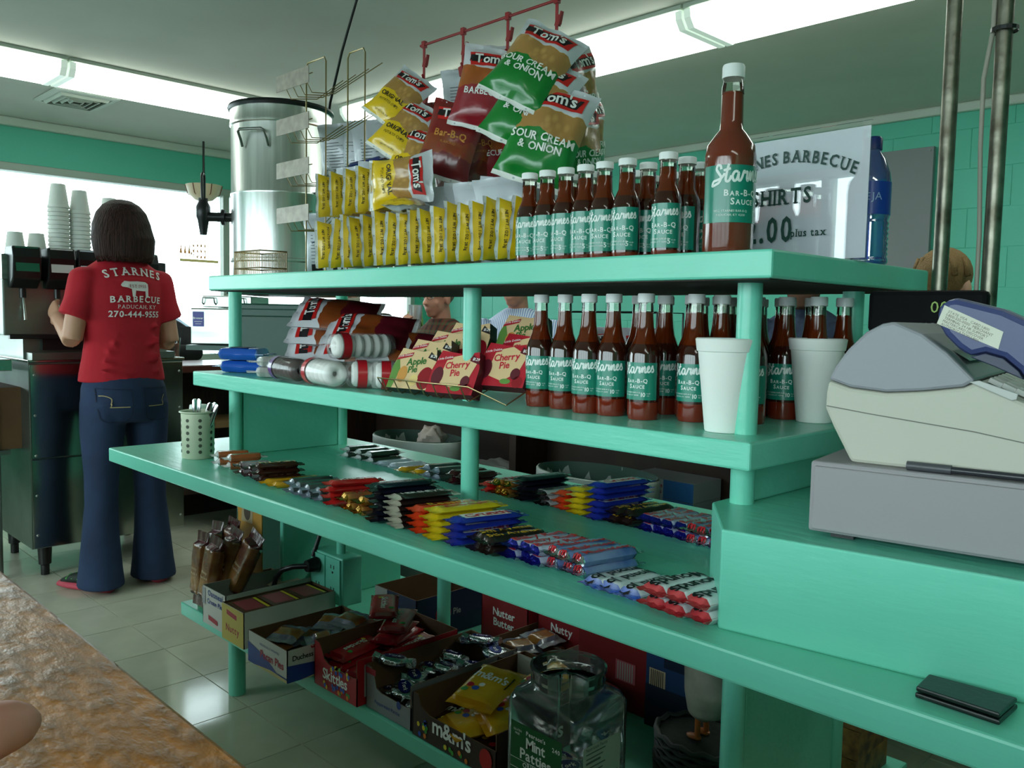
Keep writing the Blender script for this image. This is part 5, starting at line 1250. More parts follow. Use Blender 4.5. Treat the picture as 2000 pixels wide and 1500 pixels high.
lbm = MB(); T1 = frame_T((-.066, -.0885, .045), (1, 0, 0), (0, 0, 1)); lf_ = lambda x, y: tuple(T1 @ Vector((x, y, .0004)))
put(lbm, rect2d(0, .132, 0, .125), lf_, 0)
lf2 = lambda x, y: tuple(T1 @ Vector((x, y, .0009)))
put(lbm, shift(text2d('Mint', .020, True, track=.02), .066, .082), lf2, 1); put(lbm, shift(text2d('Patties', .020, True, track=.02), .066, .058), lf2, 1); put(lbm, shift(text2d('ORIGINAL', .009, True, arc=.06), .066, .041), lf2, 1)
put(lbm, shift(text2d("Pearson's", .008, True), .066, .107), lf2, 1); put(lbm, shift(text2d('240', .008, True), .118, .100), lf2, 1); put(lbm, shift(text2d('GLUTEN', .004, False), .018, .108), lf2, 1); put(lbm, shift(text2d('FREE', .004, False), .018, .101), lf2, 1)
put(lbm, rect2d(.0, .132, .053, .054), lf2, 1); put(lbm, rect2d(.0, .132, .034, .035), lf2, 1)
lf3 = lambda x, y: tuple(T1 @ Vector((x, y, .0013)))
put(lbm, ell2d(.045, .012, .024, .019), lf2, 1); put(lbm, ell2d(.085, .010, .024, .017), lf2, 2); put(lbm, ell2d(.055, .012, .012, .009), lf3, 2)
lbm.build('front_label', [mat('jar_green_label', '#125a2c', .4), WHITE, mat('chocolate_print', '#2a1a14', .5)], jr)
lbm = MB(); T2 = frame_T((.0885, -.055, .055), (0, 1, 0), (0, 0, 1))
put(lbm, rect2d(0, .11, 0, .10), lambda x, y: tuple(T2 @ Vector((x, y, .0004))), 0)
for i in range(9): put(lbm, rect2d(.008, .05+.007*(i % 3), .012+.009*i, .0145+.009*i+(.002 if i in (0, 6) else 0)), lambda x, y: tuple(T2 @ Vector((x, y, .0009))), 1)
put(lbm, shift(text2d('Nutrition Facts', .006, True, align='L'), .008, .091), lambda x, y: tuple(T2 @ Vector((x, y, .0009))), 1)
for i in range(8): put(lbm, rect2d(.072+.004*i, .074+.004*i, .01, .03), lambda x, y: tuple(T2 @ Vector((x, y, .0009))), 1)
lbm.build('side_label', [mat('pale_label', '#b4b5a4', .6), mat('grey_ink', '#5c5d55', .6)], jr)
r = random.Random(4)
for i in range(14):
    o = inst('mint_pattie', ym, None, (jl[0]+.046*(i % 2)*1.0-.024, jl[1]+.05*((i//2) % 2)-.025, ZB+.008+.019*(i//4)+.006*(i % 2)), (r.uniform(-.3, .3), r.uniform(-.3, .3), r.uniform(0, 3)))
    tag(o, 'foil mint disc inside the clear jar, layer %s, %s corner' % (['one', 'two', 'three', 'four'][i//4], ['front left', 'front right', 'rear left', 'rear right'][i % 4]), 'candy', 'foil mint discs in the jar, layer %s' % ['one', 'two', 'three', 'four'][i//4])
# ---------------------------------------------------------------- second row on the bottom shelf
TF = lambda s_, sz, x, y, mi: (shift(text2d(s_, sz, True, track=.02), x, y), mi)
carton('snack_carton', 'navy and white open carton of marshmallow pies in the rear row', (-2.09, 1.50, ZB+.001), 0, .20, .30, .13, mat('navy_carton', '#1e2a4a', .5), CARD, fp=[(rect2d(0, .06, 0, .13), 2), (ell2d(.09, .06, .045, .045), 3), TF('Moon', .016, .09, .068, 2), TF('Pie', .016, .09, .045, 2)], sp_=[(ell2d(.1, .07, .03, .03), 4), TF('Moon Pie', .018, .12, .06, 2)], extra=[mat('grey_white_print', '#a5a5a0', .6), BLP, RB2])
carton('snack_carton', 'red closed carton of peanut butter cookies behind the centre post', (-1.81, 1.68, ZB+.001), 0, .19, .17, .14, mat('dull_red_carton', '#8e1c22', .5), CARD, fp=[TF('Nutter', .022, .095, .085, 2), TF('Butter', .022, .095, .055, 2)], extra=[WHITE])
carton('snack_carton', 'dark red carton of nut snacks in the rear row beside the peanut butter cookies', (-1.60, 1.70, ZB+.001), 0, .17, .16, .15, mat('dull_red_carton', '#8e1c22', .5), CARD, fp=[TF('Nutty', .022, .09, .09, 2)], extra=[WHITE])
t = carton('pie_carton', 'grey-white open carton of wrapped pies in the middle of the bottom shelf', (-1.60, 1.50, ZB+.001), 0, .19, .24, .10, WB, CARD, fp=[(poly2d([(0, 0), (.19, 0), (.1, .02), (0, .04)]), 2), TF('Pecan Pies', .018, .115, .025, 3)], sp_=[(rect2d(0, .24, 0, .04), 2), TF('Duchess', .02, .1, .05, 4)], extra=[NB, RB2, BLKP])
for i, (x, y, z) in enumerate([(-1.55, 1.53, .03), (-1.46, 1.53, .03), (-1.55, 1.62, .035), (-1.46, 1.62, .04), (-1.50, 1.56, .065), (-1.48, 1.64, .075)]):
    o = inst('pecan_pie', ppm, None, (x, y, ZB+z), (.1, 0, .3*i)); tag(o, 'cellophane-wrapped pie in the grey-white carton mid shelf, %s' % ['front left', 'front right', 'rear left', 'rear right', 'upper front', 'upper rear'][i], 'snack', 'wrapped pies in the grey-white carton')
def closed_box(name, lab, loc, rz, w, d, h, m_, fp=(), sp_=(), extra=(), group=None, cat='carton'):
    m = MB().bb(0, w, 0, d, 0, h, 0)
    T1 = frame_T((0, 0, 0), (1, 0, 0), (0, 0, 1)); T2 = frame_T((w, 0, 0), (0, 1, 0), (0, 0, 1))
    for t2, mi in fp: put(m, t2, lambda x, y: tuple(T1 @ Vector((x, y, .0006+.0002*mi))), mi)
    for t2, mi in sp_: put(m, t2, lambda x, y: tuple(T2 @ Vector((x, y, .0006+.0002*mi))), mi)
    o = m.build(name, [m_, m_]+list(extra)); o.location = loc; o.rotation_euler = (0, 0, rz)
    return tag(o, lab, cat, group)
bars = lambda x, y, w, h: [(rect2d(x, x+w, y, y+h), 2)]+[(rect2d(x+w*(.1+.12*i), x+w*(.15+.12*i), y+.003, y+h-.003), 3) for i in range(7)]
closed_box('cracker_box', 'tall red snack box in the rear row left of the blue cracker box', (-1.38, 1.62, ZB+.001), 0, .215, .16, .27, mat('deep_red_box', '#7c1216', .5), [TF('CHEESE CRACKERS', .014, .11, .235, 2)]+[(t2, mi) for t2, mi in bars(.12, .07, .06, .05)], extra=[mat('rose_letters', '#b0545a', .5), mat('pale_label2', '#9ba49c', .6), BLKP])
closed_box('cracker_box', 'blue cracker box with a red and white oval emblem in the rear row', (-1.155, 1.60, ZB+.001), 0, .19, .16, .285, mat('deep_blue_box', '#173a66', .5), [(rect2d(0, .19, 0, .10), 4), (poly2d([(.05, .15), (.125, .15), (.125, .225), (.05, .225)]), 4), (ell2d(.0875, .19, .038, .02), 2), (shift(text2d('Lance', .018, True), .0875, .182), 5), (shift(text2d('SALTED', .016, True), .10, .05), 2)]+[(t2, mi) for t2, mi in bars(.01, .08, .045, .06)], extra=[mat('tan_oval', '#c3aa8a', .5), BLKP, mat('black_navy', '#0d1a33', .5), RB2])
# ceramic goose-like figure: a white pig figurine standing on a dark woven basket
bs = thing('basket', 'dark woven round basket at the right end of the bottom shelf', 'basket', (-.93, 1.50, ZB))
DKW = mat('dark_wicker', '#2c332c', .6)
b_ = MB()
for q in range(8): b_.tube([((.105+.002*sin(q))*cos(2*pi*i/28), (.085)*sin(2*pi*i/28), .008+.0115*q+.0035*(-1)**(i+q)) for i in range(28)], .0062, 6, closed=True)
b_.build('weave', DKW, bs, 60)
MB().loft([((0, 0, .0), .095, .075), ((0, 0, .085), .1, .08), ((0, 0, .093), .07, .05)], 24).build('filling', mat('dark_cloth', '#20261f', .9, bump=(40, .5, .01)), bs, 60)
pg = thing('figurine', 'dusty white ceramic goose figurine standing on the dark basket', 'figurine', (-.925, 1.48, ZB+.095), radians(0))
CER = mat('dusty_ceramic', '#a8a394', .4, var=(14, '#6f7265', 1)); ORG = mat('orange_beak', '#b06028', .4)
g = MB(); g.loft([((.0, 0, .035), .012, .012), ((.01, 0, .055), .04, .036), ((.014, 0, .10), .052, .046), ((.0, 0, .16), .042, .036), ((-.015, 0, .20), .026, .022), ((-.028, 0, .235), .02, .018)], 18)
g.ball((-.034, 0, .26), (.026, .021, .024), 16); g.loft([((.03, 0, .09), .02, .02, (1, 0, .3)), ((.07, 0, .11), .006, .01, (1, 0, .3))], 12)
remesh(g.build('body', CER, pg, 180), .005, 4)
MB().tube([(-.055, 0, .258), (-.075, 0, .252)], [.009, .003], 8).build('beak', ORG, pg, 60)
lgm = MB().tube([(0, 0, 0), (0, 0, .065)], .006, 8).ball((-.008, 0, .004), (.018, .011, .005), 10).mesh('leg', [ORG], 60)
inst('leg', lgm, pg, (.0, -.016, 0)); inst('leg', lgm, pg, (.0, .016, 0))
EY = mat('eye_black', '#0c0c0c', .2); MB().ball((-.042, -.020, .265), .004, 8).build('eye', EY, pg, 180); MB().ball((-.042, .020, .265), .004, 8).build('eye', EY, pg, 180)
for i in range(3):
    closed_box('snack_box', 'brown patterned snack box at the right end of the bottom shelf, %s of three' % ['lowest', 'middle', 'topmost'][i], (-.83+.004*i, 1.68, ZB+.001+.062*i), 0, .14, .16, .06, mat('brown_patterned_box', '#4a2e1c', .5, var=(30, '#a8783a', 1)), group='brown patterned boxes')
# outlet boxes with plug and cord
ob = thing('outlet_box', 'teal painted double outlet box on a conduit under the counter', 'outlet', (-2.0, 1.17, .49))
oo = ony(636, 1128, 1.42); ob.location = (oo.x, 1.42, oo.z); ob.scale = (1.15, 1, 1.15)
dz = .0
MB().bb(-.075, .075, .004, .075, -.065, .065).build('box', TEAL, ob, bevel=.004)
pm = MB().bb(-.033, .033, 0, .006, -.06, .06).mesh('cover_plate', [TEAL]); sl_ = MB()
for zz in (-.03, .03):
    for a, b in ((-.008, .001), (.006, .001)): sl_.bb(a-.0013, a+.0013, -.0008, .001, zz+.002, zz+.012)
    sl_.bb(-.003, .003, -.0008, .001, zz-.010, zz-.005)
slm = sl_.mesh('slot', [BLK])
for x in (-.036, .036):
    c_ = inst('cover_plate', pm, ob, (x, -.002, 0)); inst('slot', slm, c_)
MB().cyl((.03, .04, -.065), (.03, .04, -(oo.z-.24)/1.15), .013, 14).build('conduit', TEAL, ob, 40)
MB().cyl((.02, .04, .065), (.02, .04, (.705-oo.z)/1.15), .013, 14).build('conduit', TEAL, ob, 40)
pl = thing('power_cord', 'thick black power cord plugged into the teal outlet box', 'cord', (oo.x-.042, 1.413, oo.z+.034))
MB().cyl((0, 0, 0), (0, -.035, 0), .024, 16, 0, .018).build('plug', BLK, pl, 40)
MB().tube([(0, -.03, 0), (-.035, -.06, -.004), (-.075, -.075, -.02), (-.105, -.08, -.05), (-.122, -.08, -.09), (-.125, -.075, -.13), (-.115, -.06, -.17), (-.10, -.04, -.2)], .0085, 10).build('cord', BLK, pl, 60)
MB().tube([(-.02, .0, .02), (-.03, .03, .08), (-.035, .05, .15)], .007, 8).build('cord', BLK, pl, 60)

# ================================================================ far bar, bins and what stands below it
fb = thing('bar_counter', 'long dark wooden customer bar behind the teal island', 'counter', (-1.0, 2.9, 0))
MB().bb(-3.42, 3.4, -.45, -.07, .86, .90).build('counter_top', BARM, fb, bevel=.004)
MB().bb(-3.4, 3.3, -.12, -.09, 0, .86).build('back_panel', WOODD, fb)
for z in (.12, .46): MB().bb(-3.4, 3.2, -.33, -.12, z-.025, z).build('under_shelf', WOODD, fb)
for x in (-2.9, -1.6, -.3, 1.0): MB().bb(x-.02, x+.02, -.32, -.12, 0, .86).build('divider', WOODD, fb)
lb_ = thing('bar_counter', 'short dark wooden bar running along the window on the left', 'counter', (-4.72, 2.6, 0))
MB().bb(-.2, .28, -.75, .12, .86, .90).build('counter_top', mat('red_brown_wood', '#5a2c20', .3, coat=.3), lb_, bevel=.004)
MB().bb(-.14, -.1, -.7, .1, 0, .86).build('back_panel', WOODD, lb_)
MB().bb(-.1, .26, -.7, .1, .55, .58).build('under_shelf', mat('tan_shelf', '#8c7148', .6), lb_)
MB().bb(-.1, .26, -.7, .1, .2, .23).build('under_shelf', WOODD, lb_)
BING = mat('dark_green_bin', '#36544a', .5)
def bin_(loc, a, b, h, lab, grp):
    t = thing('waste_bin', lab, 'bin', loc, 0, grp)
    m = MB(); m.loft([((0, 0, 0), a*.78, b*.78), ((0, 0, h), a, b)], 32, cap=False); m.lathe([(.001, .001), (a*.78, .001)], 32, 0, Matrix.Diagonal((1, b/a, 1, 1)), cap=False)
    m.build('bin_body', BING, t, 180)
    def lf(u, v):
        an = 2*pi*u; w_ = noise.noise(Vector((cos(an)*5, sin(an)*5, v*3)))
        if v < .45: q = v/.45; rr = .93+.08*q+.012*w_; z = h-.16+.17*q
        else: q = (v-.45)/.55; rr = 1.03+.01*sin(q*9)+.018*w_; z = h+.012-(.20+.05*noise.noise(Vector((an*2, 1, 3))))*q
        return (a*rr*cos(an), b*rr*sin(an), z)
    MB().grid(lf, 72, 12, 0, None, True).build('liner', BAGLINER, t, 180)
    return t
bin_((-1.95, 2.36, 0), .25, .15, .64, 'oval waste bin with clear liner behind the right half of the candy counter', 'waste bins')
bin_((-2.98, 2.36, 0), .25, .15, .655, 'oval waste bin with clear liner behind the left half of the candy counter', 'waste bins')
CR = mat('crumpled_film', '#b9b4b2', .35, coat=.3)
def crumple(name, lab, loc, s_, seed, m_=None, cat='bag'):
    m = MB(); m.ball((0, 0, 0), 1.0, 28)
    v2 = []
    for p in m.v:
        q = Vector(p); d = 1+.35*noise.noise(q*1.6+Vector((seed, 0, 0)))+.18*noise.noise(q*4+Vector((0, seed, 0)))
        v2.append((q.x*d*s_[0], q.y*d*s_[1], max(q.z*d*s_[2], -s_[2]*.6)+s_[2]*.6))
    m.v = v2; o = m.build(name, m_ or CR, None, 40); o.location = loc
    return tag(o, lab, cat)
crumple('plastic_bag', 'crumpled clear plastic bag on the shelf under the far bar', (-2.80, 2.66, .461), (.17, .06, .05), 3)
crumple('paper_towel', 'crumpled pale towel sticking out of the left waste bin', (-2.93, 2.40, .60), (.07, .06, .06), 8, mat('pale_pink_paper', '#c4b3ac', .8), 'towel')
for i in range(2):
    closed_box('cake_box', ['white and blue cupcake box under the far bar, lower', 'white and blue cupcake box under the far bar, upper'][i], (-1.985, 2.585, .461+.072*i-.0), 0, .30, .18, .07, mat('white_blue_box', '#b8bcc0', .5), [(rect2d(0, .05, 0, .07), 2), (rect2d(.17, .30, 0, .07), 3), (shift(text2d('Chocolate', .015, True), .115, .040), 4), (shift(text2d('Cupcakes', .015, True), .115, .018), 4), (poly2d([(.012, .05), (.06, .046), (.06, .058), (.012, .062)]), 4)], extra=[mat('sky_blue_print', '#4f8fc0', .5), mat('mid_blue_print', '#2f6fb5', .5), RB2], group='cupcake boxes')
closed_box('cardboard_box', 'plain brown cardboard box on the shelf under the left end of the far bar', (-4.38, 2.58, .461), 0, .42, .18, .17, CARD)
closed_box('cardboard_box', 'darker cardboard box on the shelf under the far bar, right of the cupcake boxes', (-1.2, 2.58, .461), 0, .5, .18, .2, CARD)
# ================================================================ steel urn on its stand
us = thing('urn_stand', 'dark green painted wooden stand under the steel tea urn', 'stand', (-3.16, 1.83, 0), radians(-44.7+0))
DG = mat('dark_green_paint', '#1f4a3d', .4)
MB().bb(-.02, .20, -.16, .16, 0, 1.22).build('cabinet', DG, us, bevel=.006)
MB().bb(-.19, .22, -.19, .19, 1.255, 1.315).build('top_board', DG, us, bevel=.006)
MB().bb(-.02, .215, -.17, .17, 1.17, 1.2).build('ledge', DG, us, bevel=.004)
sbx = thing('steel_brewer_base', 'steel box with a blue sticker and two small handles below the tea urn', 'container', (-3.30, 1.58, 0), radians(45))
# front face towards the lens
MB().bb(-.105, .14, 0, .26, 1.052, 1.20).build('body', STEEL, sbx, bevel=.006)
MB().bb(-.06, .14, .01, .25, 1.203, 1.25).build('upper_pan', STEEL, sbx, bevel=.004)
hm_ = MB().tube([(-.025, 0, .0), (-.025, -.014, .006), (-.022, -.016, .026), (.022, -.016, .026), (.025, -.014, .006), (.025, 0, 0)], .0028, 6).mesh('handle', [STEELD], 60)
inst('handle', hm_, sbx, (-.03, .01, 1.215)); inst('handle', hm_, sbx, (.09, .01, 1.215))
MB().bb(-.12, .16, -.01, .28, 1.03, 1.05).build('shelf_bracket', DG, sbx)
st = MB(); st.bb(-.095, -.05, -.0012, 0, 1.125, 1.185, 0); put(st, text2d('Brewer', .008, True), lambda x, y: (-.0725+x, -.0018, 1.155+y), 1); put(st, rect2d(-.016, .016, 0, .0015), lambda x, y: (-.0725+x, -.0018, 1.144+y), 1); put(st, rect2d(-.012, .012, 0, .0015), lambda x, y: (-.0725+x, -.0018, 1.135+y), 1)
st.build('sticker', [mat('violet_blue_sticker', '#3a3a94', .4), WHITE], sbx)
uc_ = atd(550, 540, 3.45)
un = thing('tea_urn', 'tall stainless steel iced-tea urn with black lid and black tap', 'urn', (uc_.x, uc_.y, 1.315), radians(45))
RU = .195; HU = .665
USTEEL = mat('polished_urn_steel', '#e6e8e4', .3, 1.0, var=(3, '#bfc3bd', .8, (14, 14, .6)), bump=(9, .12, .01, (3, 3, .3)))
MB().lathe([(RU*.97, 0), (RU*.97, .065), (RU*1.01, .07), (RU*1.01, .078), (RU*.985, .082), (RU*.985, .32), (RU, .326), (RU, .334), (RU*.985, .34), (RU*.985, HU-.075), (RU*1.01, HU-.07), (RU*1.01, HU-.06), (RU, HU-.055), (RU*1.01, HU-.004), (RU*.97, HU)], 56).build('body', USTEEL, un, 30)
MB().lathe([(RU*1.03, HU-.012), (RU*1.05, HU-.002), (RU*1.03, HU+.008), (RU*.8, HU+.016), (.05, HU+.022), (.045, HU+.04), (.03, HU+.046), (.001, HU+.046)], 48).build('lid', BLK, un, 35)
HDL = mat('handle_steel', '#8a8d88', .3, 1.0)
hh_ = MB().tube([(-.055, 0, -.055), (-.055, -.012, -.03), (-.055, -.03, -.004), (-.045, -.036, .002), (.045, -.036, .002), (.055, -.03, -.004), (.055, -.012, -.03), (.055, 0, -.055)], .0055, 8).mesh('side_handle', [HDL], 60)
for a in (-14, 166): inst('side_handle', hh_, un, M=Matrix.Rotation(radians(a), 4, 'Z') @ Matrix.Translation((0, -RU*.99, HU-.115)))
tpm = MB(); tpm.cyl((0, 0, 0), (0, -.07, 0), .014, 12); tpm.cyl((0, -.02, 0), (0, -.03, 0), .024, 14); tpm.lathe([(.010, -.055), (.017, -.01), (.021, .0), (.021, .03), (.014, .045), (.014, .055)], 16, 0, Matrix.Translation((0, -.085, 0)))
tpm.tube([(-.012, -.085, .05), (-.016, -.085, .12), (-.010, -.085, .128), (.010, -.085, .128), (.016, -.085, .12), (.012, -.085, .05)], .0045, 6)
tpm.build('tap', BLK, un, 40, M=Matrix.Rotation(radians(-82), 4, 'Z') @ Matrix.Translation((0, -RU*.98, .245)) @ Matrix.Scale(1.3, 4))
cb = thing('hanging_cable', 'black cable hanging from the ceiling down behind the tea urn', 'cable', (0, 0, 0))
a0 = onz(697, 0, 2.4); a0 = atd(697, 0, 3.27); b0 = atd(668, 100, 3.35); c0 = atd(645, 200, 3.48); d0 = atd(641, 228, 3.52)
top_ = atd(702, -20, 3.25)
cb.location = (c0.x, c0.y, 0)
L_ = lambda p: (p.x-c0.x, p.y-c0.y, p.z)
MB().tube([(top_.x-c0.x, top_.y-c0.y, 2.4), L_(a0), L_(b0), L_(c0), L_(d0)], .0055, 8).build('cable', BLK, cb, 60)
# ================================================================ back wall things
gb = thing('wall_panel', 'large grey painted board on the green block wall at the right', 'board', (-2.05, YF-.021, 0))
MB().bb(-.35, .235, -.03, 0, 1.47, 2.18).build('board', mat('grey_board', '#85888a', .6), gb, bevel=.002)
pr_ = MB().bb(.0, .12, -.034, -.030, 1.66, 2.05, 0)
for q in range(26): pr_.bb(.02, .075, -.0352, -.034, 1.69+.0128*q, 1.696+.0128*q, 1)
pr_.build('paper_notice', [mat('notice_paper', '#a9b1a4', .7), mat('notice_ink', '#5c6a62', .7)], gb, M=Matrix.Translation((-.13, 0, 0)))
for q, (x, z) in enumerate([(-.33, 1.49), (.215, 1.49), (-.33, 2.16), (.215, 2.16)]): MB().cyl((x, -.03, z), (x, -.034, z), .006, 10).build('screw', STEELD, gb)
ou = thing('wall_outlet', 'teal painted outlet plate on the block wall between the two pipes', 'outlet', (-1.52, YF, 1.66))
MB().bb(-.04, .04, -.012, 0, -.065, .065).build('plate', TEALW, ou, bevel=.003)
for i, (x, z) in enumerate([(-.008, .012), (.008, .012), (0, -.008)]): MB().bb(x-.002, x+.002, -.014, -.012, z-.004, z+.004).build('slot', BLK, ou)
# potted plant by the far window
ppt = thing('potted_plant', 'potted plant with long striped pointed leaves by the far window', 'plant', (-4.75, 3.75, .9))
MB().lathe([(.06, -.9), (.09, -.75), (.1, 0), (.09, .0), (.085, -.02), (.001, -.02)], 24).build('pot', mat('clay_pot', '#7a4a34', .8), ppt, 40)
LEAF = mat('striped_leaf', '#6f9a4a', .5, var=(18, '#c9d0a0', 1, (8, 1, 1)))
lm = MB()
def leaf(u, v):
    w_ = .032*sin(pi*min(v*1.05, 1))**.7*(1-v*.2)+.001; x = (u*2-1)*w_; L = v*.30
    return (x, L*cos(v*1.6)+.01, .16*sin(v*2.2)+.02*abs(u*2-1)-v*v*.05)
lm.grid(leaf, 4, 10); lme = lm.mesh('leaf', [LEAF], 180)
for i in range(16): inst('leaf', lme, ppt, M=Matrix.Rotation(radians(i*137.5), 4, 'Z') @ Matrix.Rotation(radians(20+(i % 4)*16), 4, 'X') @ Matrix.Translation((0, .01, 0)) )
stem_ = MB().cyl((0, 0, -.02), (0, 0, .18), .008, 8).build('stem', mat('stem_green', '#5a6e38', .6), ppt)
for i in range(8): inst('leaf', lme, ppt, M=Matrix.Translation((0, 0, .12+.008*i)) @ Matrix.Rotation(radians(i*137.5+60), 4, 'Z') @ Matrix.Rotation(radians(30+(i % 3)*12), 4, 'X'))
# ================================================================ soda machine and steel cabinets on the left
XM = -4.05
sc_ = thing('steel_cabinet', 'stainless steel cabinet under the drinks dispenser, red shirt mirrored in its front', 'cabinet', (XM, 1.40, 0))
MIR = mat('polished_steel', '#a9afa6', .16, 1.0, var=(2, '#8c938b', 1), bump=(2.5, .15, .01))
yc0, yc1 = onx(64, 1075, XM).y-1.40, onx(360, 1040, XM).y-1.40
ztop = onx(62, 703, XM).z
MB().bb(-.62, -.002, yc0, yc1, .14, ztop-.012).build('body', STEELD, sc_)
ym_ = (yc0+yc1)/2
zj = onx(95, 895, XM).z
for a, b, z0, z1 in ((yc0+.003, ym_-.002, zj+.003, ztop-.02), (yc0+.003, ym_-.002, .142, zj-.002), (ym_+.002, yc1-.003, .142, ztop-.02)):
    MB().bb(-.002, .006, a, b, z0, z1).build('panel', MIR, sc_, bevel=.002)
MB().bb(-.64, .012, yc0-.005, yc1+.005, ztop-.012, ztop).build('top', MIR, sc_, bevel=.003)
scm = MB().ball((0, 0, 0), (.004, .006, .006), 8).mesh('screw', [STEEL], 180)
for y in (yc0+.02, yc1-.02):
    for q in range(5): inst('screw', scm, sc_, (.006, y, .2+.175*q))
lgm_ = MB().lathe([(.03, .14), (.026, .05), (.018, .045), (.018, .001)], 14).mesh('leg', [BLK], 40)
for x in (-.08, -.55):
    for y in (yc0+.07, yc1-.07): inst('leg', lgm_, sc_, (x, y, 0))
s2 = thing('steel_counter', 'second steel counter at the left frame edge beside the cabinet', 'counter', (XM-.08, 1.0, 0))
MB().bb(-.6, 0, -1.3, yc0+.36, ztop-.05, ztop).build('top', MIR, s2, bevel=.003)
MB().bb(-.6, -.02, -1.3, yc0+.35, .55, .57).build('shelf', STEELD, s2)
for y in (-1.25, yc0+.30):
    for x in (-.56, -.05): MB().cyl((x, y, 0), (x, y, ztop-.05), .018, 12).build('leg', STEELD, s2, 40)
closed_box('cardboard_box', 'large cardboard box on the shelf of the steel counter at the left edge', (XM-.52, .45, .571), 0, .40, .65, .27, CARD)
dm = thing('drinks_dispenser', 'steel soda dispenser with black heads and coloured brand plates behind the employee', 'drinks dispenser', (XM-.04, 1.40, ztop))
Z = lambda v: onx(100, v, XM-.04).z-ztop
Yd = lambda u, v=600: onx(u, v, XM-.04).y-1.40
y0, y1 = Yd(6), Yd(330)
MB().bb(-.5, -.03, y0+.08, y1, .0, Z(655)).build('base', STEELD, dm)
MB().bb(-.05, .06, y0+.09, y1, .0, .03).build('drip_tray', STEELD, dm)
MB().bb(-.03, -.005, y0+.15, y1-.05, .04, Z(662)).build('recess', BLK, dm)
MB().bb(-.5, 0, y0, y1, Z(655), Z(548)).build('body', STEELD, dm, bevel=.006)
MB().bb(-.02, .012, y0+.02, y1, Z(662), Z(653)).build('lip', BLK, dm, bevel=.002)
MB().bb(-.5, -.03, y0, y1, Z(548)+.001, Z(500)).build('valve_rail', BLK, dm, bevel=.004)
MB().bb(-.5, -.005, y0, y0+.03, Z(548), Z(502)).build('side_trim', STEEL, dm)
hcol = [('#1c6a50', 'Sprite'), ('#d9dcdc', 'Coke'), ('#c6dbe8', 'Diet'), ('#2c6a58', 'Tea')]
for i, u in enumerate([45, 112, 168, 222, 275]):
    y = Yd(u)
    hd_ = MB().prism([(0, -.10), (.05, -.10), (.10, -.06), (.115, .03), (.10, .075), (0, .075)], -.055, .055, 0, Matrix(((1, 0, 0, 0), (0, 0, 1, 0), (0, 1, 0, 0), (0, 0, 0, 1)))).build('dispenser_head', BLK, dm, bevel=.006, M=Matrix.Translation((-.03, y, Z(520))))
    pl_ = MB(); pl_.add([(.1155, -.045, .02-.05), (.1155, .045, .02-.05), (.102, .045, .072), (.102, -.045, .072)], [(0, 1, 2, 3)])
    put(pl_, text2d(hcol[i % 4][1], .014, True), lambda x, y_: (.1105-y_*.12, x, .02+y_), 1)
    pl_.build('brand_plate', [mat('plate_%d' % (i % 4), hcol[i % 4][0], .35), [WHITE, RED, BLP, WHITE][i % 4]], hd_)
    MB().tube([(.03, 0, -.10), (.032, 0, -.14)], .013, 10).build('nozzle', BLK, hd_, 40)
    MB().tube([(.035, 0, -.135), (.055, .0, -.20), (.062, .0, -.235)], [.004, .006, .007], 8).build('lever', STEEL, hd_, 60)
c12 = cup_mesh(.11, .045, .031, .014)
def stack(u, vb, vt, y_, lab, n, inv=True, scale=1.0):
    p = onx(u, vb, XM-.28)
    top = onx(u, vt, XM-.28).z
    zb = ztop+Z(500)+.001
    step = (top-zb-.11)/(n-1) if n > 1 else 0
    for i in range(n):
        o = bpy.data.objects.new('foam_cup', c12); COL.objects.link(o)
        o.matrix_world = Matrix.Translation((XM-.28, p.y, zb+.11+step*i)) @ Matrix.Rotation(pi, 4, 'X')
        tag(o, 'white foam cup upside down in %s, %s from below' % (lab, (ordn+['thirteenth', 'fourteenth', 'fifteenth', 'sixteenth', 'seventeenth'])[i]), 'cup', 'foam cups in '+lab)
stack(116, 495, 360, 0, 'the tallest stack on the dispenser', 13)
stack(157, 495, 373, 0, 'the stack right of the tallest', 12)
stack(215, 495, 388, 0, 'the stack behind the employee head', 10)
stack(30, 495, 470, 0, 'the leftmost short stack', 1)
stack(72, 495, 470, 0, 'the second short stack', 1)

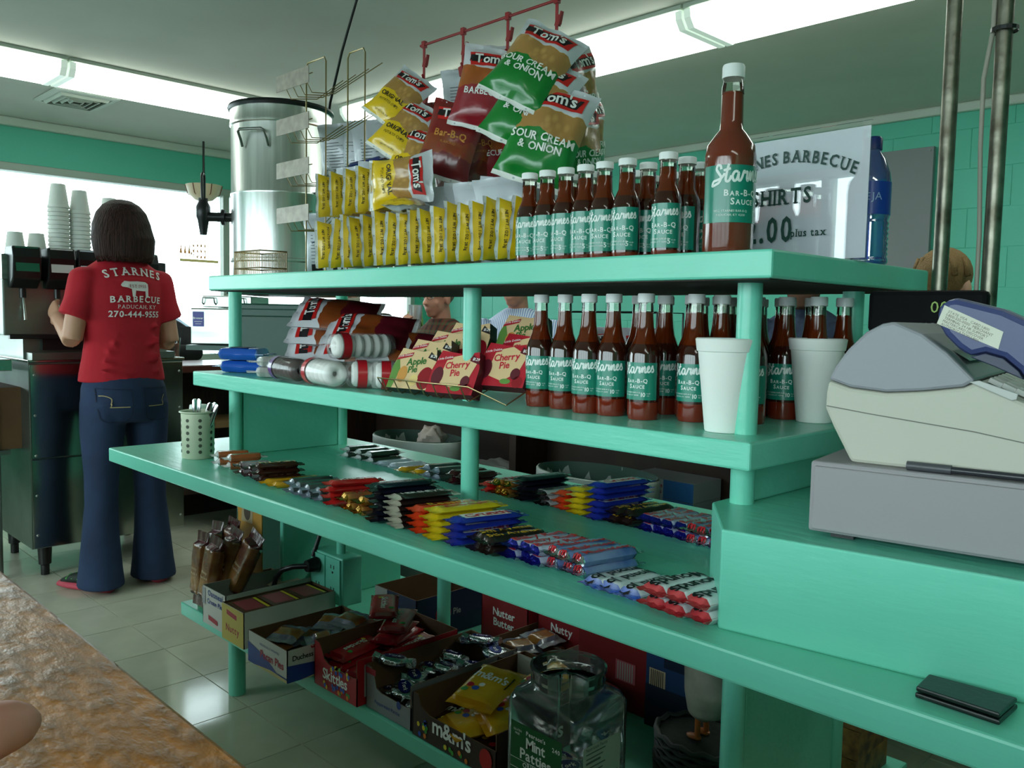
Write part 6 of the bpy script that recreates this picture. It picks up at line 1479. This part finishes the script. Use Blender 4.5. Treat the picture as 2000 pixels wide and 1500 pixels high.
# ================================================================ people
SKIN = mat('skin', '#c99a82', .55, sss=.15); SKINR = mat('ruddy_skin', '#b9806a', .55, sss=.15); LIP = mat('lips', '#9c5a50', .5)
NAVYC = mat('navy_cloth', '#1b2230', .9, bump=(200, .2, .001)); DENIM = mat('blue_denim', '#24385a', .85, bump=(300, .2, .001), var=(6, '#1a2a48', 1)); SHOE = mat('black_shoe', '#17181a', .5)
def hand(mb, w, fdir, palm, side=1, curl=.3, s=1.0):
    """palm and five fingers from the wrist point; fdir finger direction, palm = direction the palm faces, side places the thumb"""
    f = Vector(fdir).normalized(); n = Vector(palm).normalized(); n = (n-f*n.dot(f)).normalized(); a = f.cross(n)*side; w = Vector(w)
    mb.loft([(w-f*.01, .020*s, .024*s, f, n), (w+f*.03*s, .016*s, .036*s, f, n), (w+f*.075*s, .014*s, .041*s, f, n), (w+f*.088*s, .010*s, .038*s, f, n)], 14)
    for i, (off, L, r) in enumerate(((.030, .068, .0088), (.010, .076, .0092), (-.010, .070, .0088), (-.029, .055, .0080))):
        p = w+f*.082*s+a*off*s; pts = [p-f*.02]; d = f.copy(); seg = L*s/3
        for q in range(3):
            c = curl*(.7+.5*q); d = (d*cos(c)+n*sin(c)).normalized(); pts.append(pts[-1]+d*seg*(1.3 if q == 0 else 1))
        mb.tube(pts, [r*1.1*s, r*1.05*s, r*.95*s, r*.75*s], 10)
    p = w+f*.022*s+a*.024*s; d1 = (f*.6+a*.75+n*.35).normalized(); d2 = (f*.85+a*.25+n*.45).normalized()
    mb.tube([p, p+d1*.035*s, p+d1*.035*s+d2*.03*s, p+d1*.035*s+d2*.052*s], [.014*s, .012*s, .0105*s, .008*s], 10)
def head(mb, c, yaw=0, pitch=0, s=1.0):
    M = Matrix.Translation(c) @ Matrix.Rotation(yaw, 4, 'Z') @ Matrix.Rotation(pitch, 4, 'X') @ Matrix.Scale(s, 4)
    mb.ball((0, -.008, .028), (.076, .096, .092), 24, 0, M)         # cranium, face towards +Y
    mb.ball((0, .022, -.030), (.062, .070, .078), 20, 0, M)         # face
    mb.ball((0, .052, -.088), (.032, .030, .024), 14, 0, M)         # chin
    mb.loft([((0, .075, .012), .008, .008), ((0, .098, -.018), .012, .012), ((0, .105, -.032), .017, .012), ((0, .085, -.04), .015, .008)], 12, 0, M)
    mb.ball((0, .084, -.062), (.024, .010, .007), 12, 0, M); mb.ball((0, .082, -.073), (.020, .010, .007), 12, 0, M)
    for sx in (-1, 1):
        mb.ball((sx*.078, -.008, -.012), (.009, .020, .032), 12, 0, M); mb.ball((sx*.030, .070, .028), (.024, .014, .009), 10, 0, M)
        mb.ball((sx*.038, .055, -.03), (.024, .022, .024), 12, 0, M)
    return M
def eyes(M, par):
    for sx in (-1, 1):
        MB().ball((0, 0, 0), .0125, 14).build('eye', mat('eye_white', '#d9d4cc', .3), par, 180, M=M @ Matrix.Translation((sx*.030, .070, .008)))
        MB().ball((0, 0, 0), .006, 10).build('iris', mat('iris_dark', '#2c2620', .2), par, 180, M=M @ Matrix.Translation((sx*.030, .0805, .008)))
def seated(lab, loc, yaw, topm, eye_z=1.30, hairm=None, beardm=None, skin=None, arms=None, hy=0, hp=0, name='person', cap=None, hcol=None, trousers=NAVYC, vox=.0065, sh=.20, rs=0.0):
    skin = skin or SKIN
    t = thing(name, lab, 'person', (loc[0], loc[1], 0), yaw)
    d = eye_z-1.30; hc = Vector((0, .03, 1.292+d)); d += .05+rs
    b = MB(); M = head(b, hc, hy, hp)
    b.loft([((0, -.02, 1.03+d), .065, .06), ((0, -.005, 1.10+d), .058, .060), ((0, .005, 1.16+d), .056, .058), ((0, .01, 1.20+d), .052, .056)], 16)
    b.loft([((0, 0, .70), .15, .11), ((0, -.01, .95+d), .14, .10), ((0, -.02, 1.06+d), .10, .07)], 16)
    arms = arms or [((-sh, -.01, 1.03+d), (-sh-.06, .12, .86), (-.10, .33, .935)), ((sh, -.01, 1.03+d), (sh+.06, .12, .86), (.10, .33, .935))]
    for i, A_ in enumerate(arms):
        s_, e, w = A_[:3]
        b.tube([s_, e], [.045, .038], 12); b.tube([e, w], [.038, .027], 12)
        sd = 1 if i == 0 else -1
        if len(arms[i]) > 3:
            hand(b, w, arms[i][3], arms[i][4], -sd, .45)
        else:
            hand(b, w, (-.3*(1 if i else -1)*-1, 1, 0), (0, 0, -1), sd, .22)
    remesh(b.build('body', skin, t, 180), vox, 3)
    c = MB()
    c.loft([((0, .02, .60), .19, .16), ((0, .03, .70), .195, .165), ((0, .0, .85+d*.5), .19, .145), ((0, -.015, .98+d), .205, .135), ((0, -.02, 1.05+d), .19, .11), ((0, -.02, 1.095+d), .125, .085), ((0, -.01, 1.125+d), .072, .07)], 24)
    for s_, e, w in [a[:3] for a in arms]:
        s_, e, w = Vector(s_), Vector(e), Vector(w); x = (w-e)*.82+e
        c.loft([(s_+Vector((0, 0, .0))*.5+Vector((-s_.x*.25, 0, .0)), .085, .075, (s_-Vector((0, 0, .1)))*0+(e-s_), (0, 1, 0)), (s_, .078, .070, e-s_, (0, 1, 0)), ((s_+e)/2, .064, .060, e-s_, (0, 1, 0)), (e, .058, .056, (w-s_), (0, 1, 0)), ((e+x)/2, .05, .05, w-e, (0, 0, 1)), (x, .042, .042, w-e, (0, 0, 1))], 16)
    remesh(c.build('shirt', topm, t, 180), .009, 3)
    l = MB()
    for sx in (-1, 1):
        l.tube([(sx*.09, .0, .60), (sx*.13, .16, .57), (sx*.13, .18, .46), (sx*.12, .02, .08)], [.10, .075, .068, .05], 14)
        l.ball((sx*.12, .07, .035), (.045, .12, .034), 12)
    l.loft([((0, 0, .50), .16, .15), ((0, 0, .66), .18, .15)], 16)
    remesh(l.build('trousers', trousers, t, 180), .012, 2)
    if hairm:
        h = MB(); h.ball((0, -.016, .038), (.083, .101, .090), 24, 0, M)
        for q in range(26):
            a = q*.7; h.tube([M @ Vector((.07*cos(a), -.03+.07*sin(a)*.9, .09)), M @ Vector((.09*cos(a), -.035+.10*sin(a)*.7, .03))], .010, 6)
        # trim the face side away
        f2 = []; m2 = []
        for f, mi in zip(h.f, h.m):
            cpt = M.inverted() @ (sum((Vector(h.v[k]) for k in f), Vector())/len(f))
            if cpt.y > .045 and cpt.z < .075: continue
            if cpt.z < -.045: continue
            f2.append(f); m2.append(mi)
        h.f = f2; h.m = m2
        h.build('hair', hairm, t, 180)
    if beardm:
        h = MB()
        h.loft([((0, .055, -.040), .060, .040), ((0, .066, -.075), .064, .044), ((0, .070, -.12), .060 if beardm[1] > .1 else .045, .040), ((0, .066, -.12-beardm[1]*.6), .05, .034), ((0, .055, -.12-beardm[1]), .02, .016)], 18, 0, M)
        for sx in (-1, 1): h.ball((sx*.055, .030, -.055), (.024, .045, .042), 12, 0, M)
        h.ball((0, .096, -.052), (.034, .012, .010), 12, 0, M)
        o = remesh(h.build('beard', beardm[0], t, 180), .006, 2)
    eyes(M, t)
    return t, M
def face_cam(x, y): return atan2(-y, -x)-pi/2      # turns local +Y towards the lens
WHB = mat('white_beard', '#bcb7a8', .95, bump=(90, 1, .008, (6, 6, 1))); JKT = mat('dark_olive_jacket', '#2c2a24', .9, var=(9, '#1f1d19', 1)); BRH = mat('brown_grey_hair', '#6b5a4a', .9, bump=(90, .8, .006)); BLH = mat('dark_blond_hair', '#8a6a3e', .75, bump=(60, 1, .008, (6, 6, 1))); DKH = mat('dark_brown_hair', '#2f2119', .8, bump=(90, .8, .006))
def plaid():
    m = mat('plaid_jacket', '#33291f', .9); nt = m.node_tree; N = nt.nodes; L = nt.links; tc = N.new('ShaderNodeTexCoord')
    prev = None
    for ax, sc, col, pos in (('X', 1, '#6b4a2c', .1), ('Z', 1, '#4a5a3c', .1), ('X', 2, '#7a2c22', .25)):
        w_ = N.new('ShaderNodeTexWave'); w_.bands_direction = ax; w_.inputs['Scale'].default_value = 7*sc; L.new(tc.outputs['Object'], w_.inputs['Vector'])
        r_ = N.new('ShaderNodeMapRange'); r_.inputs['From Min'].default_value = .6; r_.inputs['From Max'].default_value = .9; r_.inputs['To Max'].default_value = .6; L.new(w_.outputs['Fac'], r_.inputs['Value'])
        mx = N.new('ShaderNodeMix'); mx.data_type = 'RGBA'; mx.inputs['B'].default_value = lin(col); L.new(r_.outputs[0], mx.inputs['Factor'])
        if prev: L.new(prev, mx.inputs['A'])
        else: mx.inputs['A'].default_value = lin('#33291f')
        prev = mx.outputs['Result']
    L.new(prev, N['Principled BSDF'].inputs['Base Color']); return m
def stripes():
    m = mat('striped_shirt', '#8fa6cf', .8); nt = m.node_tree; N = nt.nodes; L = nt.links; tc = N.new('ShaderNodeTexCoord')
    w_ = N.new('ShaderNodeTexWave'); w_.bands_direction = 'X'; w_.inputs['Scale'].default_value = 26; L.new(tc.outputs['Object'], w_.inputs['Vector'])
    mx = N.new('ShaderNodeMix'); mx.data_type = 'RGBA'; mx.inputs['A'].default_value = lin('#6f8dc2'); mx.inputs['B'].default_value = lin('#dde4ef'); L.new(w_.outputs['Fac'], mx.inputs['Factor'])
    L.new(mx.outputs['Result'], N['Principled BSDF'].inputs['Base Color']); return m
p = atd(690, 600, 5.6); seated('man with a long white beard and dark jacket at the far bar', (p.x-.04, p.y-.02), face_cam(p.x, p.y)+.1, JKT, 1.345, None, (WHB, .15), SKINR, rs=.045, sh=.23)
p = atd(862, 600, 5.0); yw_ = face_cam(p.x, p.y)-.80
arm_d = [((-.20, -.01, 1.05), (-.26, .12, .90), (-.10, .30, .935)), ((.20, -.01, 1.05), (.24, .22, .92), (.07, .25, 1.10), (-.25, -.25, .9), (-.35, -.9, -.1))]
td, Md = seated('older man in plaid jacket and glasses drinking from a clear cup', (p.x, p.y), yw_, plaid(), 1.30, BRH, None, SKINR, arm_d, hy=0, hp=-.05)
g = MB()
for sx in (-1, 1): g.tube([Md @ Vector((sx*.031+.021*cos(2*pi*i/16), .094, .008+.016*sin(2*pi*i/16))) for i in range(16)], .0016, 6, closed=True); g.tube([Md @ Vector((sx*.052, .092, .012)), Md @ Vector((sx*.078, .0, .01))], .0015, 5)
g.tube([Md @ Vector((-.01, .095, .012)), Md @ Vector((.01, .095, .012))], .0015, 5); g.build('glasses', mat('dark_frames', '#2a2622', .3), td, 60)
wp = Matrix.Rotation(yw_, 4, 'Z') @ Vector((.02, .185, 1.16)); 
cg = thing('plastic_cup', 'frosted clear plastic cup held to the mouth of the man in plaid', 'cup', (p.x+wp.x, p.y+wp.y, 1.11), 0)
CPL = clear('frosted_cup', '#f2f5f8', .5, .1, '#dfe5ea', .55)
MB().lathe([(.027, 0), (.0295, .004), (.040, .135), (.041, .138)], 24).build('cup_body', CPL, cg, 60); MB().lathe([(.026, .006), (.036, .105)], 20).build('ice', mat('ice_water', '#dbe3ea', .2), cg, 60)
p = atd(1012, 600, 4.8); seated('man in a blue and white striped shirt seated at the far bar', (p.x, p.y), face_cam(p.x, p.y)-.35, stripes(), 1.366, None, None, SKINR, hy=-.2, sh=.21)
p = atd(1572, 600, 4.3); seated('bearded man in a dark blue sweater behind the sauce bottles', (p.x, p.y), face_cam(p.x, p.y)-.15, mat('blue_grey_sweater', '#232f44', .9, var=(30, '#34425c', 1)), 1.395, DKH, (mat('short_brown_beard', '#4a3020', .9, bump=(90, .6, .004)), .015), SKINR)
p = atd(1838, 560, 2.85); seated('fair-haired person in navy top seen from behind the cash register', (p.x, p.y), face_cam(p.x, p.y)+pi-.5, mat('navy_top', '#141c30', .9), 1.325, BLH, None, SKIN)
p = atd(312, 640, 5.5); seated('man in a black jacket leaning on the left bar behind the employee', (p.x, p.y), face_cam(p.x, p.y)-.35, mat('black_jacket', '#0f1114', .8), 1.27, DKH, None, SKIN, arms=[((-.2, -.01, 1.03), (-.26, .12, .93), (-.14, .42, .94)), ((.2, -.01, 1.03), (.28, .16, .93), (.24, .50, .945))])
tg = thing('tea_glass', 'clear plastic cup of iced tea on the left bar beside the employee', 'cup', tuple(atd(337, 700, 4.65).xy)+(.9,))
TEA = mat('iced_tea', '#9a4a12', .15, coat=.3)
MB().lathe([(.030, 0), (.032, .004), (.042, .14), (.0425, .143)], 24).build('cup_body', clear('cup_clear', '#f5f7f7', .4, .05, '#ffffff', .08), tg, 60); MB().lathe([(.029, .006), (.0385, .112)], 24).build('tea', TEA, tg, 40)
# ---------------------------------------------------------------- employee, seen from behind
ex_, ey_ = -3.74, 1.375
em = thing('person', 'employee in a red shirt and flared jeans standing with their back to us', 'person', (ex_, ey_, 0), radians(90+3))
REDC = mat('red_cotton', '#c01428', .85, bump=(7, .5, .012), var=(5, '#a81022', 1)); ESK = mat('employee_skin', '#c9977c', .5, sss=.15)
b = MB(); Me = head(b, Vector((0, .02, 1.515)), 0, 0, .98)
b.loft([((0, -.01, 1.34), .06, .05), ((0, .0, 1.40), .05, .05), ((0, .01, 1.46), .05, .05)], 16)
b.loft([((0, 0, .86), .15, .10), ((0, .01, 1.05), .125, .09), ((0, 0, 1.30), .14, .085), ((0, 0, 1.36), .09, .06)], 18)
AL = [(-.160, -.005, 1.305), (-.205, .0, 1.06), (-.19, .19, 1.15)]; AR = [(.160, -.005, 1.305), (.205, -.0, 1.05), (.12, .22, 1.06)]
for A in (AL, AR): b.tube([A[0], A[1]], [.046, .040], 14); b.tube([A[1], A[2]], [.038, .027], 14)
hand(b, AL[2], (.05, .8, .45), (1, 0, -.2), 1, .35); hand(b, AR[2], (-.5, .8, 0), (0, 0, -1), -1, .35)
b.tube([(-.09, 0, .82), (-.10, .0, .10)], [.07, .04], 12); b.tube([(.09, 0, .82), (.12, .0, .10)], [.07, .04], 12)
b.ball((-.10, .06, .06), (.035, .10, .035), 12); b.ball((.12, .06, .06), (.035, .10, .035), 12)
remesh(b.build('body', ESK, em, 180), .007, 3)
eyes(Me, em)
c = MB()
torso = [((0, .01, .885), .178, .125), ((0, .01, .93), .172, .120), ((0, .01, 1.0), .158, .108), ((0, .005, 1.06), .152, .10), ((0, .0, 1.14), .16, .10), ((0, -.005, 1.24), .170, .104), ((0, -.005, 1.31), .175, .095), ((0, -.005, 1.35), .155, .078), ((0, -.0, 1.385), .105, .062), ((0, .005, 1.41), .065, .055)]
c.loft(torso, 28)
for A, sx in ((AL, -1), (AR, 1)):
    c.ball((sx*.152, -.005, 1.318), (.062, .060, .042), 14)
    s_, e = Vector(A[0]), Vector(A[1]); d = e-s_
    c.loft([(s_+Vector((-sx*.05, 0, .008)), .06, .05, d, (0, 1, 0)), (s_, .062, .055, d, (0, 1, 0)), (s_+d*.35, .060, .057, d, (0, 1, 0)), (s_+d*.62+Vector((sx*.010, 0, 0)), .062, .060, d+Vector((sx*.05, 0, 0)), (0, 1, 0))], 18)
# soft folds at the waist
for q in range(6):
    z = .93+.035*q; c.tube([(-.14+.02*q, -.095+.006*(q % 3), z+.015), (-.03, -.112+.012*min(q, 4), z-.008), (.12, -.085, z+.018*(q % 2))], .008, 6)
sh_ = remesh(c.build('shirt', REDC, em, 180), .008, 4)
bvh = BVHTree.FromPolygons([Vector(v) for v in c.v], c.f)
def on_back(x, z):
    h = bvh.ray_cast(Vector((x, -.5, z)), Vector((0, 1, 0)))
    y = h[0].y if h[0] else -.1
    return (x, min(y, -.05)-.006, z)
sp_ = MB(); ob_ = lambda x, y: on_back(x+.012, 1.255+y)
# as seen from behind: +x of the drawing runs to the viewer's right = local +x
put(sp_, shift(text2d('STARNES', .031, True, True, arc=.075, track=.1), 0, .058), ob_, 0)
put(sp_, shift(text2d('BARBECUE', .025, True, True, arc=.02, track=.08), .005, -.040), ob_, 0)
put(sp_, shift(text2d('PADUCAH, KY', .015, False, True, track=.07), .008, -.063), ob_, 0)
put(sp_, shift(text2d('270-444-9555', .024, True, False, track=.07), 0, -.098), ob_, 0)
pig = [(-.062, .040), (-.052, .050), (-.030, .048), (.0, .050), (.035, .048), (.047, .040), (.048, .024), (.046, .0), (.045, -.014), (.034, -.014), (.034, .004), (.026, .010), (-.004, .012), (-.010, .002), (-.012, -.014), (-.022, -.014), (-.022, .006), (-.030, .020), (-.042, .024), (-.060, .026), (-.066, .032)]
n_ = len(pig)
# fan from strips to follow the cloth
put(sp_, ([(x, y) for x, y in pig[:9]]+[(.046, .010), (.026, .010), (-.004, .012), (-.030, .020), (-.042, .024), (-.060, .026), (-.066, .032)], [tuple(range(16))]), lambda x, y: on_back(x+.017, 1.255+y), 0)
put(sp_, poly2d([(.034, .012), (.034, -.014), (.046, -.014), (.047, .012)]), lambda x, y: on_back(x+.017, 1.255+y), 0)
put(sp_, poly2d([(-.024, .018), (-.022, -.014), (-.011, -.014), (-.006, .014)]), lambda x, y: on_back(x+.017, 1.255+y), 0)
put(sp_, shift(text2d('EST 1955', .012, False, True, track=.06), .0, .024), lambda x, y: tuple(Vector(on_back(x+.020, 1.255+y))+Vector((0, -.0015, 0))), 1)
sp_.build('shirt_print', [mat('shirt_print_white', '#e6dedb', .7), mat('shirt_red_ink', '#8c0d1b', .8)], em)
j = MB()
j.loft([((0, .0, .925), .150, .105), ((0, -.005, .86), .172, .125), ((0, -.012, .78), .178, .135), ((0, -.005, .72), .17, .12)], 26)
for sx, xo in ((-1, -.105), (1, .115)):
    j.loft([((sx*.088, -.01, .80), .088, .115), ((sx*.092, -.005, .68), .086, .10), ((xo*.92, .0, .50), .068, .075), ((xo*.95, .0, .38), .064, .070), ((xo, -.0, .24), .072, .08), ((xo*1.02, -.0, .10), .084, .095), ((xo*1.03, -.0, .022), .092, .112)], 22)
jn = remesh(j.build('jeans', DENIM, em, 180), .009, 3)
bj = BVHTree.FromPolygons([Vector(v) for v in j.v], j.f)
def on_j(x, z):
    h = bj.ray_cast(Vector((x, -.5, z)), Vector((0, 1, 0))); return (x, (h[0].y if h[0] else -.1)-.004, z)
for sx, cx in ((-1, -.085), (1, .092)):
    pk_ = MB(); put(pk_, ribbon2d([[(-.055, .035), (-.035, .034), (-.015, .022), (-.018, .0), (-.02, -.012)], [(-.024, -.012), (.05, -.012)]] if sx < 0 else [[(-.05, -.012), (.02, -.012)], [(.02, -.012), (.022, .01), (.035, .03)]], .0035), lambda x, y: on_j(cx+x, .80+y), 0)
    pk_.build('pocket_stitching', mat('tan_thread', '#b09a6a', .7), em)
    ps = MB(); put(ps, ribbon2d([[(-.062, .065), (.062, .058)], [(-.062, .065), (-.055, -.055), (0, -.075), (.055, -.058), (.062, .058)]], .003), lambda x, y: on_j(cx+x, .80+y), 0)
    ps.build('pocket_seam', mat('dark_thread', '#15203a', .8), em)
HAIRM = mat('dark_auburn_hair', '#24130f', .6, spec=.2, bump=(22, 1, .012, (7, 7, .35)), var=(16, '#3d211a', 1, (7, 7, .35)))
h = MB()
h.loft([((0, .005, 1.646), .012, .012), ((0, .0, 1.639), .042, .048), ((0, -.002, 1.62), .072, .08), ((0, -.004, 1.59), .096, .105), ((0, -.006, 1.54), .113, .122), ((0, -.012, 1.48), .119, .125), ((0, -.018, 1.43), .116, .112), ((0, -.022, 1.395), .104, .092), ((0, -.022, 1.385), .095, .082)], 30)
for q in range(34):
    a = pi+pi*(q+.5)/34*1.0; r_ = .112
    h.tube([(r_*.9*cos(a), r_*.95*sin(a), 1.56), (r_*1.05*cos(a), r_*1.08*sin(a)-.012, 1.48), (r_*1.0*cos(a), r_*.95*sin(a)-.02, 1.405), (r_*.93*cos(a), r_*.85*sin(a)-.02, 1.378+.006*(q % 3))], [.008, .010, .009, .004], 6)
remesh(h.build('hair', HAIRM, em, 180), .006, 1)
SHK = mat('sneaker_coral', '#c8485a', .6); SHG = mat('sneaker_stripes', '#1c2a22', .6)
for sx, x, yw2 in ((-1, -.13, 25), (1, .13, 10)):
    so = MB().loft([((0, -.09, .02), .035, .018, (0, 1, 0), (1, 0, 0)), ((0, 0, .02), .040, .020, (0, 1, 0), (1, 0, 0)), ((0, .10, .02), .045, .019, (0, 1, 0), (1, 0, 0)), ((0, .17, .018), .028, .014, (0, 1, 0), (1, 0, 0))], 16)
    sx_ = so.build('shoe', SHK, em, 180, M=Matrix.Translation((x, .02, 0)) @ Matrix.Rotation(radians(-yw2*sx), 4, 'Z'))
    up = MB().loft([((0, -.07, .055), .032, .028, (0, 1, 0), (1, 0, 0)), ((0, .02, .055), .036, .032, (0, 1, 0), (1, 0, 0)), ((0, .10, .045), .038, .022, (0, 1, 0), (1, 0, 0)), ((0, .155, .032), .022, .010, (0, 1, 0), (1, 0, 0))], 16); up.build('shoe_upper', SHG, sx_, 180)
    ls = MB()
    for q in range(4): ls.tube([(-.036, .02+.03*q, .05), (0, .03+.03*q, .086-.009*q), (.036, .02+.03*q, .05)], .004, 6)
    ls.build('laces', mat('lime_laces', '#5fae5a', .6), sx_, 60)
st_ = thing('straw', 'white wrapped straw held in the left hand of the employee', 'straw', tuple(onx(122, 603, -3.92)), 0)
MB().tube([(0, 0, 0), (.03, .05, -.03)], .004, 8).build('straw_body', WHITE, st_, 60)
# ---------------------------------------------------------------- photographer's finger at the lower left
hb = MB()
tip = atd(78, 1400, .30); base_ = atd(-150, 1470, .27); 
dirf = (tip-base_).normalized()
hb.tube([base_-dirf*.03, base_, base_+dirf*.02, tip-dirf*.012, tip-dirf*.004, tip], [.0115, .011, .0105, .0095, .0075, .003], 18)
w0 = base_-dirf*.10+Vector((0, 0, -.02))
hb.loft([(w0-dirf*.06, .022, .028, dirf), (w0, .02, .034, dirf), (base_-dirf*.02+Vector((0, 0, -.012)), .014, .036, dirf)], 16)
up_ = Vector((0, 0, 1)); sdv = dirf.cross(up_).normalized()
for q, (o_, L) in enumerate(((.022, .05), (.043, .045), (-.02, .03))):
    s0 = base_-dirf*.02+sdv*o_-up_*.014
    hb.tube([s0, s0+dirf*.015-up_*.01, s0+dirf*.01-up_*.028, s0-dirf*.012-up_*.036], [.010, .010, .009, .007], 12)
ho = thing('hand', "photographer's blurred hand with the index finger entering at the lower left", 'hand', (0, 0, 0))
remesh(hb.build('fingers', mat('hand_skin', '#d08a7a', .5, sss=.2), ho, 180), .0035, 3)
# window light fitting and far banner
wl2 = thing('wall_lamp', 'cream glass shade lamp with dark ribs hanging at the window top', 'lamp', tuple(onx(398, 362, XL+.25)), 0)
MB().lathe([(.001, -.12), (.06, -.105), (.105, -.065), (.125, 0), (.001, 0)], 24).build('shade', mat('cream_glass', '#e6cfae', .4), wl2, 60)
for q in range(6): MB().tube([(.127*cos(q*pi/3), .127*sin(q*pi/3), 0), (.108*cos(q*pi/3), .108*sin(q*pi/3), -.066), (.0, .0, -.122)], .003, 5).build('rib', mat('rust_rib', '#7a3a26', .6), wl2, 60)
MB().cyl((0, 0, 0), (0, 0, 2.4-wl2.location.z), .008, 8).build('rod', BLK, wl2)
bn = thing('banner', 'pale orange phone number lettering on the window glass', 'sign', (XL-.04, 0, 0))
q0 = onx(350, 478, XL-.04); q1 = onx(425, 483, XL-.04)
bm = MB(); 
wd_ = q1.y-q0.y; put(bm, shift(text2d('4 4 4-9 5 5 5', .10, True, align='L'), 0, 0), lambda x, y: (.006, q0.y+x*wd_/1.25, q0.z-.09+y), 0)
put(bm, rect2d(0, 1.25, -.03, -.01), lambda x, y: (.006, q0.y+x*wd_/1.25, q0.z-.09+y), 1)
bm.build('lettering', [mat('orange_vinyl', '#f0a050', .6), mat('yellow_vinyl', '#f2d890', .6)], bn)

# parked car outside the window
ca = thing('car', 'pale parked car faintly seen through the bright window beside the employee', 'car', (-10.6, 3.3, -.15))
CM = frame_T((.85, 0, 0), (0, 1, 0), (0, 0, 1))
PAINT = mat('pale_car_paint', '#c9cdd2', .3, coat=.5); CGL = mat('car_glass_dark', '#4a5560', .1)
MB().prism([(-2.2, .35), (-2.15, .75), (-1.3, .90), (-.7, 1.35), (.9, 1.38), (1.6, .95), (2.2, .85), (2.25, .4), (1.8, .25), (-1.8, .25)], -1.7, 0, 0, CM).build('body', PAINT, ca, bevel=.06)
MB().prism([(-1.15, .93), (-.65, 1.28), (.05, 1.30), (.05, .93)], .0, .012, 0, CM).build('side_window', CGL, ca)
MB().prism([(.12, .93), (.12, 1.30), (.85, 1.30), (1.35, .95)], .0, .012, 0, CM).build('side_window', CGL, ca)
wh = MB().lathe([(.001, -.1), (.32, -.1), (.34, -.06), (.34, .06), (.32, .1), (.2, .1), (.18, .07), (.001, .08)], 28).mesh('wheel', [BLK], 40)
for y in (-1.4, 1.4):
    for x in (.78, -.78): inst('wheel', wh, ca, M=Matrix.Translation((x, y, .34)) @ Matrix.Rotation(radians(90), 4, 'Y'))
